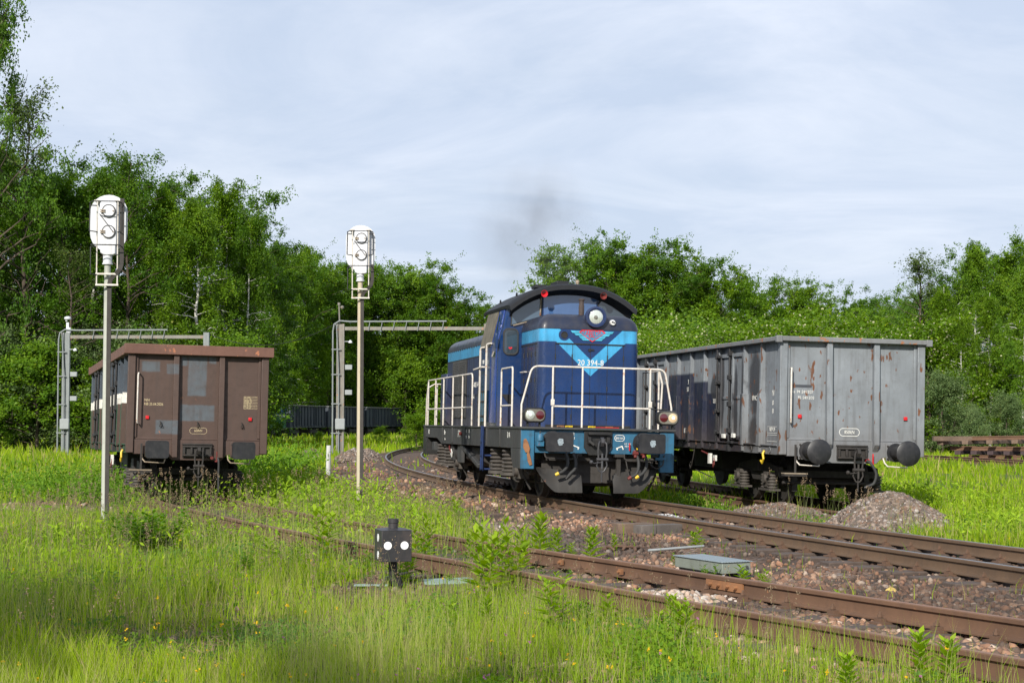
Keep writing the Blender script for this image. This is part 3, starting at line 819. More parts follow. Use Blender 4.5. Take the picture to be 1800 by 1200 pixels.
def gondola(loc, rot, kind, label, detail=True, rear=False):
    body = WM[kind]; rim = {'grey': WM['rim_grey'], 'brown': WM['rim_brown']}.get(kind, WM['rim_grey'])
    e = empty('gondola_wagon', loc, rot)
    tag(e, label, 'freight wagon', None if detail else 'dark wagons in the far train')
    y0, y1 = 0.62, 13.3
    rh = 0.20 if kind == 'brown' else 0.085
    H = 3.22
    # walls: four plates with a floor
    for s_ in (-1, 1):
        part('side_wall', MB().box(min(s_ * 1.36, s_ * 1.32), max(s_ * 1.36, s_ * 1.32), y0 + 0.16, y1 - 0.16, 1.0, H - 0.05), body, e, smooth=False)
    part('end_wall', MB().box(-1.362, 1.362, y0 + 0.105, y0 + 0.155, 1.26, H - 0.05), body, e, smooth=False)
    part('end_wall', MB().box(-1.362, 1.362, y1 - 0.155, y1 - 0.105, 1.0, H - 0.05), body, e, smooth=False)
    part('floor_plate', MB().box(-1.30, 1.30, y0 + 0.2, y1 - 0.2, 1.12, 1.18), MAT['under'], e, smooth=False)
    # side ribs: wedge-shaped, deeper towards the foot, with a doubler on the lower half
    for s_ in (-1, 1):
        for i, y in enumerate(RIBS[1:-1]):
            hw = 0.045; rb = MB()
            rb.prism([(s_ * 1.34, 1.0), (s_ * 1.475, 1.0), (s_ * 1.475, 1.3), (s_ * 1.44, H - 0.2), (s_ * 1.44, H - rh - 0.002), (s_ * 1.34, H - rh - 0.002)], 'xz', y - hw, y + hw)
            if i not in (2, 3, 6, 7):
                rb.prism([(s_ * 1.35, 1.12), (s_ * 1.492, 1.12), (s_ * 1.478, 2.15), (s_ * 1.35, 2.15)], 'xz', y - hw - 0.05, y + hw + 0.05)
            part('side_rib', rb, body, e, bevel=0.008, smooth=True)
    # corner posts
    for s_ in (-1, 1):
        for (a, b_) in ((y0 + 0.02, y0 + 0.17), (y1 - 0.17, y1 - 0.02)):
            part('corner_post', MB().box(min(s_ * 1.30, s_ * 1.45), max(s_ * 1.30, s_ * 1.45), a, b_, 0.985, H - rh - 0.001), body, e, bevel=0.012)
    # side sill with lashing rings
    for s_ in (-1, 1):
        sl = MB()
        sl.box(min(s_ * 1.30, s_ * 1.425), max(s_ * 1.30, s_ * 1.425), y0 + 0.172, y1 - 0.172, 0.975, 1.135)
        sl.box(min(s_ * 1.30, s_ * 1.46), max(s_ * 1.30, s_ * 1.46), y0 + 0.172, y1 - 0.172, 1.14, 1.165)
        if detail:
            for a, b_ in zip(RIBS, RIBS[1:]):
                yc = (a + b_) / 2
                sl.tube([(s_ * 1.44, yc + 0.05 * math.cos(t), 1.06 + 0.05 * math.sin(t)) for t in np.linspace(0, 5.2, 9)], 0.011, 6)
        part('side_sill', sl, body, e, bevel=0.006)
    # top rim
    tr = MB()
    for s_ in (-1, 1):
        tr.box(min(s_ * 1.33, s_ * 1.515), max(s_ * 1.33, s_ * 1.515), y0 + 0.14, y1 - 0.14, H - rh, H)
    tr.box(-1.54, 1.54, y0 - 0.06, y0 + 0.139, H - rh - 0.004, H + 0.004)
    tr.box(-1.54, 1.54, y1 - 0.139, y1 + 0.06, H - rh - 0.004, H + 0.004)
    if kind == 'grey':
        for s_ in (-1, 1):
            tr.box(min(s_ * 1.44, s_ * 1.56), max(s_ * 1.44, s_ * 1.56), y0 - 0.075, y0 + 0.02, H - rh - 0.035, H + 0.010)
    part('top_rim', tr, rim, e, bevel=0.012)
    if detail:
        # doors: two leaves, frames, locking bars and hinges
        for a, b_ in ((2.95, 4.75), (9.15, 10.95)):
            for s_ in (-1, 1):
                d = MB()
                X = lambda q: s_ * q
                def bx(x0, x1, *r): d.box(min(X(x0), X(x1)), max(X(x0), X(x1)), *r)
                yc = (a + b_) / 2
                for (p, q) in ((a + 0.10, yc - 0.05), (yc + 0.05, b_ - 0.10)):
                    bx(1.362, 1.392, p, q, 1.22, 3.0)
                    bx(1.39, 1.43, p, p + 0.07, 1.22, 3.0)
                    bx(1.39, 1.43, q - 0.07, q, 1.22, 3.0)
                    bx(1.39, 1.43, p + 0.072, q - 0.072, 2.92, 3.0)
                    bx(1.39, 1.43, p + 0.072, q - 0.072, 1.22, 1.32)
                    bx(1.389, 1.41, p + 0.072, q - 0.072, 2.05, 2.11)
                dr = part('door', d, body, e, bevel=0.006)
                k = MB()
                k.cyl((X(1.46), yc, 1.08), (X(1.46), yc, H - rh - 0.02), 0.026, n=8)
                for hz in (1.35, 1.9, 2.45, 2.95):
                    k.box(min(X(1.40), X(1.495)), max(X(1.40), X(1.495)), yc - 0.07, yc + 0.07, hz, hz + 0.10)
                for yy in (b_ - 0.05,):
                    k.cyl((X(1.475), yy, 1.15), (X(1.475), yy, H - rh - 0.02), 0.022, n=8)
                    for hz in (1.3, 1.75, 2.35, 2.9):
                        k.lathe([(0.03, 0), (0.05, 0.01), (0.05, 0.09), (0.03, 0.10)], (X(1.475), yy, hz), (0, 0, 1), 10)
                        k.obox((X(1.48), yy - 0.08, hz + 0.05), (0.05, 0.16, 0.05))
                k.obox((X(1.47), yc - 0.16, 1.16), (0.06, 0.3, 0.05)); k.obox((X(1.46), yc, 1.04), (0.07, 0.14, 0.14))
                part('door_lock', k, WM['lock'], dr, bevel=0.004)
                if kind == 'grey' and s_ < 0:
                    part('handle_grip', MB().obox((-1.475, yc - 0.38, 1.30), (0.05, 0.18, 0.09)), MAT['text_white'], dr, bevel=0.01)
                    part('handle_grip', MB().obox((-1.475, yc + 0.30, 1.28), (0.05, 0.18, 0.09)), MAT['text_white'], dr, bevel=0.01)
    if not detail:
        dd = MB()
        for a, b_ in ((2.95, 4.75), (9.15, 10.95)):
            for s_ in (-1, 1):
                dd.box(min(s_ * 1.37, s_ * 1.44), max(s_ * 1.37, s_ * 1.44), a + 0.5, a + 0.62, 1.2, 3.0)
                dd.box(min(s_ * 1.37, s_ * 1.44), max(s_ * 1.37, s_ * 1.44), a + 1.0, a + 1.12, 1.2, 3.0)
        part('door', dd, body, e, smooth=False)
    # end wall ribs and end frame
    for x in (-0.47, 0.47):
        sc = 0.055
        for (yy, s2) in ((y0, 1), (y1, -1)):
            er = MB().prism([(yy + s2 * 0.11, H - rh - 0.006), (yy - s2 * 0.0, H - rh - 0.006), (yy - s2 * 0.035, 1.6), (yy - s2 * 0.045, 1.2 if kind == 'grey' else 0.9), (yy + s2 * 0.11, 1.0)], 'yz', x - sc, x + sc)
            part('end_rib', er, body, e, bevel=0.008)
    # horizontal seam flange + headstock
    for (yy, s2) in ((y0, 1), (y1, -1)):
        hs = MB()
        a, b_ = sorted((yy + s2 * 0.085, yy + s2 * 0.20))
        hs.box(-1.299, 1.299, a, b_, 1.262, 1.30)
        a, b_ = sorted((yy + s2 * 0.06, yy + s2 * 0.18))
        hs.prism([(-1.298, 0.96), (-0.62, 0.96), (-0.50, 0.84), (0.50, 0.84), (0.62, 0.96), (1.298, 0.96), (1.298, 1.26), (-1.298, 1.26)], 'xz', a, b_)
        for x in (-0.875, 0.875):
            a, b_ = sorted((yy + s2 * 0.03, yy + s2 * 0.058))
            hs.box(x - 0.19, x + 0.19, a, b_, 0.90, 1.24)
        for s_ in (-1, 1):
            a, b_ = sorted((yy + s2 * 0.07, yy + s2 * 0.10))
            hs.box(min(s_ * 1.24, s_ * 1.30), max(s_ * 1.24, s_ * 1.30), a, b_, 1.302, H - rh - 0.01)
        part('headstock', hs, body, e, bevel=0.008)
    if not detail:
        for yc in (3.5, 10.4):
            b_ = MB().box(-1.05, 1.05, yc - 1.5, yc + 1.5, 0.42, 0.75)
            for y in (yc - 0.9, yc + 0.9):
                for s_ in (-1, 1): b_.cyl((s_ * 0.7, y, 0.46), (s_ * 0.84, y, 0.46), 0.46, n=16)
            part('bogie', b_, MAT['under'], e)
        return e
    # buffers
    for x in (-0.875, 0.875):
        b_ = MB()
        if kind == 'grey':
            round_buffer(b_, x, 1.06, 0.0, y0 + 0.03, 0.238)
        else:
            b_.loft([[(px + x, 0.0, pz + 1.06) for px, pz in rounded(-0.235, 0.235, -0.175, 0.175, 0.06)], [(px + x, 0.05, pz + 1.06) for px, pz in rounded(-0.24, 0.24, -0.18, 0.18, 0.06)]])
            b_.lathe([(0.16, 0.05), (0.10, 0.09), (0.10, 0.28), (0.14, 0.28), (0.15, y0 + 0.03)], (x, 0, 1.06), (0, 1, 0), 24)
        bf = part('buffer', b_, MAT['buffer'], e)
        q = MB()
        for dz in (-0.12, 0.12):
            for dx_ in (-0.16, 0.16): q.cyl((x + dx_, y0 + 0.032, 1.06 + dz), (x + dx_, y0 + 0.0, 1.06 + dz), 0.02, n=6)
        part('bolts', q, MAT['under'], bf)
        h = part('grab_handle', MB().tube([(x - 0.24, y0 + 0.06, 0.95), (x - 0.24, y0 - 0.02, 0.86), (x - 0.19, y0 - 0.05, 0.80), (x + 0.19, y0 - 0.05, 0.78), (x + 0.22, y0 - 0.02, 0.86)], 0.014, 8), MAT['white'] if kind == 'grey' else MAT['tan'], e)
    # draw gear plate
    dg = MB()
    dg.box(-0.31, 0.31, y0 + 0.0, y0 + 0.055, 1.16, 1.19); dg.box(-0.30, 0.30, y0 + 0.02, y0 + 0.058, 0.90, 1.15)
    dg.box(-0.30, 0.30, y0 - 0.03, y0 + 0.015, 1.11, 1.145); dg.box(-0.30, 0.30, y0 - 0.03, y0 + 0.015, 0.93, 0.965)
    for x in (-0.27, 0.27, -0.12, 0.12): dg.box(x - 0.02, x + 0.02, y0 - 0.03, y0 + 0.012, 0.97, 1.105)
    part('draw_gear', dg, MAT['under'], e, bevel=0.005)
    screw_coupling(e, 1.04, y0 + 0.02)
    part('brake_cock', MB().cyl((0.30, y0 - 0.02, 0.90), (0.30, y0 + 0.1, 0.90), 0.035).obox((0.40, y0 - 0.02, 0.92), (0.02, 0.02, 0.22)).obox((0.39, y0 - 0.02, 0.83), (0.05, 0.03, 0.03)), MAT['red'] if kind == 'grey' else MAT['darkred'], e)
    if kind == 'grey':
        hose(e, [(0.28, y0 - 0.02, 0.90), (0.34, y0 - 0.10, 0.84), (0.42, y0 - 0.14, 0.66), (0.38, y0 - 0.13, 0.48), (0.26, y0 - 0.12, 0.42)], cap=MAT['black'])
    else:
        hose(e, [(0.42, y0 - 0.02, 0.90), (0.44, y0 - 0.06, 0.8), (0.44, y0 - 0.06, 0.5), (0.45, y0 - 0.06, 0.25)], 0.022, cap=MAT['black'])
    # hand rail on the left of the end, tail discs, step, hooks
    part('handrail', MB().tube([(-1.22, y0 + 0.10, 2.62), (-1.24, y0 - 0.03, 2.62), (-1.25, y0 - 0.05, 2.58), (-1.25, y0 - 0.05, 1.64), (-1.24, y0 - 0.03, 1.60), (-1.20, y0 + 0.10, 1.58)], 0.016, 8), MAT['white'], e)
    for x in (-1.03, 1.09):
        part('tail_marker', MB().box(x - 0.035, x + 0.035, y0 + 0.07, y0 + 0.104, 1.68, 1.75), MAT['red'], e, bevel=0.006)
    st = MB()
    st.box(-1.16, -1.12, y0 - 0.03, y0 - 0.01, 0.62, 1.18); st.box(-1.37, -0.93, y0 - 0.10, y0 + 0.10, 0.585, 0.625)
    sm = part('step', st, MAT['under'], e, bevel=0.004)
    part('step_board', MB().box(-1.375, -0.925, y0 - 0.115, y0 + 0.105, 0.628, 0.645), MAT['tan'], sm)
    # side details: yellow hook, label holders, brake rigging under the sill
    ye = MB().tube([(-1.44, 1.55, 1.04), (-1.47, 1.55, 0.98), (-1.47, 1.50, 0.88), (-1.47, 1.58, 0.80), (-1.47, 1.66, 0.84)], 0.022, 8)
    part('tow_hook', ye, MAT['yellow'], e)
    bk = MB()
    bk.box(-1.0, 1.0, 5.8, 8.0, 0.55, 0.95); bk.cyl((-0.5, 8.3, 0.75), (-0.5, 9.0, 0.75), 0.2)
    bk.tube([(-1.40, 6.6, 0.96), (-1.42, 6.65, 0.75), (-1.43, 6.72, 0.60), (-1.43, 6.80, 0.52), (-1.43, 6.88, 0.60), (-1.43, 6.80, 0.66)], 0.012, 6)
    bk.tube([(-1.42, 6.4, 0.5), (-1.40, 5.2, 0.38)], 0.012, 6)
    bk.box(-0.12, 0.12, 0.9, 13.1, 0.86, 1.118)
    part('underframe', bk, MAT['under'], e)
    part('brake_lever', MB().obox((-1.38, 5.45, 0.78), (0.06, 0.14, 0.22)), MAT['text_white'], e)
    part('brake_lever', MB().obox((-1.40, 5.0, 0.80), (0.04, 0.16, 0.12)), MAT['text_white'], e)
    part('brake_handle', MB().tube([(-1.42, 5.5, 0.88), (-1.44, 5.9, 0.93)], 0.016).tube([(-1.42, 5.0, 0.80), (-1.43, 4.95, 0.66), (-1.43, 5.02, 0.60), (-1.43, 5.05, 0.7)], 0.013), MAT['darkred'], e)
    # bogies
    for yc in (3.2, 10.7):
        bo = empty('bogie', (0, yc, 0)); bo.parent = e; bo.name = 'bogie'
        fr = MB()
        for s_ in (-1, 1):
            fr.prism([(-1.35, 0.50), (-1.2, 0.62), (-0.55, 0.62), (-0.3, 0.42), (0.3, 0.42), (0.55, 0.62), (1.2, 0.62), (1.35, 0.50), (1.3, 0.72), (0.6, 0.80), (-0.6, 0.80), (-1.3, 0.72)], 'yz', s_ * 0.98 - 0.05, s_ * 0.98 + 0.05)
        fr.box(-1.1, 1.1, -0.25, 0.25, 0.6, 0.84)
        fr.box(-1.02, 1.02, -1.34, -1.24, 0.52, 0.66)
        part('bogie_frame', fr, MAT['under'], bo, bevel=0.01)
        for s_ in (-1, 1):
            for yy in (-0.9, 0.9):
                sp = MB()
                sp.obox((s_ * 1.05, yy, 0.46), (0.22, 0.26, 0.30))
                for q in (-0.20, 0.20): coil(sp, (s_ * 1.08, yy + q, 0.28), 0.105, 0.30, 5)
                sp.box(s_ * 1.08 - 0.12, s_ * 1.08 + 0.12, yy - 0.34, yy + 0.34, 0.24, 0.28)
                sp.cyl((s_ * 1.05, yy, 0.47), (s_ * 1.21, yy, 0.47), 0.10, 0.09, 14)
                part('axle_box', sp, MAT['spring'], bo)
        for yy in (-0.9, 0.9): wheelset(bo, yy)
        for yy in (-1.45, 1.45):
            br = MB(); br.cyl((-1.0, yy, 0.42), (1.0, yy, 0.42), 0.03, n=8); br.obox((-0.74, yy * 0.97, 0.42), (0.1, 0.08, 0.34)); br.obox((0.74, yy * 0.97, 0.42), (0.1, 0.08, 0.34))
            part('brake_gear', br, MAT['under'], bo)
    return e
MAT['buffer'] = paint('greasy_black_buffer', (0.014, 0.014, 0.016), 0.42, dirt=(0.05, 0.046, 0.044), dirt_amt=0.45, var=0.3, bump=0.3)
MAT['tan'] = paint('worn_tan_steel', (0.30, 0.24, 0.17), 0.6, rust=0.08)
MAT['spring'] = paint('dusty_spring_steel', (0.065, 0.056, 0.048), 0.65, dirt=(0.022, 0.019, 0.016), dirt_amt=0.6, var=0.25)

CANT = 0.022
GW = gondola((6.55, 30.8, 0.15), (R(0.35), CANT, math.asin(0.166)), 'grey', 'weathered grey open wagon with rust scars and round buffers at the right')
yF = 0.62 + 0.104
tx = MAT['text_white']
text('Na  P4 :24/12/27', 0.078, (-1.20, yF - 0.002, 2.155), 'front', tx, GW, align='LEFT', sx=0.82)
text('P5 :24/12/33', 0.078, (-1.065, yF - 0.002, 2.045), 'front', tx, GW, align='LEFT', sx=0.82)
text('850kN', 0.092, (-0.03, yF - 0.002, 1.405), 'front', tx, GW, sx=0.8)
def outline(parent, x0, x1, z0, z1, y, mat, r=None, w=0.010, name='lettering_frame', sidex=None):
    r = r or min(x1 - x0, z1 - z0) / 2 * 0.98
    o1 = rounded(x0, x1, z0, z1, r, 8); o2 = rounded(x0 + w, x1 - w, z0 + w, z1 - w, max(r - w, 0.001), 8)
    mb = MB(); n = len(o1)
    f = (lambda a, b: (a, y, b)) if sidex is None else (lambda a, b: (sidex, -a, b))
    mb.v = [f(*p) for p in o1] + [f(*p) for p in o2]
    for i in range(n):
        mb.f.append([i, (i + 1) % n, n + (i + 1) % n, n + i]); mb.m.append(0)
    return part(name, mb, mat, parent, smooth=False)
outline(GW, -0.235, 0.175, 1.355, 1.51, yF - 0.002, tx)
# side lettering of the grey wagon, panel by panel
for i, s_ in enumerate(('31 51', '533 41', '24-6', 'Es 40', '12,8 m', '85 m2')):
    text(s_, 0.15, (-1.363, 7.05, 2.42 - i * 0.17), 'left', tx, GW, align='RIGHT')
text('23,5 t', 0.13, (-1.363, 5.20, 1.98), 'left', tx, GW)
text('0 70', 0.17, (-1.363, 7.5, 1.30), 'left', tx, GW)
text('N', 0.16, (-1.363, 1.30, 2.10), 'left', tx, GW)
text('8', 0.14, (-1.363, 1.30, 1.92), 'left', tx, GW)
text('8', 0.14, (-1.363, 1.30, 1.76), 'left', tx, GW)
text('UNCH', 0.14, (-1.363, 2.40, 2.02), 'left', tx, GW)
text('REV 24', 0.11, (-1.363, 1.32, 1.42), 'left', tx, GW)
for z0 in (1.38, 1.22):
    outline(GW, -1.62, -1.02, z0, z0 + 0.13, 0, tx, 0.01, 0.008, sidex=-1.364)

BW = gondola((-6.36, 33.7, 0.15), (R(-0.5), 0.020, math.asin(0.302)), 'brown', 'rusty brown open wagon with square buffers standing in the weeds at the left')
tcm = MAT['text_cream']
text('NN', 0.07, (-1.10, yF - 0.002, 2.05), 'front', tcm, BW, align='LEFT')
text('NB 25.04.2026', 0.078, (-1.10, yF - 0.002, 1.965), 'front', tcm, BW, align='LEFT', sx=0.82)
text('650kN', 0.075, (0.02, yF - 0.002, 1.435), 'front', MAT['rust_text'] if 'rust_text' in MAT else tcm, BW, sx=0.8)
outline(BW, -0.16, 0.20, 1.39, 1.52, yF - 0.002, tcm, w=0.006)
gr = MB()
for i in range(9): gr.box(0.95, 1.27, yF - 0.003, yF - 0.0015, 1.93 + i * 0.032, 1.935 + i * 0.032)
gr.box(0.95, 0.955, yF - 0.003, yF - 0.0015, 1.935, 2.186); gr.box(1.265, 1.27, yF - 0.003, yF - 0.0015, 1.935, 2.186)
part('lettering_grid', gr, tcm, BW, smooth=False)
for i, s_ in enumerate(('2 34 56', 'A 12 14', 'B 28 30', 'C 05 07', '8 NB 24', 'REW 23', 'P 11 18', 'R 4 88')):
    text(s_, 0.034, (0.965, yF - 0.003, 1.938 + i * 0.032), 'front', tcm, BW, align='LEFT', sx=1.3)
for x in (-0.76, 0.0, 0.92):
    hk = MB().tube([(x - 0.01, yF + 0.01, 1.64), (x - 0.01, yF - 0.05, 1.64), (x, yF - 0.06, 1.60), (x + 0.035, yF - 0.04, 1.53), (x - 0.02, yF - 0.04, 1.53), (x, yF - 0.06, 1.60)], 0.010, 6)
    part('rope_hook', hk, MAT['under'], BW)
rn = paint('flaked_rust', (0.17, 0.07, 0.035), 0.8)
# ---- the far train
def pose_b(y):
    m = (line_b(y + 13) - line_b(y)) / 13
    return (line_b(y), y, 0.17), (0, 0, -math.atan(m))
for y, kind, lab in ((147.0, 'green', 'far open wagon striped blue, white and green, seen just right of the brown wagon'),
                     (161.2, 'dark', 'dark ribbed wagon in the far train, leftmost of the three dark ones'),
                     (174.7, 'dark', 'dark ribbed wagon in the far train, seen behind the gantry post'),
                     (187.7, 'dark', 'dark ribbed wagon in the far train, right of the second signal mast')):
    l_, r_ = pose_b(y)
    gondola(l_, r_, kind, lab, detail=False)
# ================================================================ the blue diesel locomotive
LB = (0.045, 0.29, 0.52)      # light blue band
def pat_front(nt, p, v, col):
    ax = M(nt, 'ABSOLUTE', M(nt, 'SUBTRACT', p[0], 0.03))
    lo = M(nt, 'MINIMUM', M(nt, 'ADD', M(nt, 'MULTIPLY', ax, 0.94), 2.33), 2.98)
    hi = M(nt, 'MINIMUM', M(nt, 'ADD', M(nt, 'MULTIPLY', ax, 0.94), 2.64), 3.225)
    k = M(nt, 'MULTIPLY', M(nt, 'GREATER_THAN', p[2], lo), M(nt, 'LESS_THAN', p[2], hi))
    base = mix(nt, k, col, LB)
    # left side of the hood, darker and duller in streaks below the band
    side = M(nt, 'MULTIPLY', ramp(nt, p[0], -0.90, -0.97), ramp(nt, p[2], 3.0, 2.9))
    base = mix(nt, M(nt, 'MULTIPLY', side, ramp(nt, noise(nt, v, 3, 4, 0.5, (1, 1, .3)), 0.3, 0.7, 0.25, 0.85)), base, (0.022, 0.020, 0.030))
    # paint chips
    n = noise(nt, v, 22, 2)
    return mix(nt, M(nt, 'MULTIPLY', ramp(nt, n, 0.76, 0.775), ramp(nt, p[2], 2.4, 1.6, 0.0, 0.8)), base, (0.22, 0.22, 0.25))
def pat_rear(nt, p, v, col):
    k = M(nt, 'MULTIPLY', M(nt, 'GREATER_THAN', p[2], 2.93), M(nt, 'LESS_THAN', p[2], 3.16))
    base = mix(nt, k, col, tuple(c * 0.85 for c in LB))
    return base
def pat_cap(nt, p, v, col):
    n = noise(nt, v, 2.2, 5)
    return mix(nt, ramp(nt, n, 0.42, 0.62, 0, 0.55), col, (0.034, 0.031, 0.032))
BLUE = (0.004, 0.026, 0.105)
MB1 = paint('glossy_dark_blue_paint', BLUE, 0.25, dirt=(0.012, 0.018, 0.04), dirt_amt=0.3, pattern=pat_front, var=0.18, streak=0.4, coat=0.3, low=(1.7, 0.2), bump=0.06)
MBR = paint('dirty_blue_rear_hood_paint', (0.008, 0.018, 0.062), 0.42, dirt=(0.032, 0.026, 0.034), dirt_amt=0.5, pattern=pat_rear, var=0.05, streak=0.6, low=(1.9, 0.5))
MBC = paint('blue_cab_paint', (0.004, 0.026, 0.100), 0.28, dirt=(0.018, 0.022, 0.04), dirt_amt=0.3, var=0.1, streak=0.25, coat=0.3, low=(2.0, 0.5), bump=0.06)
MCAP = paint('sooty_hood_top', (0.007, 0.013, 0.036), 0.4, dirt=(0.035, 0.03, 0.03), dirt_amt=0.4, pattern=pat_cap, var=0.06, coat=0.15)
MROOF = paint('sooty_black_roof', (0.005, 0.006, 0.009), 0.6, dirt=(0.018, 0.017, 0.018), dirt_amt=0.4, var=0.2)
MLB = paint('light_blue_beam_paint', (0.020, 0.112, 0.200), 0.5, dirt=(0.03, 0.035, 0.038), dirt_amt=0.7, var=0.2, streak=0.6, rust=0.04)
MAT['loco_red'] = plain('signal_red', (0.55, 0.02, 0.03), 0.35)
def glass(name, col, rough=0.05, spec=0.8):
    m, nt, b = newmat(name)
    t = N(nt, 'ShaderNodeTexCoord')
    L(nt, mix(nt, noise(nt, t.outputs['Object'], 3, 3), col, tuple(min(1, c * 1.8) for c in col)), b.inputs['Base Color'])
    b.inputs['Roughness'].default_value = rough; b.inputs['Specular IOR Level'].default_value = spec
    b.inputs['Coat Weight'].default_value = 0.6; b.inputs['Coat Roughness'].default_value = 0.03
    return m
GLASS = glass('cab_glass', (0.020, 0.030, 0.040))
GLASS2 = glass('windscreen_painted_reflection', (0.045, 0.07, 0.10))  # paler base colour stands in for the sky reflected in the left windscreen
CURT = plain('faded_brown_curtain', (0.13, 0.11, 0.075), 0.6, var=0.35, scale=5)
m, nt, b = newmat('lamp_glass'); b.inputs['Base Color'].default_value = (0.62, 0.66, 0.60, 1); b.inputs['Roughness'].default_value = 0.12; b.inputs['Metallic'].default_value = 0.35; b.inputs['Coat Weight'].default_value = 1.0
t = N(nt, 'ShaderNodeTexCoord'); w_ = N(nt, 'ShaderNodeTexWave'); w_.inputs['Scale'].default_value = 9; w_.bands_direction = 'X'; L(nt, t.outputs['Object'], w_.inputs['Vector'])
bp = N(nt, 'ShaderNodeBump'); bp.inputs['Strength'].default_value = 0.25; bp.inputs['Distance'].default_value = 0.01; L(nt, w_.outputs['Fac'], bp.inputs['Height']); L(nt, bp.outputs[0], b.inputs['Normal'])
LAMPG = m
m, nt, b = newmat('lit_lamp'); b.inputs['Base Color'].default_value = (0.45, 0.36, 0.24, 1); b.inputs['Emission Color'].default_value = (1.0, 0.62, 0.28, 1); b.inputs['Emission Strength'].default_value = 0.28; b.inputs['Roughness'].default_value = 0.2
LIT = m
m, nt, b = newmat('lit_bulb'); b.inputs['Emission Color'].default_value = (1.0, 0.85, 0.6, 1); b.inputs['Emission Strength'].default_value = 3
BULB = m
REDG = glass('red_lamp_glass', (0.06, 0.005, 0.008), 0.1)
LAMPRIM = paint('lamp_housing', (0.16, 0.15, 0.12), 0.5, dirt=(0.06, 0.05, 0.04))

LO = empty('diesel_locomotive', (1.71, 30.3, 0.33), (0, CANT, math.asin(0.2)))
tag(LO, 'blue diesel shunting locomotive with light blue chevron and white railings', 'locomotive')
DZ = 1.34
# ---- frame
fr = MB()
fr.box(-1.5, 1.5, 0.55, 12.75, DZ - 0.045, DZ)
part('deck', fr, MAT['frame_grey'], LO, bevel=0.01)
for s_ in (-1, 1):
    sl = MB()
    P = [(0.66, 0.93), (9.9, 0.90), (10.6, 1.03), (12.45, 1.03), (12.45, DZ - 0.047), (0.66, DZ - 0.047)]
    sl.prism(P, 'yz', s_ * 1.46 - 0.018, s_ * 1.46 + 0.018)
    P = [(s_ * 1.40, 0.90), (s_ * 1.50, 0.90), (s_ * 1.50, 0.93), (s_ * 1.40, 0.93)]
    for y in (2.6, 4.0, 6.6, 8.3, 9.7): sl.box(s_ * 1.485 - 0.012, s_ * 1.485 + 0.012, y - 0.03, y + 0.03, 0.935, DZ - 0.05)
    part('side_sill', sl, MAT['frame_grey'], LO, bevel=0.008)
cf = MB().box(-0.95, 0.95, 0.78, 12.3, 0.72, DZ - 0.048)
part('main_frame', cf, MAT['under'], LO)
# headstock
hb = MB()
hb.box(-1.44, 1.44, 0.64, 0.68, 0.86, DZ - 0.047)
part('buffer_beam', hb, MLB, LO, bevel=0.006)
part('rear_beam', MB().box(-1.5, 1.5, 12.46, 12.70, 0.62, DZ - 0.048), MAT['black'], LO, bevel=0.01)
# corner step wells
for s_ in (-1, 1):
    w = MB()
    x0, x1 = sorted((s_ * 1.20, s_ * 1.47))
    w.box(x0, x1, 0.655, 0.69, 0.56, 0.858)
    if s_ < 0: w.box(-1.475, -1.225, 0.60, 0.638, 0.56, DZ - 0.05)
    else: w.box(1.20, 1.475, 0.60, 0.638, 0.53, DZ - 0.05)
    part('step_well_front', w, MLB, LO, bevel=0.006)
    w = MB()
    w.prism([(0.645, 0.56), (1.25, 0.56), (1.45, 0.75), (1.5, 0.925), (0.645, 0.925)], 'yz', s_ * 1.465 - 0.02, s_ * 1.465 + 0.02)
    w.box(min(s_ * 1.2, s_ * 1.44), max(s_ * 1.2, s_ * 1.44), 0.695, 1.2, 0.56, 0.60)
    part('step_well_side', w, MAT['frame_grey'], LO, bevel=0.006)
    w = MB().box(min(s_ * 1.2, s_ * 1.49), max(s_ * 1.2, s_ * 1.49), 12.2, 12.458, 0.60, 1.02)
    part('step_well_rear', w, MAT['black'], LO, bevel=0.006)
# patched rusty plate tied to the left step well
rp = MB().loft([[(-1.40 + x * 0.9, 0.575, 0.62 + z) for x, z in ((0.10, 0.0), (0.16, 0.02), (0.13, 0.12), (0.09, 0.24), (0.05, 0.26), (0.04, 0.2), (0.06, 0.08))],
                [(-1.40 + x * 0.9, 0.596, 0.62 + z) for x, z in ((0.10, 0.0), (0.16, 0.02), (0.13, 0.12), (0.09, 0.24), (0.05, 0.26), (0.04, 0.2), (0.06, 0.08))]])
rp.loft([[(-1.44 + x, y, 0.86 + z) for x, z in ((0.05, 0.0), (0.12, 0.0), (0.13, 0.08), (0.09, 0.2), (0.05, 0.26), (0.01, 0.24), (0.0, 0.1))] for y in (0.570, 0.592)])
part('rusty_shoe', rp, MAT['orange_rust'], LO, bevel=0.004)
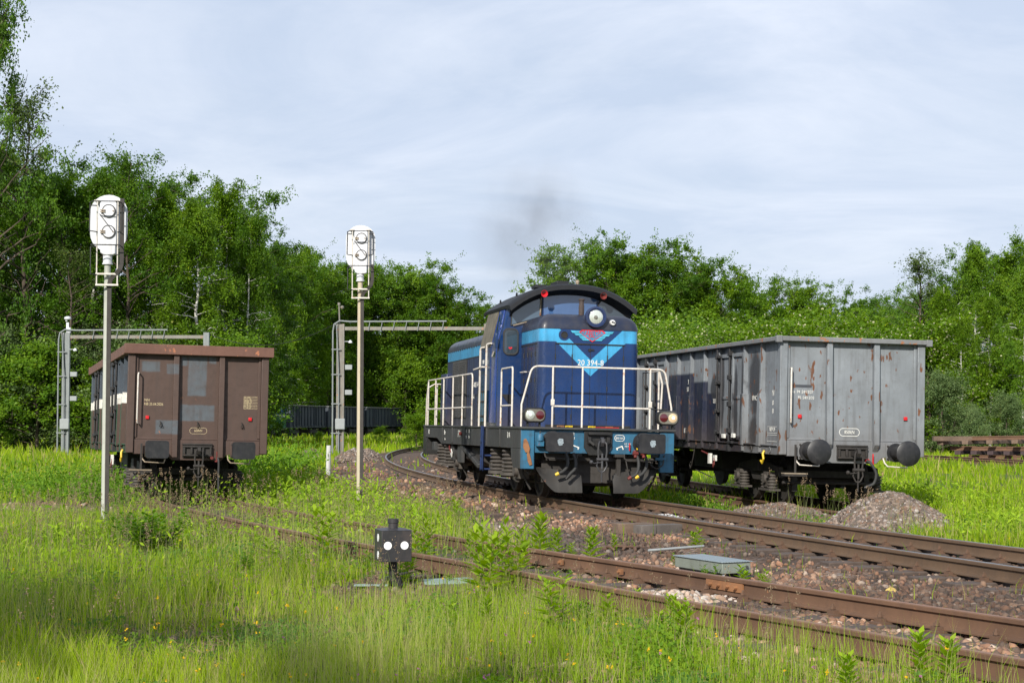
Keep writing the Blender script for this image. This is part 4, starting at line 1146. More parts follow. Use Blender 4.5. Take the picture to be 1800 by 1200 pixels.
# buffers: wide rounded rectangles
for x in (-0.875, 0.875):
    b_ = MB()
    b_.loft([[(px + x, 0.0, pz + 1.07) for px, pz in rounded(-0.25, 0.25, -0.175, 0.175, 0.045)], [(px + x, 0.012, pz + 1.07) for px, pz in rounded(-0.257, 0.257, -0.182, 0.182, 0.045)], [(px + x, 0.05, pz + 1.07) for px, pz in rounded(-0.257, 0.257, -0.182, 0.182, 0.045)]])
    b_.lathe([(0.17, 0.05), (0.11, 0.09), (0.11, 0.30), (0.15, 0.30), (0.16, 0.60), (0.20, 0.60), (0.20, 0.64)], (x, 0, 1.07), (0, 1, 0), 24)
    bf = part('buffer', b_, MAT['buffer'], LO)
    g = MB(); random.seed(int(x * 100)); pts = []
    for i in range(18):
        t = 2 * math.pi * i / 18; r = 0.062 * random.uniform(0.78, 1.12); pts.append((x + 0.01 + r * math.cos(t), 1.075 + r * 1.1 * math.sin(t)))
    g.prism(pts, 'xz', -0.003, 0.0)
    part('grease_spot', g, MAT['grease'] if 'grease' in MAT else MAT.setdefault('grease', plain('rubbed_pale_grease', (0.26, 0.31, 0.34), 0.5, var=0.45, scale=35)), bf)
# draw gear recess
dg = MB()
dg.prism([(-0.27, 0.97), (-0.18, 0.83), (0.18, 0.83), (0.27, 0.97), (0.27, 1.285), (-0.27, 1.285)], 'xz', 0.60, 0.638)
dg.box(-0.21, 0.21, 0.50, 0.60, 1.21, 1.25)
for s_ in (-1, 1):
    dg.bar((s_ * 0.20, 0.52, 1.10), (s_ * 0.10, 0.50, 1.02), 0.05, 0.05)
    dg.box(s_ * 0.18 - 0.03, s_ * 0.18 + 0.03, 0.53, 0.60, 1.04, 1.17)
part('draw_gear', dg, MAT['black'], LO, bevel=0.006)
screw_coupling(LO, 1.07, 0.62, mat=paint('worn_coupling_steel', (0.07, 0.07, 0.075), 0.4, metal=0.4))
for x in (-0.40, 0.42):
    part('plough_bracket', MB().box(x - 0.09, x + 0.09, 0.60, 0.75, 0.80, 0.857).box(x - 0.04, x + 0.04, 0.66, 0.74, 0.45, 0.80), MAT['under'], LO, bevel=0.006)
# snow ploughs: curved blades
for s_ in (-1, 1):
    rings = []
    for i in range(13):
        t = i / 12
        x = s_ * (0.30 + 0.86 * t)
        top = 0.50 + 0.10 * t
        bot = 0.13 + (0.0 if t < 0.55 else 0.42 * ((t - 0.55) / 0.45)**1.5)
        tpx = max(bot + 0.02, top - (0.05 if t < 0.06 else 0))
        yb = 0.66 + 0.10 * t
        ring = []
        for q in range(7):
            u = q / 6; z = bot + (tpx - bot) * u
            ring.append((x, yb - 0.10 * math.cos(u * 1.7) * 1.0, z))
        ring += [(a, b + 0.018, c) for a, b, c in ring[::-1]]
        rings.append(ring)
    pl = part('snow_plough', MB().loft(rings), paint('scuffed_plough_steel', (0.022, 0.020, 0.018), 0.6, dirt=(0.055, 0.047, 0.040), dirt_amt=0.5, rust=0.02), LO, ang=50)
    part('plough_arm', MB().bar((s_ * 0.42, 0.70, 0.5), (s_ * 0.42, 0.9, 0.95), 0.06, 0.03), MAT['under'], pl)
# hoses, cocks, pipes
YE = MAT['yellow']
hose(LO, [(-0.62, 0.60, 0.86), (-0.60, 0.52, 0.74), (-0.62, 0.47, 0.62), (-0.70, 0.45, 0.53), (-0.78, 0.46, 0.49)], 0.03, cap=YE)
hose(LO, [(-0.48, 0.60, 0.86), (-0.45, 0.52, 0.72), (-0.47, 0.47, 0.58), (-0.55, 0.45, 0.50), (-0.60, 0.45, 0.44)], 0.03, cap=MAT['black'])
hose(LO, [(0.70, 0.60, 0.88), (0.74, 0.50, 0.80), (0.75, 0.46, 0.64), (0.70, 0.44, 0.50), (0.60, 0.44, 0.44)], 0.03, cap=MAT['darkred'])
hose(LO, [(0.86, 0.60, 0.88), (0.90, 0.50, 0.80), (0.90, 0.46, 0.64), (0.83, 0.44, 0.52), (0.74, 0.44, 0.46)], 0.03, cap=YE)
ck = MB()
for x in (0.70, 0.86): ck.cyl((x - 0.05, 0.52, 0.88), (x + 0.05, 0.52, 0.88), 0.036, n=10).cyl((x, 0.50, 0.80), (x, 0.56, 0.93), 0.032, n=10)
part('air_cock', ck, MAT['darkred'], LO)
part('cock_handle', MB().obox((0.60, 0.58, 1.00), (0.018, 0.02, 0.14)), MAT['red'], LO)
part('cock_handle', MB().obox((0.75, 0.58, 1.02), (0.022, 0.02, 0.14)), YE, LO)
pp = MB()
pp.tube([(-1.02, 0.62, 0.86), (-1.02, 0.56, 0.80), (-1.0, 0.54, 0.77), (-0.55, 0.54, 0.75), (-0.42, 0.54, 0.76), (-0.40, 0.56, 0.84)], 0.016, 8)
pp.tube([(0.50, 0.58, 0.86), (0.50, 0.56, 0.78), (0.55, 0.54, 0.74), (1.10, 0.54, 0.75)], 0.016, 8)
pp.tube([(0.53, 0.56, 0.74), (0.57, 0.52, 0.5), (0.60, 0.50, 0.42)], 0.014, 8)
pp.tube([(1.28, 0.58, 0.86), (1.24, 0.52, 0.68), (1.12, 0.50, 0.60), (1.02, 0.52, 0.64), (0.98, 0.56, 0.72)], 0.013, 8)
pp.tube([(-1.12, 0.56, 1.26), (-1.14, 0.54, 1.20), (-1.18, 0.54, 1.17)], 0.012, 8)
part('air_pipe', pp, MAT['under'], LO)
part('bell', MB().lathe([(0.0, 0.09), (0.04, 0.085), (0.062, 0.06), (0.07, 0.0), (0.07, -0.05), (0.05, -0.06)], (-1.13, 0.53, 1.13), (0, 0, 1), 18).obox((-1.13, 0.55, 1.03), (0.14, 0.12, 0.10)), MLB, LO, bevel=0.006)
part('cable_socket', MB().obox((1.19, 0.58, 1.12), (0.15, 0.06, 0.06)).obox((1.20, 0.57, 0.78), (0.20, 0.06, 0.05)), MLB, LO, bevel=0.01)
# lettering on the beam
yB = 0.636
outline(LO, 0.32, 0.52, 1.10, 1.22, yB, tx)
text('850 kN', 0.062, (0.42, yB, 1.138), 'front', tx, LO, sx=0.8)
text('T11 M2', 0.07, (-0.56, yB, 1.20), 'front', tx, LO)
text('II', 0.07, (-0.46, yB, 1.12), 'front', tx, LO)
text('K.K. K.K.', 0.045, (0.585, yB, 1.04), 'front', tx, LO, sx=0.8)
text('MP-MP1', 0.045, (0.585, yB, 0.99), 'front', tx, LO, sx=0.8)
for s_ in (-1, 1):
    a_ = MB(); x = s_ * 0.43
    a_.prism([(x - 0.075 * s_, 0.955), (x + 0.045 * s_, 1.0), (x + 0.045 * s_, 1.02), (x - 0.075 * s_, 0.975)], 'xz', yB - 0.002, yB)
    a_.prism([(x - 0.075 * s_, 0.975), (x - 0.06 * s_, 0.93), (x - 0.04 * s_, 0.94), (x - 0.05 * s_, 0.985)], 'xz', yB - 0.004, yB - 0.0021)
    a_.prism([(x + 0.045 * s_, 1.02), (x + 0.075 * s_, 0.95), (x + 0.055 * s_, 0.945), (x + 0.03 * s_, 1.0)], 'xz', yB - 0.004, yB - 0.0021)
    part('jacking_mark', a_, tx, LO, smooth=False)
for y, s_ in ((1.75, 'D A'), (4.4, 'F'), (7.4, '[T1]'), (9.4, 'Skr'), (11.9, 'AZ')):
    text(s_, 0.16, (-1.481, y, 1.12), 'left', tx, LO)
text('Sm', 0.09, (-1.481, 9.35, 0.99), 'left', tx, LO)
for y in (6.1, 6.45): text('12', 0.09, (-1.481, y, 1.19), 'left', tx, LO); text('50', 0.09, (-1.481, y, 1.06), 'left', tx, LO)

# ---- front hood
HY, HB, HT = 1.42, 3.10, 3.225
prof = rounded(-0.985, 0.985, HY, HB + 0.12, 0.15, 6)
hd = MB().loft([[(x, y, DZ + 0.004) for x, y in prof], [(x, y, HT) for x, y in prof]])
H1 = part('front_hood', hd, MB1, LO, ang=30)
rings = []
for i in range(9):
    t = i / 8 * math.pi / 2
    ins = 0.30 * (1 - math.cos(t)); z = HT + 0.001 + 0.30 * math.sin(t)
    rings.append([(x, y, z) for x, y in rounded(-0.995 + ins, 0.995 - ins, HY - 0.01 + ins, HB + 0.12, max(0.16 - ins * 0.2, 0.05), 6)])
rings.append([(x * 0.4, y * 0.4 + 1.5, z + 0.02) for x, y, z in rings[-1]])
part('hood_top', MB().loft(rings), MCAP, H1, ang=50)
# door seams, hinges, handles
sm = MB()
for x in (-0.67, -0.33, 0.02, 0.36, 0.68):
    sm.box(x - 0.004, x + 0.004, HY - 0.0045, HY + 0.01, DZ + 0.05, 2.93)
sm.box(-0.67, 0.70, HY - 0.022, HY + 0.01, 2.935, 2.955)
sm.box(-0.84, 0.84, HY - 0.012, HY + 0.01, DZ + 0.006, DZ + 0.05)
for x in (-0.67, -0.34, 0.36, 0.68):
    for z in (1.5, 2.05, 2.65): sm.cyl((x, HY - 0.008, z), (x, HY - 0.008, z + 0.09), 0.011, n=8)
sm.obox((0.05, HY - 0.02, 2.84), (0.07, 0.03, 0.03)); sm.obox((0.0, HY - 0.015, 2.83), (0.05, 0.02, 0.05))
for y in (1.75, 2.1, 2.45, 2.8):
    sm.box(-0.9895, -0.98, y - 0.004, y + 0.004, DZ + 0.05, 2.93)
    for z in (1.6, 2.2, 2.7): sm.cyl((-0.992, y, z), (-0.992, y, z + 0.09), 0.011, n=8)
sm.box(-0.995, -0.98, 1.6, 3.08, 2.935, 2.955)
part('door_seams', sm, MAT['black'], H1)
part('grab_bar', MB().tube([(-0.985, 2.55, 2.42), (-1.03, 2.55, 2.42), (-1.03, 2.75, 2.42), (-1.03, 2.95, 2.42), (-0.985, 2.95, 2.42)], 0.011, 6), MAT['white'], H1)
# round port and emblem
pr = MB().lathe([(0.001, -0.004), (0.052, -0.004), (0.055, -0.016), (0.066, -0.016), (0.068, 0.01)], (-0.50, HY - 0.001, 3.11), (0, 1, 0), 24)
part('port_ring', pr, MAT['black'], H1)
part('port_plate', MB().lathe([(0.001, 0.0), (0.11, 0.0), (0.11, 0.02)], (-0.50, HY - 0.004, 3.11), (0, 1, 0), 30), paint('dark_blue_disc', BLUE, 0.3), H1)
cx, cz, ye = 0.05, 3.10, HY - 0.02
LBm = plain('emblem_light_blue', (0.06, 0.36, 0.52), 0.4)
w = MB()
for s_ in (-1, 1):
    for i, (xo, z0, z1) in enumerate(((0.43, 0.055, 0.098), (0.36, 0.006, 0.049), (0.27, -0.043, 0.0), (0.22, -0.085, -0.049))):
        P = [(cx + s_ * 0.02, cz + z0), (cx + s_ * (xo - 0.035), cz + z0), (cx + s_ * xo, cz + z1), (cx + s_ * 0.02, cz + z1)]
        w.prism(P, 'xz', ye + 0.004, ye + 0.018)
EM = part('emblem', w, LBm, H1, smooth=False)
tri = [(-0.20, 0.12), (0.20, 0.12), (0.265, 0.075), (0.0, -0.115), (-0.265, 0.075)]
sh = MB().prism([(cx + a, cz + b) for a, b in tri], 'xz', ye, ye + 0.015)
part('emblem_shield', sh, MAT['loco_red'], EM, smooth=False)
sh = MB().prism([(cx + a * 0.88, cz + 0.012 + (b - 0.012) * 0.82) for a, b in tri], 'xz', ye - 0.003, ye + 0.014)
part('emblem_field', sh, plain('emblem_blue', (0.05, 0.20, 0.34), 0.4), EM, smooth=False)
for ch, x, s_, zb in zip('FABLOK', (-0.165, -0.105, -0.04, 0.025, 0.085, 0.155), (0.085, 0.115, 0.15, 0.15, 0.115, 0.085), (0.035, 0.005, -0.03, -0.03, 0.005, 0.035)):
    text(ch, s_ * 1.2, (cx + x * 0.98, ye - 0.0055, cz + zb + 0.004), 'front', MAT['loco_red'], EM, sx=0.72)
nb = text('20 394-8', 0.158, (0.03, HY - 0.006, 2.535), 'front', tx, H1, sx=0.92)
nb.data.transform(Matrix.Identity(4))
# big head lamp, exhaust pipe, whistle lamp
hl = MB().lathe([(0.06, 0.24), (0.15, 0.20), (0.20, 0.10), (0.205, 0.0), (0.20, -0.015), (0.165, -0.018), (0.160, 0.0)], (0.10, HY - 0.09, 3.47), (0, 1, 0), 36)
hl.cyl((0.10, HY + 0.03, 3.20), (0.10, HY + 0.03, 3.35), 0.03)
HL = part('headlamp', hl, paint('navy_lamp_shell', (0.015, 0.03, 0.09), 0.3), LO)
part('lamp_lens', MB().lathe([(0.001, -0.022), (0.08, -0.014), (0.14, 0.002), (0.162, 0.014), (0.16, 0.03)], (0.10, HY - 0.09, 3.47), (0, 1, 0), 36), LAMPG, HL)
part('lamp_reflector', MB().lathe([(0.001, -0.034), (0.035, -0.030), (0.04, -0.015), (0.001, -0.010)], (0.09, HY - 0.09, 3.46), (0, 1, 0), 20), plain('reflector_centre', (0.25, 0.24, 0.20), 0.3, 0.6), HL)
part('exhaust_stub', MB().lathe([(0.055, 0), (0.055, 0.26), (0.048, 0.27), (0.048, 0.36), (0.062, 0.36), (0.062, 0.385), (0.03, 0.395), (0.001, 0.395)], (-0.09, 1.75, 3.45), (0, 0, 1), 16), paint('rusty_exhaust', (0.05, 0.035, 0.03), 0.7, rust=0.1), LO)
part('small_lamp', MB().lathe([(0.0, -0.06), (0.045, -0.055), (0.055, -0.03), (0.055, 0.03), (0.04, 0.08)], (0.45, HY + 0.0, 3.375), (0, 1, 0.1), 18), plain('white_glass', (0.7, 0.7, 0.68), 0.3), LO)
part('small_lamp_face', MB().obox((0.435, HY - 0.062, 3.385), (0.03, 0.012, 0.03)).obox((0.468, HY - 0.062, 3.375), (0.022, 0.012, 0.022)), MAT['black'], LO)
# ---- cab
CY0, CY1 = 3.10, 5.20
def cabx(z):  # half width by height
    return 1.45 if z < 2.95 else 1.45 - 0.19 * (z - 2.95) / 0.85
def archz(x): return 3.74 + 0.45 * (1 - abs(x / 1.29)**2.3)
side = [(-1.45, DZ + 0.004), (1.45, DZ + 0.004), (1.45, 2.95), (1.26, 3.74)] + [(x, archz(x) - 0.02) for x in np.linspace(1.2, -1.2, 15)] + [(-1.26, 3.74), (-1.45, 2.95)]
cabm = MB()
def cab_ring(y, ins=0.0): return [(x * (1 - ins / 1.45), y, z) for x, z in side]
cabm.loft([cab_ring(CY0, 0.05), cab_ring(CY0 + 0.05), cab_ring(CY1 - 0.05), cab_ring(CY1, 0.05)])
CB = part('cab', cabm, MBC, LO, ang=25)
# roof
ring0 = []
def roof_ring(y, lift, hw=1.33, th=0.055):
    xs = np.linspace(-hw, hw, 21)
    zz = lambda x: 3.76 + lift + 0.47 * (1 - abs(x / hw)**2.4)
    return [(x, y, zz(x)) for x in xs] + [(x * 0.985, y, zz(x) - th) for x in xs[::-1]]
rf = MB().loft([roof_ring(2.72, -0.045, 1.31, 0.085), roof_ring(2.78, -0.01, 1.33, 0.09), roof_ring(3.3, 0.0), roof_ring(5.2, 0.0), roof_ring(5.5, -0.01), roof_ring(5.54, -0.03, 1.32, 0.06)])
RF = part('cab_roof', rf, MROOF, CB, ang=40)
# visor under the front edge of the roof
vz = MB().loft([[(x * 0.94, y, z - 0.06 - dz) for x, y, z in roof_ring(yy, 0.0)[:21]] + [(x * 0.94, y + 0.02, z - 0.06 - dz) for x, y, z in roof_ring(yy, 0.0)[:21]][::-1] for yy, dz in ((2.82, 0.0), (3.09, 0.16))])
part('visor', vz, MROOF, RF, ang=40)
for x in (-0.62, 0.60):
    hn = MB().lathe([(0.03, 0.16), (0.035, 0.10), (0.045, 0.04), (0.07, 0.0), (0.066, 0.0), (0.03, 0.05), (0.001, 0.08)], (x, 2.70, 3.995), (0, 1, 0), 20)
    part('horn', hn, MAT['loco_red'] if x < 0 else MAT['darkred'], RF)
tl = MB()
for x in (-0.98, -1.12):
    y = 3.7 if x > -1.0 else 4.7
    tl.tube([(x, y - 0.05, archz(x) + 0.0), (x, y - 0.05, archz(x) + 0.08), (x, y - 0.02, archz(x) + 0.12), (x, y + 0.02, archz(x) + 0.12), (x, y + 0.05, archz(x) + 0.08), (x, y + 0.05, archz(x))], 0.012, 6)
part('lifting_eye', tl, MROOF, RF)
part('roof_hatch', MB().box(-0.30, -0.05, 3.0, 3.6, 4.20, 4.29).box(-0.72, -0.5, 3.1, 3.5, 4.14, 4.21), MROOF, RF, bevel=0.01)
part('whistle', MB().lathe([(0.03, 0), (0.03, 0.06), (0.04, 0.07), (0.04, 0.12), (0.02, 0.13)], (0.15, 3.1, 4.2), (0, 0, 1), 12), MAT['tan'], RF)
# windows of the cab front
yw = CY0 - 0.008
def pane(name, pts, y, mat, rim, th=0.035, fr=None, depth=0.02):
    cx_ = sum(p[0] for p in pts) / len(pts); cz_ = sum(p[1] for p in pts) / len(pts)
    def off(p, k):
        dx, dz = p[0] - cx_, p[1] - cz_; l = math.hypot(dx, dz); return (p[0] + dx / l * k, p[1] + dz / l * k)
    o = [off(p, th) for p in pts]
    f = MB(); n = len(pts)
    f.v = [(a, y - depth, b) for a, b in o] + [(a, y - depth, b) for a, b in pts] + [(a, y + 0.03, b) for a, b in o] + [(a, y + 0.0, b) for a, b in pts]
    for i in range(n):
        j = (i + 1) % n
        for q in ([i, j, n + j, n + i], [i, 2 * n + i, 2 * n + j, j], [n + i, n + j, 3 * n + j, 3 * n + i]): f.f.append(q); f.m.append(0)
    fo = part('window', f, rim, CB, smooth=False)
    part('pane', MB().prism(pts, 'xz', y - depth * 0.4, y + 0.02), mat, fo, smooth=False)
    return fo
pane('w', [(-1.20, 3.38), (-0.62, 3.56), (-0.60, 3.86), (-0.66, 3.97), (-1.10, 3.86), (-1.18, 3.76)], yw, GLASS2, MAT['rubber'], 0.03)
pane('w', [(0.62, 3.58), (1.16, 3.42), (1.18, 3.50), (1.10, 3.82), (0.66, 3.93), (0.60, 3.84)], yw, GLASS, MAT['rubber'], 0.03)
pane('w', [(-0.55, 3.46), (0.55, 3.48), (0.55, 3.98), (0.0, 4.04), (-0.55, 3.98)], yw, glass('blue_tinted_windscreen', (0.035, 0.075, 0.17)), plain('blue_rim', BLUE, 0.4), 0.02)
part('wiper', MB().tube([(-1.17, yw - 0.03, 3.36), (-0.9, yw - 0.035, 3.44), (-0.66, yw - 0.035, 3.51)], 0.012, 6).tube([(-0.62, yw - 0.02, 3.58), (-0.605, yw - 0.03, 4.0)], 0.012, 6), MAT['tan'], CB)
ov = rounded(-1.345, -1.075, 2.80, 3.28, 0.09, 5)
fo = pane('w', ov, yw, GLASS, MAT['rubber'], 0.03, depth=0.03)
hb_ = MB().prism([(-1.26, 2.915), (-1.235, 2.93), (-1.21, 2.92), (-1.195, 2.935), (-1.175, 2.915), (-1.185, 2.895), (-1.22, 2.88)], 'xz', yw - 0.014, yw - 0.009)
part('red_glove', hb_, MAT['loco_red'], fo)
# side: curtained window, door, mirror
def sidepane(pts, out, mat, name='window', rim=None, th=0.04):
    """pts (y, z) on the left side of the cab"""
    f = MB(); 
    cy = sum(p[0] for p in pts) / len(pts); cz_ = sum(p[1] for p in pts) / len(pts)
    def off(p, k):
        dy, dz = p[0] - cy, p[1] - cz_; l = math.hypot(dy, dz); return (p[0] + dy / l * k, p[1] + dz / l * k)
    o = [off(p, th) for p in pts]
    f.loft([[(-cabx(z) + 0.01, y, z) for y, z in o], [(-cabx(z) - out, y, z) for y, z in o]])
    w_ = part(name, f, rim or MAT['rubber'], CB, smooth=False)
    f = MB().loft([[(-cabx(z) + 0.01, y, z) for y, z in pts], [(-cabx(z) - out - 0.006, y, z) for y, z in pts]])
    part('pane', f, mat, w_, smooth=False)
    return w_
sidepane([(3.95, 2.99), (5.08, 2.99), (5.05, 3.67), (4.0, 3.67)], 0.02, CURT, rim=plain('curtain_frame', (0.10, 0.085, 0.06), 0.6))
dn = MB()
dn.loft([[(-cabx(z) + 0.01, y, z) for y, z in ((3.30, 1.4), (3.90, 1.4), (3.90, 2.95), (3.86, 3.7), (3.34, 3.7), (3.30, 2.95))], [(-cabx(z) - 0.012, y, z) for y, z in ((3.30, 1.4), (3.90, 1.4), (3.90, 2.95), (3.86, 3.7), (3.34, 3.7), (3.30, 2.95))]])
dr = part('door', dn, paint('brighter_blue_door', (0.006, 0.045, 0.26), 0.3, dirt_amt=0.25, var=0.02, coat=0.3, bump=0.05, low=(1.9, 0.5)), CB, bevel=0.006)
part('door_window', MB().loft([[(-cabx(z) - 0.0, y, z) for y, z in ((3.42, 2.75), (3.78, 2.75), (3.75, 3.62), (3.45, 3.62))], [(-cabx(z) - 0.018, y, z) for y, z in ((3.42, 2.75), (3.78, 2.75), (3.75, 3.62), (3.45, 3.62))]]), GLASS, dr, smooth=False)
part('mirror', MB().tube([(-1.40, 3.16, 3.30), (-1.50, 3.12, 3.22)], 0.012, 6).obox((-1.50, 3.10, 3.05), (0.05, 0.10, 0.30)).obox((-1.42, 3.08, 3.50), (0.03, 0.06, 0.26)), MBC, CB, bevel=0.01)
part('air_vent', MB().prism([(-1.38, 1.98), (-1.12, 1.98), (-1.16, 1.90), (-1.16, 1.80), (-1.24, 1.80)], 'xz', CY0 - 0.03, CY0 + 0.01), MAT['black'], CB)
for z in (3.62, ):
    part('gutter', MB().bar((-cabx(3.72) - 0.02, 3.15, 3.735), (-cabx(3.72) - 0.02, 5.15, 3.735), 0.03, 0.02), MBC, CB)
text('394', 0.15, (-1.452, 4.75, 2.62), 'left', tx, CB)
text('8', 0.12, (-1.452, 4.2, 2.62), 'left', tx, CB)
lp = MB().box(-1.475, -1.44, 4.15, 5.12, 1.42, 2.05)
part('fuel_panel', lp, paint('faded_light_blue_panel', (0.06, 0.20, 0.30), 0.5, dirt_amt=0.7, rust=0.05), CB, bevel=0.01)
bb = MB()
for y in (4.15, 4.38, 4.6, 4.86, 5.12): bb.box(-1.492, -1.474, y - 0.012, y + 0.012, 1.42, 2.07)
for z in (1.55, 1.85, 2.06): bb.box(-1.497, -1.474, 4.12, 5.14, z - 0.014, z + 0.014)
part('panel_frame', bb, MAT['frame_grey'], CB)
# ---- rear hood
RY0, RY1 = CY1 - 0.05, 11.9
prof = rounded(-1.05, 1.05, RY0, RY1, 0.10, 5)
H2 = part('rear_hood', MB().loft([[(x, y, DZ + 0.004) for x, y in prof], [(x, y, 3.16) for x, y in prof]]), MBR, LO, ang=30)
rings = []
for i in range(8):
    t = i / 7 * math.pi / 2
    ins = 0.34 * (1 - math.cos(t)); z = 3.161 + 0.30 * math.sin(t)
    rings.append([(x, y, z) for x, y in rounded(-1.055 + ins, 1.055 - ins, RY0, RY1 + 0.005 - ins * 0.8, max(0.10 - ins * 0.2, 0.03), 5)])
HTp = part('hood_top', MB().loft(rings), MCAP, H2, ang=50)
sb = MB()
for y in (6.2, 7.9, 9.3, 10.6):
    sb.loft([[(x * 1.003, y + dy, z + 0.006) for x, z in [(-1.055, 3.17), (-1.0, 3.32), (-0.88, 3.42), (-0.7, 3.463), (0.7, 3.463), (0.88, 3.42), (1.0, 3.32), (1.055, 3.17)]] + [(x * 0.97, y + dy, z - 0.04) for x, z in [(1.055, 3.17), (1.0, 3.32), (0.7, 3.44), (-0.7, 3.44), (-1.0, 3.32), (-1.055, 3.17)]] for dy in (-0.02, 0.02)])
part('roof_seams', sb, MCAP, HTp)
sd_ = MB()
for y in np.arange(5.6, 11.8, 0.62): sd_.box(-1.0555, -1.04, y - 0.005, y + 0.005, DZ + 0.02, 2.91)
sd_.box(-1.058, -1.04, 5.3, 11.8, 2.905, 2.925)
for y in np.arange(5.6, 11.8, 0.31): sd_.box(-1.064, -1.04, y - 0.02, y + 0.02, 3.14, 3.175)
part('door_seams', sd_, MAT['black'], H2)
gl = MB().box(-1.062, -1.04, 8.95, 10.9, 1.52, 2.90)
GR = part('radiator_grille', gl, MAT['black'], H2)
sl_ = MB()
for i in range(34): 
    z = 1.55 + i * 0.0395
    sl_.prism([(-1.063, z), (-1.085, z - 0.012), (-1.085, z + 0.006), (-1.063, z + 0.02)], 'xz', 9.0, 10.85)
for y in np.arange(9.0, 10.9, 0.13): sl_.box(-1.09, -1.064, y - 0.01, y + 0.01, 1.53, 2.89)
sl_.box(-1.095, -1.064, 9.88, 9.98, 1.53, 2.89)
part('louvres', sl_, MAT['frame_grey'], GR, smooth=False)
part('rear_locker', MB().box(-1.18, -0.75, 11.2, 12.05, DZ + 0.004, 2.62), MBR, H2, bevel=0.02)
text('025 002 3-4', 0.17, (-1.058, 7.85, 2.22), 'left', tx, H2)
text('5-001', 0.15, (-1.058, 8.05, 1.96), 'left', tx, H2)
part('exhaust_stack', MB().lathe([(0.14, 0), (0.13, 0.18), (0.10, 0.18), (0.10, 0.05), (0.001, 0.05)], (0.1, 8.4, 3.40), (0, 0, 1), 18), MAT['black'], HTp)
# ---- railings
WH = MAT['white']
def rail(name, lists, r=0.0185):
    mb = MB()
    for l in lists: mb.tube(l, r, 8)
    return part(name, mb, WH, LO)
def arc(pts, k, n=5):
    """round the corner at pts[k]"""
    P = [Vector(p) for p in pts]; out = P[:k]
    a = P[k] + (P[k - 1] - P[k]).normalized() * 0.13; b = P[k] + (P[k + 1] - P[k]).normalized() * 0.13
    for i in range(n + 1):
        t = i / n; out.append(a * (1 - t)**2 + P[k] * 2 * t * (1 - t) + b * t * t)
    return [tuple(p) for p in out + P[k + 1:]]
yR = 0.70; TZ = 2.47
pts = [(-1.46, yR, DZ - 0.01), (-1.46, yR, 1.75), (-1.27, yR, TZ), (1.30, yR, TZ), (1.44, yR, 1.75), (1.45, yR, DZ - 0.01)]
pts = arc(pts, 2); k = len(pts) - 3; pts = arc(pts, k)
rail('front_railing', [pts, [(-0.87, yR, DZ - 0.01), (-0.87, yR, TZ)], [(-0.30, yR, DZ - 0.01), (-0.30, yR, TZ)], [(0.50, yR, DZ - 0.01), (0.50, yR, TZ)], [(1.02, yR, DZ - 0.01), (1.02, yR, TZ)],
      [(-0.87, yR, 1.73), (1.02, yR, 1.72)], [(1.24, yR + 0.04, 1.6), (1.27, yR + 0.05, 2.2), (1.20, yR + 0.03, TZ - 0.02)]])
for x in (-0.87, 1.02): part('chain_clip', MB().obox((x, yR - 0.01, 1.80), (0.07, 0.05, 0.12)), WH, LO, bevel=0.01)
part('chain_hook', MB().tube([(1.05, yR, 1.72), (1.20, yR, 1.71), (1.36, yR, 1.72)], 0.014, 6), MAT['black'], LO)
xL = -1.455
rail('side_railing', [arc([(xL, 1.55, DZ), (xL, 1.55, TZ), (xL, 2.75, TZ + 0.0), (xL, 2.75, DZ)], 1) if 0 else [(xL, 1.60, DZ - 0.01), (xL, 1.60, TZ - 0.05), (xL, 1.65, TZ), (xL, 2.65, TZ), (xL, 2.70, TZ - 0.05), (xL, 2.70, DZ - 0.01)], [(xL, 1.60, 1.74), (xL, 2.70, 1.74)]])
for y, zt in ((4.05, 3.03), (4.75, 2.98)):
    rail('door_handrail', [[(xL - 0.06, y, DZ - 0.01), (xL - 0.06, y, zt - 0.05), (xL - 0.05, y - 0.03, zt - 0.01), (xL + 0.0, y - 0.20, zt)]], 0.022)
rail('cab_step_bar', [[(xL - 0.03, 4.4, 2.56), (xL - 0.09, 4.4, 2.56), (xL - 0.09, 5.35, 2.53)]], 0.018)
ys = [5.95, 7.2, 8.5, 9.85, 11.1, 12.3]
top = [(xL, ys[0], DZ - 0.01), (xL, ys[0], TZ), (xL, ys[-1] - 0.02, TZ), (xL + 0.01, 12.62, 2.0), (xL + 0.01, 12.66, DZ - 0.01)]
rail('side_railing', [arc(top, 1), [(xL, ys[0], 1.74), (xL, ys[-1], 1.74)]] + [[(xL, y, DZ - 0.01), (xL, y, TZ)] for y in ys[1:]], 0.0185)
rail('rear_railing', [[(-1.40, 12.62, DZ - 0.01), (-1.40, 12.62, 2.3), (-1.25, 12.62, TZ - 0.08), (-0.2, 12.62, TZ - 0.08), (-0.2, 12.62, DZ - 0.01)], [(-1.40, 12.62, 1.75), (1.4, 12.62, 1.75)], [(-0.9, 12.62, DZ - 0.01), (-0.9, 12.62, TZ - 0.08)], [(1.4, 12.62, DZ - 0.01), (1.4, 12.62, TZ), (0.3, 12.62, TZ)]])
rail('side_railing', [[(-xL, ys[0], DZ), (-xL, ys[0], TZ), (-xL, 12.3, TZ), (-xL, 12.3, DZ)], [(-xL, 1.6, DZ), (-xL, 1.6, TZ), (-xL, 2.7, TZ), (-xL, 2.7, DZ)]])
for x in (-1.28, -0.95): rail('platform_post', [[(x, 12.0, DZ), (x, 12.0, 2.35)]], 0.018)
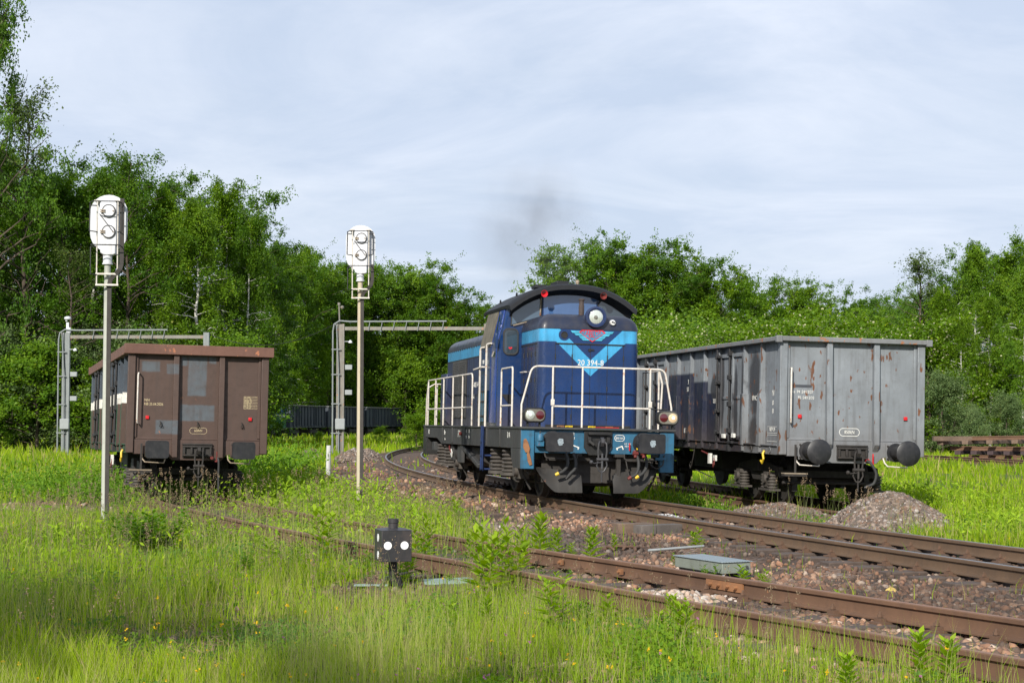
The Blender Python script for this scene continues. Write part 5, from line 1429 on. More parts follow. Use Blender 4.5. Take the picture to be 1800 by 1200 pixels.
# ---- twin lamps on the front corners
for x, lit in ((-1.24, 'l'), (1.33, 'r')):
    o = rounded(x - 0.20, x + 0.20, 1.43, 1.68, 0.10, 5)
    lm = MB().loft([[(a, 0.52, b) for a, b in o], [(a, 0.56, b) for a, b in rounded(x - 0.215, x + 0.215, 1.415, 1.695, 0.11, 5)], [(a, 0.72, b) for a, b in rounded(x - 0.20, x + 0.20, 1.43, 1.68, 0.10, 5)]])
    lm.box(x - 0.13, x - 0.10, 0.60, 0.66, DZ, 1.44).box(x + 0.10, x + 0.13, 0.60, 0.66, DZ, 1.44)
    lh = part('headlight', lm, MAT['black'], LO)
    part('face_plate', MB().prism(rounded(x - 0.185, x + 0.185, 1.445, 1.665, 0.09, 5), 'xz', 0.512, 0.53), LAMPRIM, lh, bevel=0.004)
    xa, xb = (x - 0.09, x + 0.095) if lit == 'l' else (x + 0.085, x - 0.09)
    part('lamp_lens', MB().lathe([(0.001, -0.02), (0.05, -0.014), (0.082, 0.0), (0.086, 0.01)], (xa, 0.505, 1.557), (0, 1, 0), 26), LAMPG if lit == 'l' else LIT, lh)
    if lit == 'r': part('bulb', MB().lathe([(0.001, -0.01), (0.024, -0.006), (0.028, 0.002), (0.0, 0.006)], (xa + 0.005, 0.487, 1.562), (0, 1, 0), 16), BULB, lh)
    else: part('bulb', MB().lathe([(0.001, -0.012), (0.028, -0.006), (0.03, 0.002), (0.0, 0.006)], (xa, 0.487, 1.557), (0, 1, 0), 16), plain('lamp_bulb_glass', (0.7, 0.72, 0.7), 0.1), lh)
    part('red_lens', MB().lathe([(0.001, -0.016), (0.05, -0.010), (0.078, 0.0), (0.08, 0.01)], (xb, 0.506, 1.557), (0, 1, 0), 26), REDG, lh)
# shunter's gloves and hose ends lying on the front deck
for x, col in ((-0.72, MAT['orange_rust']), (-0.56, YE), (-0.12, YE), (0.22, MAT['orange_rust']), (-0.46, MAT['black'])):
    part('hose_end', MB().cyl((x - 0.04, 0.74, DZ + 0.018), (x + 0.04, 0.78, DZ + 0.018), 0.016, n=10).obox((x + 0.06, 0.74, DZ + 0.02), (0.06, 0.04, 0.03), (0, 0, 0.4)), col, LO)
part('red_bar', MB().obox((0.19, 0.69, DZ + 0.012), (0.46, 0.02, 0.010), (0, 0, 0.03)), MAT['red'], LO)
# ---- ladder under the cab
ld = MB()
ld.box(-1.53, -1.50, 4.17, 4.20, 0.42, DZ); ld.box(-1.53, -1.50, 4.42, 4.45, 0.42, DZ)
for z in (0.44, 0.72, 1.0): ld.box(-1.54, -1.34, 4.202, 4.418, z, z + 0.03)
ld.prism([(4.12, 0.45), (4.24, 0.45), (4.24, DZ), (4.12, DZ)], 'yz', -1.545, -1.531)
part('ladder', ld, plain('ladder_blue', (0.012, 0.03, 0.11), 0.5), LO)
# ---- bogies
for yc in (3.1, 9.9):
    bo = empty('bogie', (0, yc, 0)); bo.parent = LO
    f = MB()
    for s_ in (-1, 1):
        f.prism([(-1.9, 0.48), (-1.6, 0.42), (-0.7, 0.52), (-0.4, 0.40), (0.4, 0.40), (0.7, 0.52), (1.6, 0.42), (1.9, 0.48), (1.9, 0.64), (1.0, 0.70), (-1.0, 0.70), (-1.9, 0.64)], 'yz', s_ * 1.08 - 0.05, s_ * 1.08 + 0.05)
    f.box(-1.1, 1.1, -0.3, 0.3, 0.5, 0.72); f.box(-1.0, 1.0, -1.95, -1.85, 0.42, 0.6); f.box(-1.0, 1.0, 1.85, 1.95, 0.42, 0.6)
    part('bogie_frame', f, MAT['under'], bo, bevel=0.015)
    sp = MB()
    for s_ in (-1, 1):
        sp = MB()
        for yy in (-1.2, 1.2):
            sp.obox((s_ * 1.16, yy, 0.50), (0.20, 0.30, 0.32)); sp.cyl((s_ * 1.2, yy, 0.50), (s_ * 1.34, yy, 0.50), 0.13, 0.12, 16)
        for yy in (-0.62, 0.62) if yc < 5 else (0.75, -0.3):
            coil(sp, (s_ * 1.26, yy, 0.44), 0.20, 0.46, 6); sp.cyl((s_ * 1.26, yy, 0.38), (s_ * 1.26, yy, 0.44), 0.23, n=18)
        sp.bar((s_ * 1.22, -0.2, 0.42), (s_ * 1.22, -1.1, 0.30), 0.08, 0.06)
        sp.cyl((s_ * 1.15, -1.75, 0.60), (s_ * 1.15, -1.55, 0.60), 0.12, n=14)
        part('axle_box', sp, MAT['spring'], bo)
    for yy in (-1.2, 1.2): wheelset(bo, yy, 0.50)
    bg_ = MB()
    for yy in (-1.78, -0.62, 0.62, 1.78):
        for s_ in (-1, 1): bg_.obox((s_ * 0.76, yy, 0.46), (0.10, 0.10, 0.36)); bg_.tube([(s_ * 0.9, yy, 0.7), (s_ * 0.92, yy, 0.45), (s_ * 0.9, yy, 0.28)], 0.02)
        bg_.cyl((-1.0, yy, 0.30), (1.0, yy, 0.30), 0.025, n=8)
    for s_ in (-1, 1): bg_.tube([(s_ * 1.28, -1.85, 0.75), (s_ * 1.30, -1.88, 0.45), (s_ * 1.15, -1.9, 0.16)], 0.022)
    part('brake_gear', bg_, MAT['under'], bo)
for yc_ in (3.1, 9.9):
    part('added_underframe_filler', MB().box(-0.62, 0.62, yc_ - 1.0, yc_ + 1.0, 0.20, 0.70).box(-0.66, 0.66, yc_ - 1.8, yc_ - 1.25, 0.24, 0.72), MAT['under'], LO, bevel=0.04)  # boxes added to close the view under the engine and keep it dark
part('added_gap_screen', MB().box(-1.0, 1.0, 0.95, 1.0, 0.30, 0.90), MAT['under'], LO, bevel=0.01)  # plate added so that nothing bright shows between the ploughs
tk = MB()
tk.prism([(-1.0, 0.45), (1.0, 0.45), (1.3, 0.6), (1.3, 0.88), (-1.3, 0.88), (-1.3, 0.6)], 'xz', 5.5, 7.6)
tk.cyl((-1.2, 7.9, 0.68), (-1.2, 8.5, 0.68), 0.19, n=20)
part('fuel_tank', tk, MAT['under'], LO, bevel=0.02)
part('equipment_box', MB().obox((-1.30, 8.75, 0.72), (0.22, 0.36, 0.34), (0.15, 0, 0)), MAT['frame_grey'], LO, bevel=0.015)
part('equipment_box', MB().obox((-1.32, 11.4, 0.82), (0.24, 0.35, 0.22)), MAT['frame_grey'], LO, bevel=0.015)
part('diagonal_strut', MB().bar((-1.38, 7.4, 0.90), (-1.30, 5.6, 0.48), 0.14, 0.10).box(-1.42, -1.34, 7.35, 7.9, 0.5, 0.91), MAT['frame_grey'], LO, bevel=0.015)
part('hand_brake_disc', MB().obox((-1.44, 8.62, 0.70), (0.02, 0.18, 0.12), (0.5, 0, 0)), MAT['text_white'], LO)
part('hand_brake_handle', MB().tube([(-1.44, 8.9, 0.86), (-1.46, 8.8, 0.80), (-1.46, 8.7, 0.78), (-1.44, 8.62, 0.7)], 0.018), MAT['darkred'], LO)
part('air_valve', MB().lathe([(0.03, 0), (0.04, 0.01), (0.04, 0.05), (0.02, 0.06)], (-1.48, 7.05, 1.16), (-1, 0, 0), 14), MAT['darkred'], LO)
# ================================================================ signal masts seen from behind
MAT['sigwhite'] = paint('signal_white_enamel', (0.64, 0.65, 0.69), 0.4, dirt=(0.34, 0.30, 0.25), dirt_amt=0.3, streak=0.5, rust=0.02, rustcol=(0.35, 0.2, 0.1), var=0.06, bump=0, rscale=9)
MAT['boardwhite'] = plain('board_white', (0.56, 0.57, 0.60), 0.5, var=0.05)
MAT['sigpole'] = paint('grey_cream_pole', (0.40, 0.41, 0.36), 0.5, dirt=(0.15, 0.14, 0.11), dirt_amt=0.3, rust=0.02, var=0.05)
MAT['sigpole2'] = paint('yellowed_cream_pole', (0.46, 0.40, 0.29), 0.55, dirt=(0.30, 0.20, 0.12), dirt_amt=0.3, rust=0.05, rustcol=(0.30, 0.14, 0.05), var=0.05)
MAT['conduit'] = paint('dark_cable_conduit', (0.045, 0.04, 0.036), 0.8, dirt_amt=0.4)
MAT['post_foot'] = paint('dark_pole_foot', (0.05, 0.052, 0.05), 0.7)
def signal(x, y, H, label, pole, low_conduit, rot=0.0, hsc=1.0):
    g = float(height(x, y))
    e = empty('signal_mast', (x, y, g), (0, 0, rot))
    tag(e, label, 'railway signal')
    K = 0.83; e.scale = (K, K, K)
    T = (H - g) / K
    zb = T - 1.18            # bottom of the white head
    mp_ = MB().cyl((0, 0, 0.35), (0, 0, zb + 0.02), 0.066, 0.056, 18)
    part('pole', mp_, pole, e)
    part('pole_foot', MB().cyl((0, 0, -0.15), (0, 0, 0.37), 0.092, 0.088, 18).obox((0, 0, 0.03), (0.3, 0.3, 0.06)), MAT['post_foot'], e, bevel=0.005)
    # oval background board
    w, h = 0.335, 1.05
    zc = T - h / 2
    o = []
    for i in range(13):
        t = math.pi * i / 12; o.append((w * math.cos(t), zc + h / 2 - w * 0.92 + w * 0.92 * math.sin(t)))
    for i in range(13):
        t = math.pi + math.pi * i / 12; o.append((w * math.cos(t), zc - h / 2 + w * 1.0 + w * 1.0 * math.sin(t)))
    bo = part('background_board', MB().prism(o, 'xz', 0.10, 0.115), MAT['boardwhite'], e, smooth=False)
    # lamp housing towards us
    hb = MB()
    hb.box(-0.13, 0.17, -0.12, 0.098, zc - 0.42, zc + 0.38)
    hb.prism([(-0.12, zc - 0.422), (0.15, zc - 0.422), (0.15, zc - 0.58), (0.10, zc - 0.60), (-0.06, zc - 0.60), (-0.12, zc - 0.56)], 'xz', -0.10, 0.08)
    hs = part('lamp_housing', hb, MAT['sigwhite'], e, bevel=0.012)
    part('mast_cap', MB().cyl((0, 0, zb - 0.10), (0, 0, zc - 0.58), 0.082, n=20).cyl((0, 0, zb - 0.115), (0, 0, zb - 0.09), 0.095, n=20), MAT['sigwhite'], e)
    for dz in (0.20, -0.18):
        q = MB().lathe([(0.001, -0.028), (0.102, -0.028), (0.108, -0.018), (0.108, 0.0)], (0.03, -0.12, zc + dz), (0, 1, 0), 30)
        lid = part('lamp_lid', q, MAT['sigwhite'], hs)
        part('lid_shadow_ring', MB().lathe([(0.108, -0.026), (0.122, -0.026), (0.122, 0.0), (0.108, 0.0)], (0.03, -0.12, zc + dz), (0, 1, 0), 30), MAT['black'], lid)  # black ring stands in for the shadow round the lid
        part('latch', MB().box(-0.12, -0.03, -0.17, -0.145, zc + dz - 0.03, zc + dz - 0.012).box(-0.12, -0.03, -0.17, -0.145, zc + dz + 0.005, zc + dz + 0.022).cyl((0.11, -0.16, zc + dz), (0.11, -0.145, zc + dz), 0.014, n=8), MAT['tan'], lid)
    # ladder-like guard: two rods, cross bars, thin black hoops
    rd = MB()
    for xx in (-0.17, 0.20): rd.cyl((xx, -0.16, zb - 0.52), (xx, -0.16, zc + 0.40), 0.013, n=8)
    for zz in (zb - 0.50, zb - 0.30): rd.box(-0.19, 0.22, -0.175, -0.145, zz - 0.016, zz + 0.016); rd.box(-0.02, 0.02, -0.17, -0.06, zz - 0.016, zz + 0.016)
    for xx in (-0.17, 0.20): rd.box(xx - 0.06, xx + 0.04, -0.165, 0.098, zc + 0.38, zc + 0.395)
    part('guard_rods', rd, MAT['white'], e)
    hp = MB()
    z1, z2 = zc + 0.29, zc - 0.19
    hp.tube([(-0.17, -0.16, z1), (-0.27, -0.20, z1), (-0.27, -0.42, z1 + 0.02), (-0.20, -0.50, z1 + 0.04), (0.24, -0.50, z1 + 0.04), (0.30, -0.42, z1 + 0.02), (0.30, -0.2, z1), (0.20, -0.16, z1)], 0.011, 6)
    hp.tube([(-0.27, -0.35, z1 + 0.01), (-0.28, -0.35, z2), (-0.17, -0.17, z2)], 0.011, 6)
    hp.tube([(0.30, -0.35, z1 + 0.01), (0.30, -0.35, z2), (0.20, -0.17, z2)], 0.011, 6)
    z3 = zc - 0.45
    hp.tube([(-0.17, -0.16, z3), (-0.26, -0.20, z3 - 0.02), (-0.24, -0.42, z3), (0.26, -0.42, z3), (0.29, -0.2, z3 - 0.02), (0.20, -0.16, z3)], 0.011, 6)
    hp.tube([(-0.27, -0.25, z3 - 0.02), (-0.27, -0.25, z3 - 0.52), (-0.17, -0.17, z3 - 0.52)], 0.011, 6)
    part('guard_hoops', hp, MAT['black'], e)
    part('inner_rod', MB().cyl((-0.13, -0.155, zc + 0.14), (0.11, -0.155, zc - 0.18), 0.008, n=6), MAT['black'], hs)
    # channel conduit running up the right side
    cn = MB()
    ztop = zc + 0.42 if not low_conduit else zc - 0.40
    P = [(0.05, -0.085, 0.2), (0.05, -0.085, zb - 0.48), (0.07, -0.09, zb - 0.40), (0.25, -0.20, zb - 0.22), (0.28, -0.20, zb - 0.12), (0.28, -0.20, ztop)]
    for a, b_ in zip(P, P[1:]): cn.bar(a, b_, 0.075, 0.045, (0, 1, 0))
    for p in P[1:-1]: cn.obox(p, (0.056, 0.036, 0.04))
    part('cable_conduit', cn, MAT['conduit'], e)
    return e
signal(-6.15, 25.0, 5.25, 'tall signal mast with white oval head standing left of the brown wagon\'s end', MAT['sigpole'], False, 0.10)
signal(-2.86, 31.0, 5.50, 'signal mast with yellowed pole and white oval head, between the brown wagon and the locomotive', MAT['sigpole2'], True, 0.04)

# ================================================================ gantries with conduits
MAT['gantry'] = paint('galvanised_gantry', (0.20, 0.22, 0.22), 0.55, dirt=(0.10, 0.09, 0.08), dirt_amt=0.35, rust=0.04, var=0.06)
MAT['gantry_rust'] = paint('rusting_beam', (0.20, 0.19, 0.165), 0.6, dirt=(0.14, 0.08, 0.05), dirt_amt=0.5, rust=0.08, rustcol=(0.26, 0.12, 0.06))
MAT['boxgrey'] = plain('grey_box', (0.27, 0.29, 0.29), 0.5, var=0.08)
def gantry(x0, x1, y, H, label, pmat, lamp):
    e = empty('cable_gantry', ((x0 + x1) / 2, y, 0)); tag(e, label, 'gantry')
    h = (x1 - x0) / 2; hz = float(height((x0 + x1) / 2 - h, y)) - 0.3
    pm = MB()
    for xx in (-h - 0.11, -h + 0.17):
        pm.box(xx - 0.045, xx + 0.045, -0.10, 0.10, hz, H)
    pm.box(-h - 0.06, -h + 0.12, -0.03, 0.03, hz, H - 0.01)
    part('post', pm, pmat, e, bevel=0.01)
    pm = MB().box(h - 0.14, h + 0.14, -0.12, 0.12, hz, H)
    part('post', pm, pmat, e, bevel=0.01)
    part('beam', MB().box(-h + 0.23, h - 0.142, -0.07, 0.07, H - 0.31, H - 0.14), MAT['gantry_rust'], e, bevel=0.01)
    cm = MB()
    cm.tube([(-h - 0.32, -0.14, hz), (-h - 0.32, -0.14, H - 0.35), (-h - 0.26, -0.14, H - 0.02), (-h + 0.0, -0.14, H + 0.14), (-h + 0.5, -0.14, H + 0.10), (h * 0.45, -0.14, H + 0.12)], 0.04, 8)
    cm.tube([(-h - 0.02, -0.16, hz), (-h - 0.04, -0.16, 4.2), (-h - 0.15, -0.16, H - 0.1), (-h - 0.2, -0.16, H + 0.0)], 0.03, 8)
    for xx in np.linspace(-h * 0.6, h * 0.4, 7): cm.bar((xx - 0.04, -0.12, H - 0.34), (xx + 0.05, -0.15, H + 0.14), 0.03, 0.03)
    for z in (1.2, 2.6, 4.0, 5.2): cm.box(-h - 0.38, -h + 0.05, -0.17, -0.12, z, z + 0.05)
    part('conduit', cm, MAT['gantry'], e)
    for z in (H - 2.2, H - 3.4): part('small_box', MB().box(-h + 0.26, -h + 0.60, -0.14, 0.02, z, z + 0.24), MAT['boxgrey'], e, bevel=0.02)
    part('switch_box', MB().box(-h - 0.18, -h + 0.28, -0.32, -0.13, 1.40, 1.92), MAT['boxgrey'], e, bevel=0.03)
    part('small_lamp', MB().lathe([(0.10, 0), (0.07, 0.10), (0.01, 0.14)], (-h + 0.52, -0.2, H - 0.92), (0, 0, 1), 14).box(-h + 0.24, -h + 0.52, -0.22, -0.19, H - 0.86, H - 0.84), MAT['sigwhite'], e)
    if lamp:
        q = MB().cyl((-h + 0.18, 0, H - 0.01), (-h + 0.18, 0, H + 0.25), 0.07, n=12).box(-h + 0.02, -h + 0.14, -0.05, 0.05, H + 0.0, H + 0.50).cyl((-h + 0.02, 0, H + 0.55), (-h + 0.02, 0, H + 0.66), 0.05, n=10).lathe([(0.14, 0), (0.17, 0.03), (0.17, 0.12), (0.05, 0.17)], (-h + 0.08, 0, H + 0.64), (0, 0, 1), 18)
        part('camera', q, MAT['sigwhite'], e)
    else:
        q = MB().cyl((-h - 0.02, 0, H - 0.01), (-h - 0.05, 0, H + 0.95), 0.035, n=8).cyl((-h - 0.05, 0, H + 0.9), (-h - 0.05, 0, H + 1.02), 0.07, n=8).lathe([(0.05, 0), (0.09, 0.05), (0.09, 0.12), (0.02, 0.16)], (-h + 0.10, 0, H + 0.72), (0, 0, 1), 12)
        part('antenna', q, MAT['gantry_rust'], e)
    return e
gantry(-22.2, -15.2, 82, 6.2, 'grey metal gantry behind the brown wagon with a white camera on its post', MAT['gantry'], True)
gantry(-8.25, -1.2, 79, 6.45, 'brownish metal gantry between the second signal mast and the locomotive', MAT['gantry_rust'], False)
cb_ = []
for i in range(21):
    t = i / 20; cb_.append((-15.0 + 6.5 * t, 82 - 3 * t, 6.1 + 0.35 * t - 0.75 * 4 * t * (1 - t)))
tag(part('cable', MB().tube(cb_, 0.014, 5), MAT['black']), 'thin black cable sagging between the two gantries', 'cable')

# ================================================================ point lever lantern
def ground(x, y): return float(height(x, y))
px, py = -1.22, 17.0
e = empty('point_lantern', (px, py, ground(px, py)), (0, 0, R(16))); tag(e, 'black box lantern with white dots on a low iron stand, beside the rusty track', 'point indicator')
MAT['lantern'] = paint('blackened_tin', (0.028, 0.027, 0.030), 0.42, dirt=(0.09, 0.06, 0.05), dirt_amt=0.5, rust=0.035, rustcol=(0.16, 0.05, 0.025), var=0.1)
g0 = ground(px, py)
zl = 0.375 - g0
b_ = MB().box(-0.155, 0.155, -0.185, 0.185, zl, zl + 0.315)
bx_ = part('lantern_box', b_, MAT['lantern'], e, bevel=0.004)
part('lantern_lid', MB().loft([[(x, y, zl + 0.317) for x, y in ((-0.16, -0.19), (0.16, -0.19), (0.16, 0.19), (-0.16, 0.19))], [(x, y, zl + 0.332) for x, y in ((-0.08, -0.09), (0.08, -0.09), (0.08, 0.09), (-0.08, 0.09))]]), MAT['lantern'], bx_)
part('chimney', MB().lathe([(0.05, 0.0), (0.05, 0.055), (0.056, 0.06), (0.056, 0.10), (0.045, 0.10), (0.045, 0.06), (0.001, 0.06)], (0, 0, zl + 0.325), (0, 0, 1), 22), MAT['lantern'], bx_)
WD = plain('white_glass_dot', (0.85, 0.85, 0.85), 0.3, var=0.03)
dt = MB()
for xx in (-0.093, 0.08): dt.lathe([(0.001, -0.003), (0.041, -0.003), (0.041, 0.0)], (xx, -0.1852, zl + 0.165), (0, 1, 0), 26)
for yy, zz in ((-0.0, 0.235), (-0.0, 0.06)): dt.lathe([(0.001, -0.003), (0.041, -0.003), (0.041, 0.0)], (-0.1552, yy, zl + zz), (1, 0, 0), 26)
for k_ in range(1): part('white_dots', dt, WD, bx_)
st_ = MB()
st_.cyl((0, 0, zl - 0.16), (0, 0, zl), 0.045, n=12).cyl((0, 0, zl - 0.2), (0, 0, zl - 0.16), 0.065, n=12)
st_.bar((-0.06, 0, zl - 0.17), (-0.16, -0.02, -0.02), 0.05, 0.03); st_.bar((0.05, 0, zl - 0.17), (0.06, -0.02, -0.02), 0.07, 0.03)
st_.bar((0.0, 0.05, zl - 0.17), (0.0, 0.16, -0.02), 0.05, 0.03)
st_.obox((0, -0.02, 0.0), (0.42, 0.30, 0.03)); st_.cyl((0.02, -0.09, zl - 0.22), (0.02, -0.02, zl - 0.22), 0.05, n=16)
st_.bar((0.05, -0.05, zl - 0.14), (0.14, -0.06, zl - 0.12), 0.03, 0.02)
part('stand', st_, MAT['black'], e, bevel=0.003)
pl = MB().obox((0.62, -0.02, 0.055), (0.60, 0.34, 0.02), (0.05, -0.03, 0.06)); pl.obox((-0.05, -0.12, 0.02), (0.75, 0.12, 0.015))
PM = plain('blue_grey_steel_plate', (0.23, 0.30, 0.29), 0.5, var=0.15)
pe = part('cover_plate', MB().obox((0, 0, 0.055), (0.52, 0.36, 0.02), (0.04, -0.03, 0.10)).obox((-0.62, -0.06, 0.02), (0.72, 0.12, 0.015)), PM, None, bevel=0.003)
pe.location = (px + 0.56, py + 0.32, ground(px + 0.56, py + 0.3)); tag(pe, 'blue grey steel cover plate lying in the grass right of the point lantern', 'cover plate')

# ================================================================ point motor between the tracks
bx0, by0 = 2.20, 18.25
e = empty('point_motor', (bx0, by0, ground(bx0, by0)), (0, 0, math.atan(0.46))); tag(e, 'flat grey metal box with chequered lid between the two tracks', 'point motor')
MG = paint('grey_green_box_paint', (0.20, 0.225, 0.19), 0.45, dirt_amt=0.25, var=0.05)
m, nt, b = newmat('chequer_plate'); t = N(nt, 'ShaderNodeTexCoord'); mp_ = N(nt, 'ShaderNodeMapping'); mp_.inputs['Rotation'].default_value = (0, 0, R(45)); L(nt, t.outputs['Object'], mp_.inputs[0])
ck_ = N(nt, 'ShaderNodeTexChecker'); ck_.inputs['Scale'].default_value = 42; L(nt, mp_.outputs[0], ck_.inputs['Vector'])
L(nt, mix(nt, ck_.outputs['Fac'], (0.22, 0.27, 0.28), (0.30, 0.35, 0.36)), b.inputs['Base Color']); b.inputs['Roughness'].default_value = 0.4; b.inputs['Metallic'].default_value = 0.3
bp = N(nt, 'ShaderNodeBump'); bp.inputs['Strength'].default_value = 0.5; bp.inputs['Distance'].default_value = 0.01; L(nt, ck_.outputs['Fac'], bp.inputs['Height']); L(nt, bp.outputs[0], b.inputs['Normal'])
part('housing', MB().box(-0.18, 0.18, -0.50, 0.50, 0.10, 0.215), MG, e, bevel=0.008)
part('lid', MB().box(-0.195, 0.195, -0.515, 0.515, 0.219, 0.230), m, e, bevel=0.003)
part('feet', MB().box(-0.16, 0.16, -0.44, 0.44, 0.03, 0.098).box(-0.32, 0.34, -0.40, -0.30, -0.02, 0.05).box(-0.32, 0.34, 0.30, 0.40, -0.02, 0.05).box(-0.28, 0.45, -0.1, 0.1, 0.0, 0.06), MAT['black'], e, bevel=0.004)
part('bolts', MB().cyl((0.14, -0.45, 0.02), (0.14, -0.45, 0.10), 0.018, n=8).cyl((-0.14, -0.46, 0.02), (-0.14, -0.46, 0.10), 0.018, n=8), MAT['sigwhite'], e)
part('cable_gland', MB().lathe([(0.03, 0), (0.06, 0.02), (0.06, 0.05), (0.001, 0.06)], (0.06, -0.50, 0.10), (0, -1, 0), 16).cyl((0.12, -0.51, 0.17), (0.12, -0.53, 0.17), 0.014, n=8), MAT['frame_grey'], e)
# rods from the motor to the rail
rd_ = part('point_rod', MB().box(-1.15, -0.28, -0.05, -0.02, 0.03, 0.055).box(-1.15, -0.28, 0.10, 0.13, 0.03, 0.055), MAT['clip'], e)

# ================================================================ odds and ends
def loose(name, mb, mat, x, y, rz, label, cat, group=None, dz=0.0, bevel=0.006, rx=0.0):
    o = part(name, mb, mat, None, bevel=bevel); o.location = (x, y, ground(x, y) + dz); o.rotation_euler = (rx, 0, rz)
    return tag(o, label, cat, group)
OLDW = paint('weathered_timber', (0.13, 0.088, 0.062), 0.9, dirt=(0.04, 0.03, 0.025), dirt_amt=0.7, bump=0.8, var=0.3, streak=0.2)
GREYW = paint('grey_timber', (0.10, 0.085, 0.075), 0.9, dirt=(0.03, 0.026, 0.022), dirt_amt=0.7, bump=0.8, var=0.3, streak=0.2)
loose('timber_block', MB().box(-0.13, 0.13, -0.28, 0.28, 0, 0.15), OLDW, 1.83, 25.1, R(-72), 'squared brown timber end lying nearest left of the polished track', 'timber', 'old timbers beside the polished track')
loose('timber_block', MB().box(-0.12, 0.12, -0.36, 0.36, 0, 0.14), GREYW, 2.18, 24.75, R(-62), 'grey timber block lying between the brown timber end and the rail', 'timber', 'old timbers beside the polished track', 0.01)
loose('steel_rod', MB().cyl((-0.42, 0, 0.06), (0.42, 0, 0.09), 0.018, n=8), MAT['boxgrey'], 2.14, 21.6, R(25), 'thin grey rod lying on the stones behind the flat grey box', 'rod')
for i, (x, y, r) in enumerate(((1.55, 22.0, 0.5), (1.42, 22.1, -0.3), (1.66, 21.9, 1.2), (1.30, 22.0, 2.2))):
    loose('rail_clamp', MB().tube([(-0.10, 0, 0.03), (-0.04, 0.02, 0.07), (0.06, 0, 0.07), (0.12, -0.03, 0.02)], 0.02, 6).obox((0.1, 0, 0.04), (0.08, 0.06, 0.03)), MAT['clip'], x, y, r, 'rusty bent clamp in the little heap of scrap left of the flat grey box', 'clamp', 'rusty clamps in a scrap heap')
loose('marker_post', MB().cyl((0, 0, -0.1), (0.02, 0, 0.95), 0.075, n=14), paint('weathered_white_post', (0.50, 0.50, 0.48), 0.7, dirt_amt=0.3, bump=0.3), -5.95, 53.5, 0, 'short white post in the weeds left of the second signal mast', 'post')
loose('yellow_stone', MB().lathe([(0.02, 0.0), (0.07, 0.01), (0.065, 0.05), (0.03, 0.08), (0.0, 0.085)], (0, 0, 0), (0.2, 0, 1), 7), plain('yellow_painted_stone', (0.52, 0.36, 0.10), 0.8, var=0.4, scale=20), 3.72, 16.3, 0.4, 'stone splashed with yellow paint between the two near tracks', 'stone', dz=-0.02)
loose('concrete_block', MB().obox((0, 0, 0.04), (0.14, 0.12, 0.14), (0.2, 0.1, 0.3)), plain('pale_concrete', (0.42, 0.36, 0.27), 0.9, var=0.3, scale=15), 1.47, 13.75, 0.2, 'pale broken block beside the nearest rusty rail', 'block')
loose('red_rag', MB().lathe([(0.09, 0.0), (0.10, 0.05), (0.05, 0.13), (0.02, 0.2)], (0, 0, 0), (0, 0, 1), 9), plain('red_rag', (0.55, 0.05, 0.05), 0.8), 5.35, 30.3, 0.2, 'scrap of red cloth on the stones under the grey wagon\'s corner', 'rag')

# ================================================================ stacked track panels at the right edge
SX, SY = 18.9, 69.5
random.seed(3)
DKS = paint('creosoted_timber', (0.055, 0.035, 0.036), 0.85, dirt=(0.02, 0.015, 0.015), dirt_amt=0.5, bump=0.5)
def panel(x, y, z, rz, nslp, L_, mat, label, ry=0.0, off=0.0):
    e = empty('track_panel', (x, y, z), (0, ry, rz)); tag(e, label, 'track panel', 'track panels stacked at the right')
    for i in range(nslp):
        s_ = part('sleeper', MB().box(-0.13, 0.13, -1.3 + off, 1.3 + off, 0, 0.16), mat, e, bevel=0.012); s_.location = (0.25 + i * (L_ - 0.5) / (nslp - 1), random.uniform(-0.04, 0.04), 0)
    for yy in (-0.75, 0.75):
        mb = MB(); pr_ = rail_profile()
        mb.loft([[(xx, yy + a, 0.165 + b) for a, b in pr_] for xx in (-0.25, L_ + 0.3)])
        for i in range(nslp):
            xc = 0.25 + i * (L_ - 0.5) / (nslp - 1)
            mb.obox((xc, yy - 0.08, 0.19), (0.10, 0.06, 0.05)); mb.obox((xc, yy + 0.08, 0.19), (0.10, 0.06, 0.05))
        part('rail', mb, MAT['rail_rusty'], e, ang=25)
    return e
AZ = R(-34)
panel(SX + 0.9, SY + 0.4, 0.05, AZ, 12, 8, DKS, 'lowest track panel of the stack, its sleeper ends in the grass')
panel(SX + 0.25, SY + 0.9, 0.40, AZ, 13, 8.8, DKS, 'dark track panel second from the bottom of the stack')
panel(SX - 0.4, SY + 1.1, 0.80, AZ, 9, 8.8, OLDW, 'track panel with pale weathered sleepers, topmost of the stack', R(-1.2))
# a single cross tie sticking out on the left
loose('timber_block', MB().box(-1.2, 1.2, -0.14, 0.14, 0, 0.2), OLDW, SX - 0.05, SY - 0.2, R(0), 'thick pale timber sticking out left of the stacked track panels', 'timber', None, 0.88)

# ================================================================ exhaust smoke over the locomotive
mb = MB()
mb.lathe([(0.02, -1.0), (0.5, -0.87), (0.87, -0.5), (1.0, 0.0), (0.87, 0.5), (0.5, 0.87), (0.02, 1.0)], (0, 0, 0), (0, 0, 1), 24)
m = bpy.data.materials.new('diesel_smoke'); m.use_nodes = True; nt = m.node_tree; nt.nodes.clear()
out = N(nt, 'ShaderNodeOutputMaterial'); pv = N(nt, 'ShaderNodeVolumePrincipled'); t = N(nt, 'ShaderNodeTexCoord')
pv.inputs['Color'].default_value = (0.22, 0.21, 0.21, 1)
ln = N(nt, 'ShaderNodeVectorMath', operation='LENGTH'); L(nt, t.outputs['Object'], ln.inputs[0])
nz = noise(nt, t.outputs['Object'], 1.6, 4, 0.6)
d_ = M(nt, 'MULTIPLY', ramp(nt, ln.outputs['Value'], 0.95, 0.1), ramp(nt, nz, 0.38, 0.68, 0.0, 1.0))
L(nt, M(nt, 'MULTIPLY', M(nt, 'POWER', d_, 1.2), 0.75), pv.inputs['Density']); L(nt, pv.outputs[0], out.inputs['Volume'])
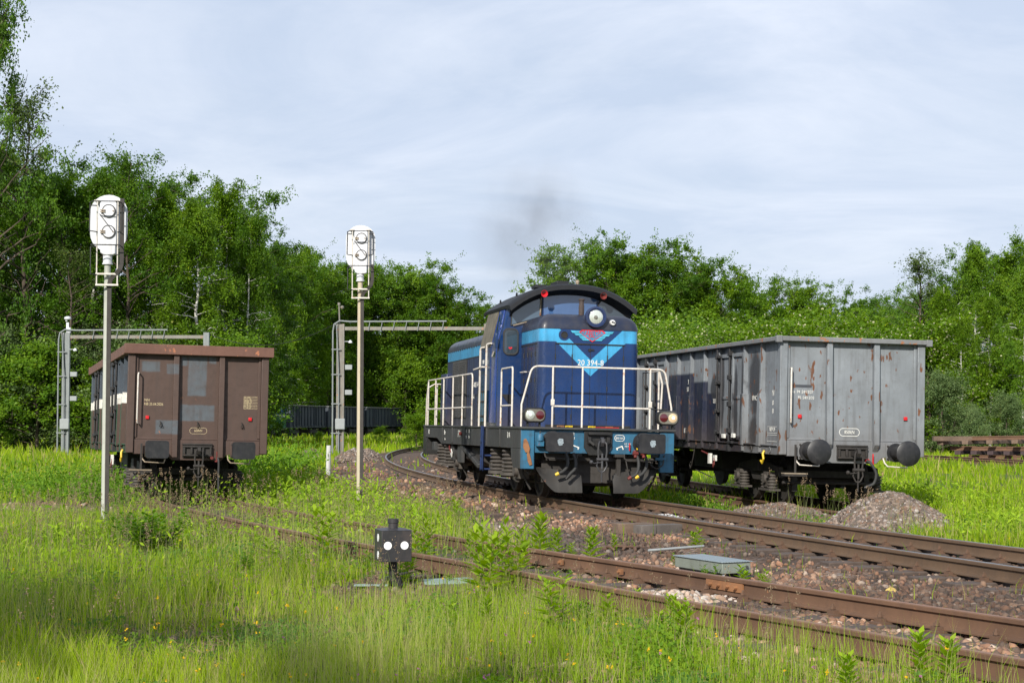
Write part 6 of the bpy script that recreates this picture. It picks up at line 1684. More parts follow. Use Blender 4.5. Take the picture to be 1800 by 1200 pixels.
sm_ = part('smoke', mb, m); sm_.location = (0.42, 36.6, 6.15); sm_.scale = (1.7, 1.3, 1.9); sm_['kind'] = 'stuff'
# ================================================================ vegetation
def leaf_mesh(name, C, size, cols, mat, aspect=0.62, up=0.0, droop=None):
    """one four-cornered leaf per centre"""
    n = len(C)
    # leaves turn their faces towards the light, as living ones do
    nr = rng.normal(size=(n, 3)) * 0.75 + np.array([sd.x * 0.75, sd.y * 0.75, sd.z * 0.9 + 0.15]); nr /= np.linalg.norm(nr, axis=1)[:, None]
    d = rng.normal(size=(n, 3)); d[:, 2] -= up; d -= nr * (d * nr).sum(1)[:, None]; d /= np.linalg.norm(d, axis=1)[:, None] + 1e-9
    s = np.cross(d, nr)
    a = C + d * size[:, None] * 0.5; c = C - d * size[:, None] * 0.5
    b = C + s * size[:, None] * 0.5 * aspect + d * size[:, None] * 0.08; e = C - s * size[:, None] * 0.5 * aspect + d * size[:, None] * 0.08
    V = np.stack([a, b, c, e], 1).reshape(-1, 3)
    F = np.arange(4 * n).reshape(n, 4)
    me = bpy.data.meshes.new(name)
    fill_mesh(me, V, F, False, mat, np.repeat(cols, 4, 0))
    return me

def make_tree(H, Rr, kind, seed, nleaf, leafsize, base=0.18, pal=((0.05, 0.11, 0.018), (0.085, 0.16, 0.028)), birch=False, sparse=0.0, lean=0.0):
    rs = np.random.default_rng(seed)
    mb = MB()
    tr = [(0, 0, -0.3)]
    n = 9
    for i in range(1, n + 1):
        t = i / n
        tr.append((lean * H * t * t + 0.02 * H * (rs.random() - 0.5), 0.02 * H * (rs.random() - 0.5), H * 0.96 * t))
    mb.tube(tr, 0.009 * H + 0.03, 7, 0.015)
    TR = np.array(tr)
    def at(h):
        k = np.clip(h / (H * 0.96) * n, 0, n - 1e-6); i = int(k); return TR[i] + (TR[i + 1] - TR[i]) * (k - i)
    cen, rad = [], []
    nl = int(24 + H * 1.2)
    for i in range(nl):
        t = base + (1 - base) * (i + rs.random()) / nl
        h0 = t * H * 0.93
        if kind == 'tall':   env = math.sin(math.pi * min(1, (t - base * 0.6) / (1 - base * 0.6))**0.62) * 0.9 + 0.12
        elif kind == 'round': env = math.sqrt(max(0, 1 - ((t - 0.58) / 0.50)**2)) + 0.1
        else: env = 1.0 - 0.75 * t
        Ln = Rr * env * (0.72 + 0.40 * rs.random())
        a = rs.random() * 2 * math.pi
        p0 = at(h0); up = (0.35 + 0.8 * t) * Ln * (0.5 if birch else 0.7)
        pts = []
        m_ = 5
        for q in range(m_ + 1):
            u = q / m_
            pts.append(p0 + np.array([math.cos(a) * Ln * u, math.sin(a) * Ln * u, up * u - (0.25 * Ln * u * u if birch else 0)]) + rs.normal(size=3) * 0.05 * Ln * u)
        mb.tube([tuple(p) for p in pts], 0.0035 * H * (1.2 - 0.7 * t), 5, 0.008)
        k = max(2, int(Ln / 0.55))
        for q in range(k):
            u = 0.35 + 0.7 * (q + rs.random()) / k
            j = min(m_ - 1, int(u * m_)); pc = pts[j] + (pts[j + 1] - pts[j]) * (u * m_ - j)
            pc = pc + rs.normal(size=3) * 0.16 * Rr * np.array([1, 1, 0.7])
            if rs.random() < sparse: continue
            cen.append(pc); rad.append((0.24 + 0.36 * rs.random()) * (0.6 + 0.12 * Rr))
            if q % 2 == 0: mb.tube([tuple(pts[j]), tuple(pc)], 0.016, 4, 0.006)
    # leader shoots that break the outline
    for i in range(10):
        p0 = at(H * (0.74 + 0.2 * rs.random())); d = rs.normal(size=3) * 0.17 * Rr; d[2] = abs(d[2]) + 0.05 * H
        mb.tube([tuple(p0), tuple(p0 + d)], 0.02, 4, 0.006)
        for u in (0.25, 0.5, 0.72, 0.92): cen.append(p0 + d * u); rad.append(0.62 - 0.3 * u)
    cen = np.array(cen); rad = np.array(rad)
    w = rad**2; idx = rs.choice(len(cen), nleaf, p=w / w.sum())
    # leaves sit along thin twigs that leave each clump's centre, so the outline stays ragged
    nt_ = 9
    td = rs.normal(size=(len(cen), nt_, 3))
    out = cen.copy(); out[:, 2] = 0; out /= np.linalg.norm(out, axis=1)[:, None] + 1e-6
    td = td * np.array([1, 1, 0.8]) + out[:, None, :] * 0.5 + np.array([0, 0, 0.35 if not birch else -0.1])
    td *= (0.6 + 0.9 * rs.random((len(cen), nt_, 1))) * 0.75
    w_ = rs.integers(0, nt_, nleaf); u_ = rs.random(nleaf)**0.7
    g = td[idx, w_] * u_[:, None] + rs.normal(size=(nleaf, 3)) * 0.17
    C = cen[idx] + g * rad[idx][:, None] * 1.2
    if birch:
        C[:, 2] -= u_**2 * (0.5 + 1.3 * rs.random((len(cen), nt_))[idx, w_]) * 0.75
        C[:, :2] += (rs.random((nleaf, 2)) - 0.5) * 0.06
    pal = np.array(pal); cl = rs.random(len(cen))
    mixf = np.clip(cl[idx] * 0.7 + rs.random(nleaf) * 0.3, 0, 1)[:, None]
    cols = pal[0] * (1 - mixf) + pal[1] * mixf
    cols *= (0.8 + 0.4 * rs.random((nleaf, 1)))
    yl = rs.random(nleaf) < 0.03; cols[yl] *= np.array([1.6, 1.2, 0.8])
    crown = leaf_mesh('crown', C, leafsize * (0.6 + 0.8 * rs.random(nleaf)), cols, MAT['leaf'], up=0.6 if birch else 0.1)
    return mb, crown

def tree_proto(name, H, Rr, **kw):
    mat = MAT['birch'] if kw.get('birch') else MAT['bark']
    mb, crown = make_tree(H, Rr, **kw)
    me = mb.mesh('trunk'); me.materials.append(mat); me.polygons.foreach_set('use_smooth', [True] * len(me.polygons))
    return name, me, crown, H, Rr
G1 = ((0.060, 0.145, 0.007), (0.160, 0.270, 0.011)); G2 = ((0.040, 0.108, 0.007), (0.110, 0.205, 0.012)); G3 = ((0.070, 0.155, 0.007), (0.155, 0.260, 0.011)); GW_ = ((0.09, 0.15, 0.05), (0.18, 0.25, 0.09))
PT = {
 'birch1': tree_proto('birch_tree', 16, 3.0, kind='tall', seed=1, nleaf=56000, leafsize=0.125, pal=G1, birch=True, base=0.14),
 'birch2': tree_proto('birch_tree', 15, 2.6, kind='tall', seed=2, nleaf=50000, leafsize=0.12, pal=G3, birch=True, base=0.10),
 'birch3': tree_proto('birch_tree', 17, 3.2, kind='tall', seed=3, nleaf=56000, leafsize=0.13, pal=G2, birch=True, base=0.12),
 'broad1': tree_proto('broadleaf_tree', 15, 4.2, kind='round', seed=4, nleaf=62000, leafsize=0.145, pal=G2, base=0.10),
 'broad2': tree_proto('broadleaf_tree', 14, 3.8, kind='round', seed=5, nleaf=60000, leafsize=0.14, pal=G1, base=0.08),
 'thin': tree_proto('poplar_tree', 15, 3.6, kind='tall', seed=6, nleaf=24000, leafsize=0.12, pal=G2, sparse=0.45, base=0.15),
 'bare': tree_proto('dying_tree', 14, 2.6, kind='tall', seed=8, nleaf=3200, leafsize=0.11, pal=((0.06, 0.10, 0.02), (0.10, 0.15, 0.03)), sparse=0.75, base=0.25),
 'bush1': tree_proto('bush', 4.2, 2.4, kind='cone', seed=9, nleaf=24000, leafsize=0.10, pal=G1, base=0.02),
 'bush2': tree_proto('bush', 4.0, 2.4, kind='cone', seed=10, nleaf=26000, leafsize=0.09, pal=G3, base=0.02),
 'willow': tree_proto('willow_bush', 3.6, 2.2, kind='cone', seed=11, nleaf=26000, leafsize=0.085, pal=GW_, base=0.02),
}
# flowering bush: the same build with small pale flower heads added
def flowers(crown, n, seed):
    rs = np.random.default_rng(seed); k = len(crown.vertices); co = np.zeros(k * 3, np.float32); crown.vertices.foreach_get('co', co); co = co.reshape(-1, 3)
    r = np.hypot(co[:, 0], co[:, 1]) + 0.6 * co[:, 2]; idx = rs.choice(np.where(r > np.percentile(r, 45))[0], n)
    me = leaf_mesh('blossom', co[idx] + rs.normal(size=(n, 3)) * 0.05, 0.055 + 0.035 * rs.random(n), np.full((n, 3), 1.0) * np.array([[0.62, 0.60, 0.36]]) * (0.7 + 0.4 * rs.random((n, 1))), MAT['leaf'], aspect=0.95)
    return me
BLOS = flowers(PT['bush2'][2], 1000, 5)

def plant_tree(key, x, y, H, label, cat=None, group=None, rz=None, wide=1.0, blossom=False):
    name, tme, cme, H0, R0 = PT[key]
    if rz is None: rz = random.uniform(0, 6.28)
    e = empty(name, (x, y, ground(x, y)), (0, 0, rz))
    s = H / H0; e.scale = (s * wide, s * wide, s)
    t = bpy.data.objects.new('trunk', tme); COL.objects.link(t); t.parent = e
    c = bpy.data.objects.new('crown', cme); COL.objects.link(c); c.parent = e
    if blossom:
        b = bpy.data.objects.new('blossom', BLOS); COL.objects.link(b); b.parent = e
    tag(e, label, cat or name.replace('_', ' '), group)
    return e
def WX(px, Z): return (px - 900) / 2900 * Z
def HT_(py, Z): return 1.8 + (740 - py) / 2900 * Z
random.seed(21)
MARKS = [(-50, 'just outside the left edge'), (0, 'at the left edge'), (45, 'left of the first gantry'), (103, 'behind the first gantry\'s post'), (150, 'left of the first signal mast'), (187, 'behind the first signal mast'), (235, 'over the brown wagon\'s left corner'),
    (285, 'over the brown wagon\'s left third'), (330, 'over the middle of the brown wagon'), (365, 'by the first gantry\'s right post'), (410, 'over the brown wagon\'s right third'), (455, 'over the brown wagon\'s right corner'), (487, 'over the striped far wagon'),
    (525, 'over the left dark far wagon'), (562, 'left of the second gantry'), (597, 'behind the second gantry\'s post'), (632, 'behind the second signal mast'), (670, 'right of the second signal mast'), (705, 'under the middle of the second gantry\'s beam'), (740, 'over the locomotive\'s rear railing'),
    (775, 'over the locomotive\'s rear hood'), (810, 'behind the rear hood\'s light blue band'), (845, 'by the locomotive\'s cab door'), (880, 'behind the cab\'s left windscreen'), (930, 'behind the left horn'), (975, 'behind the middle of the cab roof'), (1015, 'behind the locomotive\'s headlamp'), (1055, 'behind the right horn'),
    (1095, 'behind the cab roof\'s right end'), (1135, 'right of the locomotive\'s hood'), (1175, 'over the far end of the grey wagon'), (1215, 'over the navy panels of the grey wagon'), (1262, 'left of the grey wagon\'s near door'), (1300, 'over the grey wagon\'s near door'), (1340, 'left of the grey wagon\'s near corner'),
    (1380, 'over the grey wagon\'s near corner'), (1425, 'over the grey wagon\'s left buffer'), (1468, 'over the left rib of the grey wagon\'s end'), (1508, 'over the grey wagon\'s coupling'), (1550, 'over the right rib of the grey wagon\'s end'), (1600, 'over the grey wagon\'s right buffer'), (1642, 'just right of the grey wagon'),
    (1690, 'over the left end of the stacked track panels'), (1735, 'over the middle of the stacked track panels'), (1780, 'near the right edge'), (1825, 'on the right edge'), (1870, 'just outside the right edge'), (1930, 'well outside the right edge')]
used_labels = {}
def near(label, px):
    for w_ in sorted(MARKS, key=lambda m_: abs(m_[0] - px)):
        l_ = label + ' ' + w_[1]
        if l_ not in used_labels: used_labels[l_] = 1; return l_
    return label
def T(key, px, py, Z, label, group=None, cat=None, wide=1.0, **k):
    if group: label = near(label, px)
    return plant_tree(key, WX(px, Z), Z, HT_(py, Z) * 0.93, label, cat, group, wide=wide, **k)
# left wood, front row
T('thin', -18, -120, 90, 'tallest loose crowned tree at the left edge of the picture', wide=0.55, rz=1.0)
T('bare', 42, 95, 92, 'half bare tree with thin dead twigs beside the tallest tree at the left edge', wide=0.95, rz=0.4)
T('birch1', -10, 215, 96, 'dark broad tree under the tallest one at the left edge', wide=0.8)
T('broad1', 105, 280, 95, 'dark round tree behind the first gantry\'s camera')
T('thin', 222, 222, 93, 'spindly tree with one long limb reaching right, just right of the first signal\'s head', wide=0.95, rz=2.2)
T('bare', 120, 400, 90, 'grey leafless thicket behind the first signal mast', wide=1.2, rz=3.0)
T('birch3', 165, 262, 96, 'dark birch left of the first signal\'s head')
T('birch1', 285, 300, 96, 'birch rising over the left part of the brown wagon')
T('birch2', 345, 300, 94, 'light green birch over the middle of the brown wagon')
T('birch1', 395, 290, 98, 'tall birch with a pointed top over the brown wagon')
T('birch3', 436, 335, 97, 'birch with dark hanging twigs over the right corner of the brown wagon', wide=0.8)
T('birch1', 485, 408, 176, 'birch right of the brown wagon with sloping outline')
T('birch2', 524, 395, 186, 'birch standing last before the gap to the second signal')
T('broad2', 575, 462, 196, 'yellow green tree just left of the second signal\'s head')
T('broad2', 612, 470, 204, 'tree half hidden by the second signal\'s head')
# left wood, second row and undergrowth
lab2 = 'dark tree deep in the wood,'
for px, py, Z, k in ((-90, 250, 100, 'broad1'), (40, 300, 108, 'birch3'), (90, 300, 112, 'broad1'), (150, 300, 112, 'birch3'), (230, 300, 112, 'broad1'), (300, 330, 114, 'birch3'), (360, 335, 114, 'broad1'), (430, 360, 116, 'birch3'), (490, 450, 182, 'broad1'), (545, 440, 200, 'birch3'),
                 (-60, 330, 92, 'birch3'), (255, 350, 104, 'birch3'), (448, 420, 106, 'broad1'), (520, 450, 192, 'broad1'), (-150, 250, 96, 'broad1')):
    T(k, px, py, Z, lab2, 'dark trees deeper in the left wood')
labb = 'leafy bush at the foot of the wood,'
for i, px in enumerate(range(-60, 425, 42)):
    Z = 89 + (i % 3) * 2
    T(('bush1', 'willow', 'bush1')[i % 3] if i % 5 else 'bush1', px + random.uniform(-10, 10), 625 + random.uniform(-30, 30), Z, labb, 'bushes at the foot of the left wood', 'bush', wide=1.25)
# behind the far train, centre
for px, py, k, lb in ((655, 470, 'broad1', 'tree above the gantry just right of the second signal mast'), (700, 462, 'broad2', 'round tree over the gantry\'s beam'), (742, 470, 'broad1', 'tree over the middle of the gantry\'s beam'),
                  (785, 478, 'thin', 'loose crowned tree with sky showing through left of the locomotive\'s cab'), (822, 535, 'broad2', 'lower tree touching the locomotive\'s cab on its left'), (765, 540, 'birch3', 'dark birch behind the gantry\'s right half')):
    T(k, px, py, 205, lb, wide=1.15)
for i, px in enumerate(range(440, 815, 30)):
    T('broad1' if i % 2 else 'birch3', px, 560 + 25 * math.sin(i), 216 + 4 * (i % 2), 'shaded tree beyond the far train,', 'trees low behind the far train', wide=1.4)
for i, px in enumerate(range(600, 840, 40)):
    T('bush1', px, 655, 208, 'bush beyond the far train,', 'bushes behind the far train', 'bush', wide=1.6)
T('bush2', 712, 625, 200, 'bright yellow green bush above the far dark wagons', cat='bush', wide=1.2)
# right of the locomotive
for px, py, Z, k, lb in ((990, 490, 150, 'birch1', 'pale tree just above the left of the locomotive\'s roof'), (1025, 425, 142, 'broad2', 'tall tree above the locomotive\'s roof'), (1090, 425, 140, 'broad1', 'round topped tree behind the locomotive\'s headlamp'),
                     (1150, 432, 138, 'broad2', 'tree above the right edge of the locomotive\'s roof'), (1205, 460, 138, 'broad1', 'dark tree over the near end of the grey wagon\'s side'), (1250, 468, 136, 'broad2', 'tree left above the grey wagon'),
                     (1330, 500, 150, 'broad1', 'low tree in the dip above the grey wagon'), (1400, 490, 146, 'broad2', 'tree above the grey wagon\'s corner'), (1440, 500, 140, 'birch2', 'pale birch above the grey wagon\'s end wall'), (1500, 520, 142, 'broad1', 'rounded tree above the middle of the grey wagon\'s end'),
                     (1545, 540, 136, 'broad2', 'low round tree left of the half bare tree')):
    T(k, px, py, Z, lb, wide=1.1)
for i, px in enumerate(range(980, 1620, 40)):
    T(('broad1', 'birch3', 'broad2')[i % 3], px, 540 + 15 * math.sin(i * 1.7), 160 + (i % 3) * 5, 'tree in the dense back row,', 'row of trees behind the grey wagon', wide=1.35)
for i, px in enumerate(range(1080, 1640, 46)):
    T('bush2', px, 592 + random.uniform(-20, 16), 90 + (i % 3) * 4, 'yellow green cream flowered bush', 'flowering bushes behind the grey wagon', 'bush', wide=1.25, blossom=True)
for i, px in enumerate(range(1090, 1640, 60)):
    T('bush1', px, 598 + random.uniform(-22, 6), 101, 'green bush without flowers', 'green bushes behind the grey wagon', 'bush', wide=1.3)
# right edge
T('bare', 1618, 415, 108, 'half bare tree with brown twigs right of the grey wagon', wide=1.5, rz=0.8)
T('thin', 1600, 520, 112, 'thin tree beside the half bare one', wide=1.2)
T('birch2', 1660, 470, 98, 'light green birch just right of the grey wagon')
T('birch1', 1715, 405, 100, 'tallest birch near the right edge')
T('broad2', 1775, 425, 104, 'broad tree between the tallest birch and the right edge')
T('birch2', 1740, 480, 90, 'slender birch with a pale trunk right of the tallest one', wide=0.9)
T('birch1', 1800, 450, 88, 'birch on the right edge of the picture', wide=0.9)
T('birch2', 1690, 520, 88, 'young birch with a thin white trunk above the stacked track panels', wide=0.8)
for px, py, Z, k in ((1640, 500, 118, 'broad1'), (1700, 470, 118, 'broad1'), (1760, 470, 120, 'birch3'), (1830, 440, 112, 'broad1'), (1870, 420, 105, 'broad2'), (1900, 470, 96, 'birch1')):
    T(k, px, py, Z, 'second row tree of the right wood', 'second row of trees on the right')
T('willow', 1655, 672, 84, 'grey green willow bush beside the grey wagon\'s right edge', cat='bush', wide=1.0)
T('willow', 1705, 722, 84, 'small grey green willow bush behind the stacked track panels', cat='bush')
T('willow', 1768, 705, 82, 'grey green willow bush above the stacked track panels', cat='bush')
for i, px in enumerate(range(1625, 1900, 45)):
    T('bush1', px, 650, 92, 'green bush under the birches', 'bushes under the right birches', 'bush', wide=1.3)
# bushes on the meadow between the sidings
T('bush1', 732, 735, 92, 'small leafy bush beside the locomotive\'s rear', cat='bush', wide=1.5)
T('bush2', 668, 752, 130, 'small bush in front of the far dark wagons', cat='bush', wide=1.3)
T('bush2', 560, 760, 120, 'small bush at the foot of the far dark wagons, left of the gantry', cat='bush')
# far wood closing the horizon
x = rng.uniform(-900, 900, 26000); y = np.full_like(x, 300) + rng.uniform(0, 40, len(x)); z = rng.random(len(x)) * (14 + 4 * np.sin(x / 23) + 3 * np.sin(x / 9.0))
me = leaf_mesh('forest', np.stack([x, y, z], 1), 1.6 + 1.4 * rng.random(len(x)), np.array([[0.04, 0.085, 0.018]]) * (0.6 + 0.8 * rng.random((len(x), 1))), MAT['leaf'])
o = bpy.data.objects.new('forest', me); COL.objects.link(o); o['kind'] = 'stuff'
# trees beside the photographer whose shade falls on the grass in front
plant_tree('broad2', -10.6, -1.6, 10.6, 'tree outside the frame to the left whose shade lies across the grass', None, 'trees beside the photographer', 0.7)
plant_tree('broad1', -4.3, -0.3, 6.6, 'smaller tree outside the frame close to the photographer\'s left', None, 'trees beside the photographer', 2.7, wide=0.75)

# ---------------------------------------------------------------- the leafy shrub at the left front
def small_plant(name, n_stem, h, spread, nl, ls, pal, seed, upright=0.3, aspect=0.35):
    rs = np.random.default_rng(seed); mb = MB(); C, D, S_ = [], [], []
    for i in range(n_stem):
        a = rs.random() * 6.28; r = spread * rs.random()**0.6
        p0 = np.array([0.25 * r * math.cos(a), 0.25 * r * math.sin(a), 0]); hh = h * (0.65 + 0.4 * rs.random()); p1 = np.array([r * math.cos(a), r * math.sin(a), hh])
        pm = (p0 + p1) / 2 + np.array([0, 0, 0.12 * hh])
        mb.tube([tuple(p0), tuple(pm), tuple(p1)], 0.006, 5, 0.0025)
        for q in range(nl):
            u = 0.12 + 0.9 * (q + rs.random()) / nl
            c = p0 * (1 - u)**2 + 2 * pm * u * (1 - u) + p1 * u * u if u < 1 else p1
            b = q * 2.4 + a; el = upright + 0.5 * u
            d = np.array([math.cos(b) * math.cos(el), math.sin(b) * math.cos(el), math.sin(el)])
            sz = ls * (1.15 - 0.5 * u) * (0.8 + 0.4 * rs.random())
            C.append(c); D.append(d); S_.append(sz)
    C = np.array(C); D = np.array(D); S_ = np.array(S_); n = len(C)
    side = np.cross(D, np.array([0, 0, 1.0])); side /= np.linalg.norm(side, axis=1)[:, None] + 1e-9
    dr = np.array([0, 0, -1.0])
    w = (S_ * aspect * 0.5)[:, None]; l = S_[:, None]
    V = np.stack([C, C + D * l * 0.45 + side * w, C + D * l + dr * l * 0.18, C + D * l * 0.45 - side * w], 1).reshape(-1, 3)
    pal = np.array(pal); f = rs.random((n, 1)); cols = (pal[0] * (1 - f) + pal[1] * f)
    me = bpy.data.meshes.new('leaves'); fill_mesh(me, V, np.arange(4 * n).reshape(n, 4), False, MAT['grass'], np.repeat(cols, 4, 0))
    st = mb.mesh('stem'); st.materials.append(MAT['stem'])
    return name, st, me
MAT['stem'] = plain('plant_stem', (0.16, 0.14, 0.05), 0.7, var=0.4)
YG = ((0.17, 0.30, 0.015), (0.33, 0.46, 0.03)); DG_ = ((0.085, 0.19, 0.015), (0.17, 0.30, 0.025)); RG = ((0.14, 0.23, 0.02), (0.30, 0.32, 0.04))
SP = [small_plant('weed', 3, 0.42, 0.17, 17, 0.19, YG, 1, 0.25), small_plant('weed', 2, 0.5, 0.10, 24, 0.21, YG, 2, 0.4), small_plant('weed', 6, 0.34, 0.24, 13, 0.15, DG_, 3, 0.2),
      small_plant('weed', 3, 0.6, 0.18, 24, 0.19, YG, 4, 0.35), small_plant('shrub', 34, 0.50, 0.5, 22, 0.12, DG_, 5, 0.2, 0.6), small_plant('weed', 5, 0.5, 0.26, 16, 0.17, YG, 6, 0.2)]
def put(k, x, y, s, label, cat, group=None):
    name, st, lv = SP[k]
    e = empty(name, (x, y, ground(x, y) - 0.02), (0, 0, random.uniform(0, 6.28))); e.scale = (s, s, s)
    a = bpy.data.objects.new('stem', st); COL.objects.link(a); a.parent = e
    b = bpy.data.objects.new('leaves', lv); COL.objects.link(b); b.parent = e
    return tag(e, label, cat, group)
def PG(px, py, zg=0.08):
    Z = (1.8 - zg) * 2900 / (py - 740); return (px - 900) / 2900 * Z, Z
def putp(k, px, py, s, *a):
    x, y = PG(px, py); return put(k, x, y, s, *a)
putp(4, 268, 965, 1.15, 'dense leafy shrub in the grass right of the first signal mast', 'shrub')
putp(4, 232, 945, 0.85, 'smaller leafy shrub joined to the dense one by the first signal mast', 'shrub')
wl = [(1, 943, 990, 1.2, 'tall leafy weed right beside the rusty rail, in the middle of the picture'), (0, 703, 1025, 0.9, 'bright weed just right of the point lantern\'s stand'), (1, 1035, 985, 0.85, 'leafy weed before the timber ends by the polished track'),
      (1, 982, 975, 0.7, 'thin weed just right of the tallest one by the rusty rail'), (3, 570, 985, 1.15, 'dark stemmed weed left of the point lantern'), (3, 735, 1000, 1.0, 'broad weed right of the point lantern'), (1, 1198, 1150, 0.75, 'reddish weed standing before the nearest rusty rail'),
      (0, 1298, 1040, 0.65, 'small weed at the right foot of the flat grey box'), (0, 1345, 1035, 0.5, 'tiny weed right of the flat grey box'), (1, 1620, 1220, 0.75, 'bright leafy weed at the bottom edge, left of the two on the right'), (1, 1672, 1225, 0.72, 'bright leafy weed at the bottom edge, rightmost of the two'),
      (1, 1492, 1235, 0.62, 'pale weed at the bottom edge under the nearest rail'), (5, 985, 1120, 1.0, 'broad weed in the grass before the near rusty rail'), (3, 855, 1060, 1.2, 'tall bushy weed with red tips in the middle of the foreground'), (3, 905, 1040, 1.1, 'bushy weed touching the nearer rusty rail, right of the red tipped one'),
      (0, 795, 905, 0.9, 'weed on the dark gravel left below the locomotive'), (0, 1470, 1075, 0.5, 'small weed between the rusty rails at the right')]
for k, px, py, s, lb in wl: putp(k, px, py, s, lb, 'weed')
WK = {0: 'bright three stemmed weed', 1: 'slender twin stemmed weed', 2: 'low spreading green weed', 3: 'tall broad leaved weed', 5: 'bushy pale weed'}
def wreg(px):
    for lim, t_ in ((200, 'left of the first signal mast'), (330, 'right of the first signal mast'), (440, 'before the brown wagon\'s coupling'), (540, 'before the brown wagon\'s right buffer'), (600, 'left of the second signal mast'), (660, 'just left of the point lantern'), (760, 'right of the point lantern'),
                   (900, 'below the locomotive\'s rear'), (1020, 'below the locomotive\'s front'), (1180, 'left of the flat grey box'), (1400, 'near the flat grey box')):
        if px < lim: return t_
    return 'at the right'
for i in range(75):
    px = random.gauss(560, 190); py = random.uniform(845, 1000)
    if px < 20: continue
    x, y = PG(px, py)
    if gravel(np.array([x]), np.array([y]))[0] > 0.5 or abs(track_d(np.array([x]), np.array([y]), 1)[0][0] + 0.3) < 1.4: continue
    k_ = random.choice((0, 2, 3, 5, 1)); put(k_, x, y, random.uniform(0.55, 1.0), WK[k_] + ' among the grass ' + wreg(px), 'weed', 'leafy weeds in the grass')
for i in range(40):
    px = random.uniform(640, 1250); py = random.uniform(960, 1150)
    x, y = PG(px, py)
    k_ = random.choice((0, 2, 1)); put(k_, x, y, random.uniform(0.35, 0.75), WK[k_] + ' along the rusty track ' + wreg(px), 'weed', 'weeds along the rusty track')
for i in range(18):
    x, y = PG(random.uniform(1560, 1860), random.uniform(850, 950))
    put(random.choice((0, 2)), x, y, random.uniform(0.4, 0.8), 'leafy weed in the meadow right of the large stone heap', 'weed', 'weeds right of the large stone heap')

# ---------------------------------------------------------------- grass: one sheet of blades
def blades(x, y, z, h, w, cols, bend=0.35, name='grass', seg=3):
    n = len(x)
    a = rng.random(n) * 2 * math.pi; b = rng.normal(size=n) * 0.75 - 0.3
    lx, ly = np.cos(a) * bend * h * rng.random(n), np.sin(a) * bend * h * rng.random(n)
    sx, sy = np.cos(b) * w, np.sin(b) * w
    V = []
    us = [0, 0.4, 0.75, 1.0] if seg == 3 else [0, 0.55, 1.0]
    for u in us:
        ww = (1 - u**1.6) * 0.5
        cxx, cyy, cz_ = x + lx * u * u, y + ly * u * u, z + h * (u - 0.12 * u * u)
        if u < 1:
            V += [np.stack([cxx - sx * ww, cyy - sy * ww, cz_], 1), np.stack([cxx + sx * ww, cyy + sy * ww, cz_], 1)]
        else: V += [np.stack([cxx, cyy, cz_], 1)]
    k = len(V); VV = np.stack(V, 1).reshape(-1, 3)
    F = []
    base = (np.arange(n) * k)[:, None]
    for s_ in range(len(us) - 2):
        q = 2 * s_
        F.append(base + np.array([[q, q + 1, q + 3]])); F.append(base + np.array([[q, q + 3, q + 2]]))
    F.append(base + np.array([[k - 3, k - 2, k - 1]]))
    FF = np.concatenate(F, 0)
    me = bpy.data.meshes.new(name)
    tip = np.array([0.75, 0.85, 0.95, 1.05])
    fill_mesh(me, VV, FF, False, MAT['grass'], np.repeat(cols, k, 0))
    o = bpy.data.objects.new(name, me); COL.objects.link(o); o['kind'] = 'stuff'
    return o
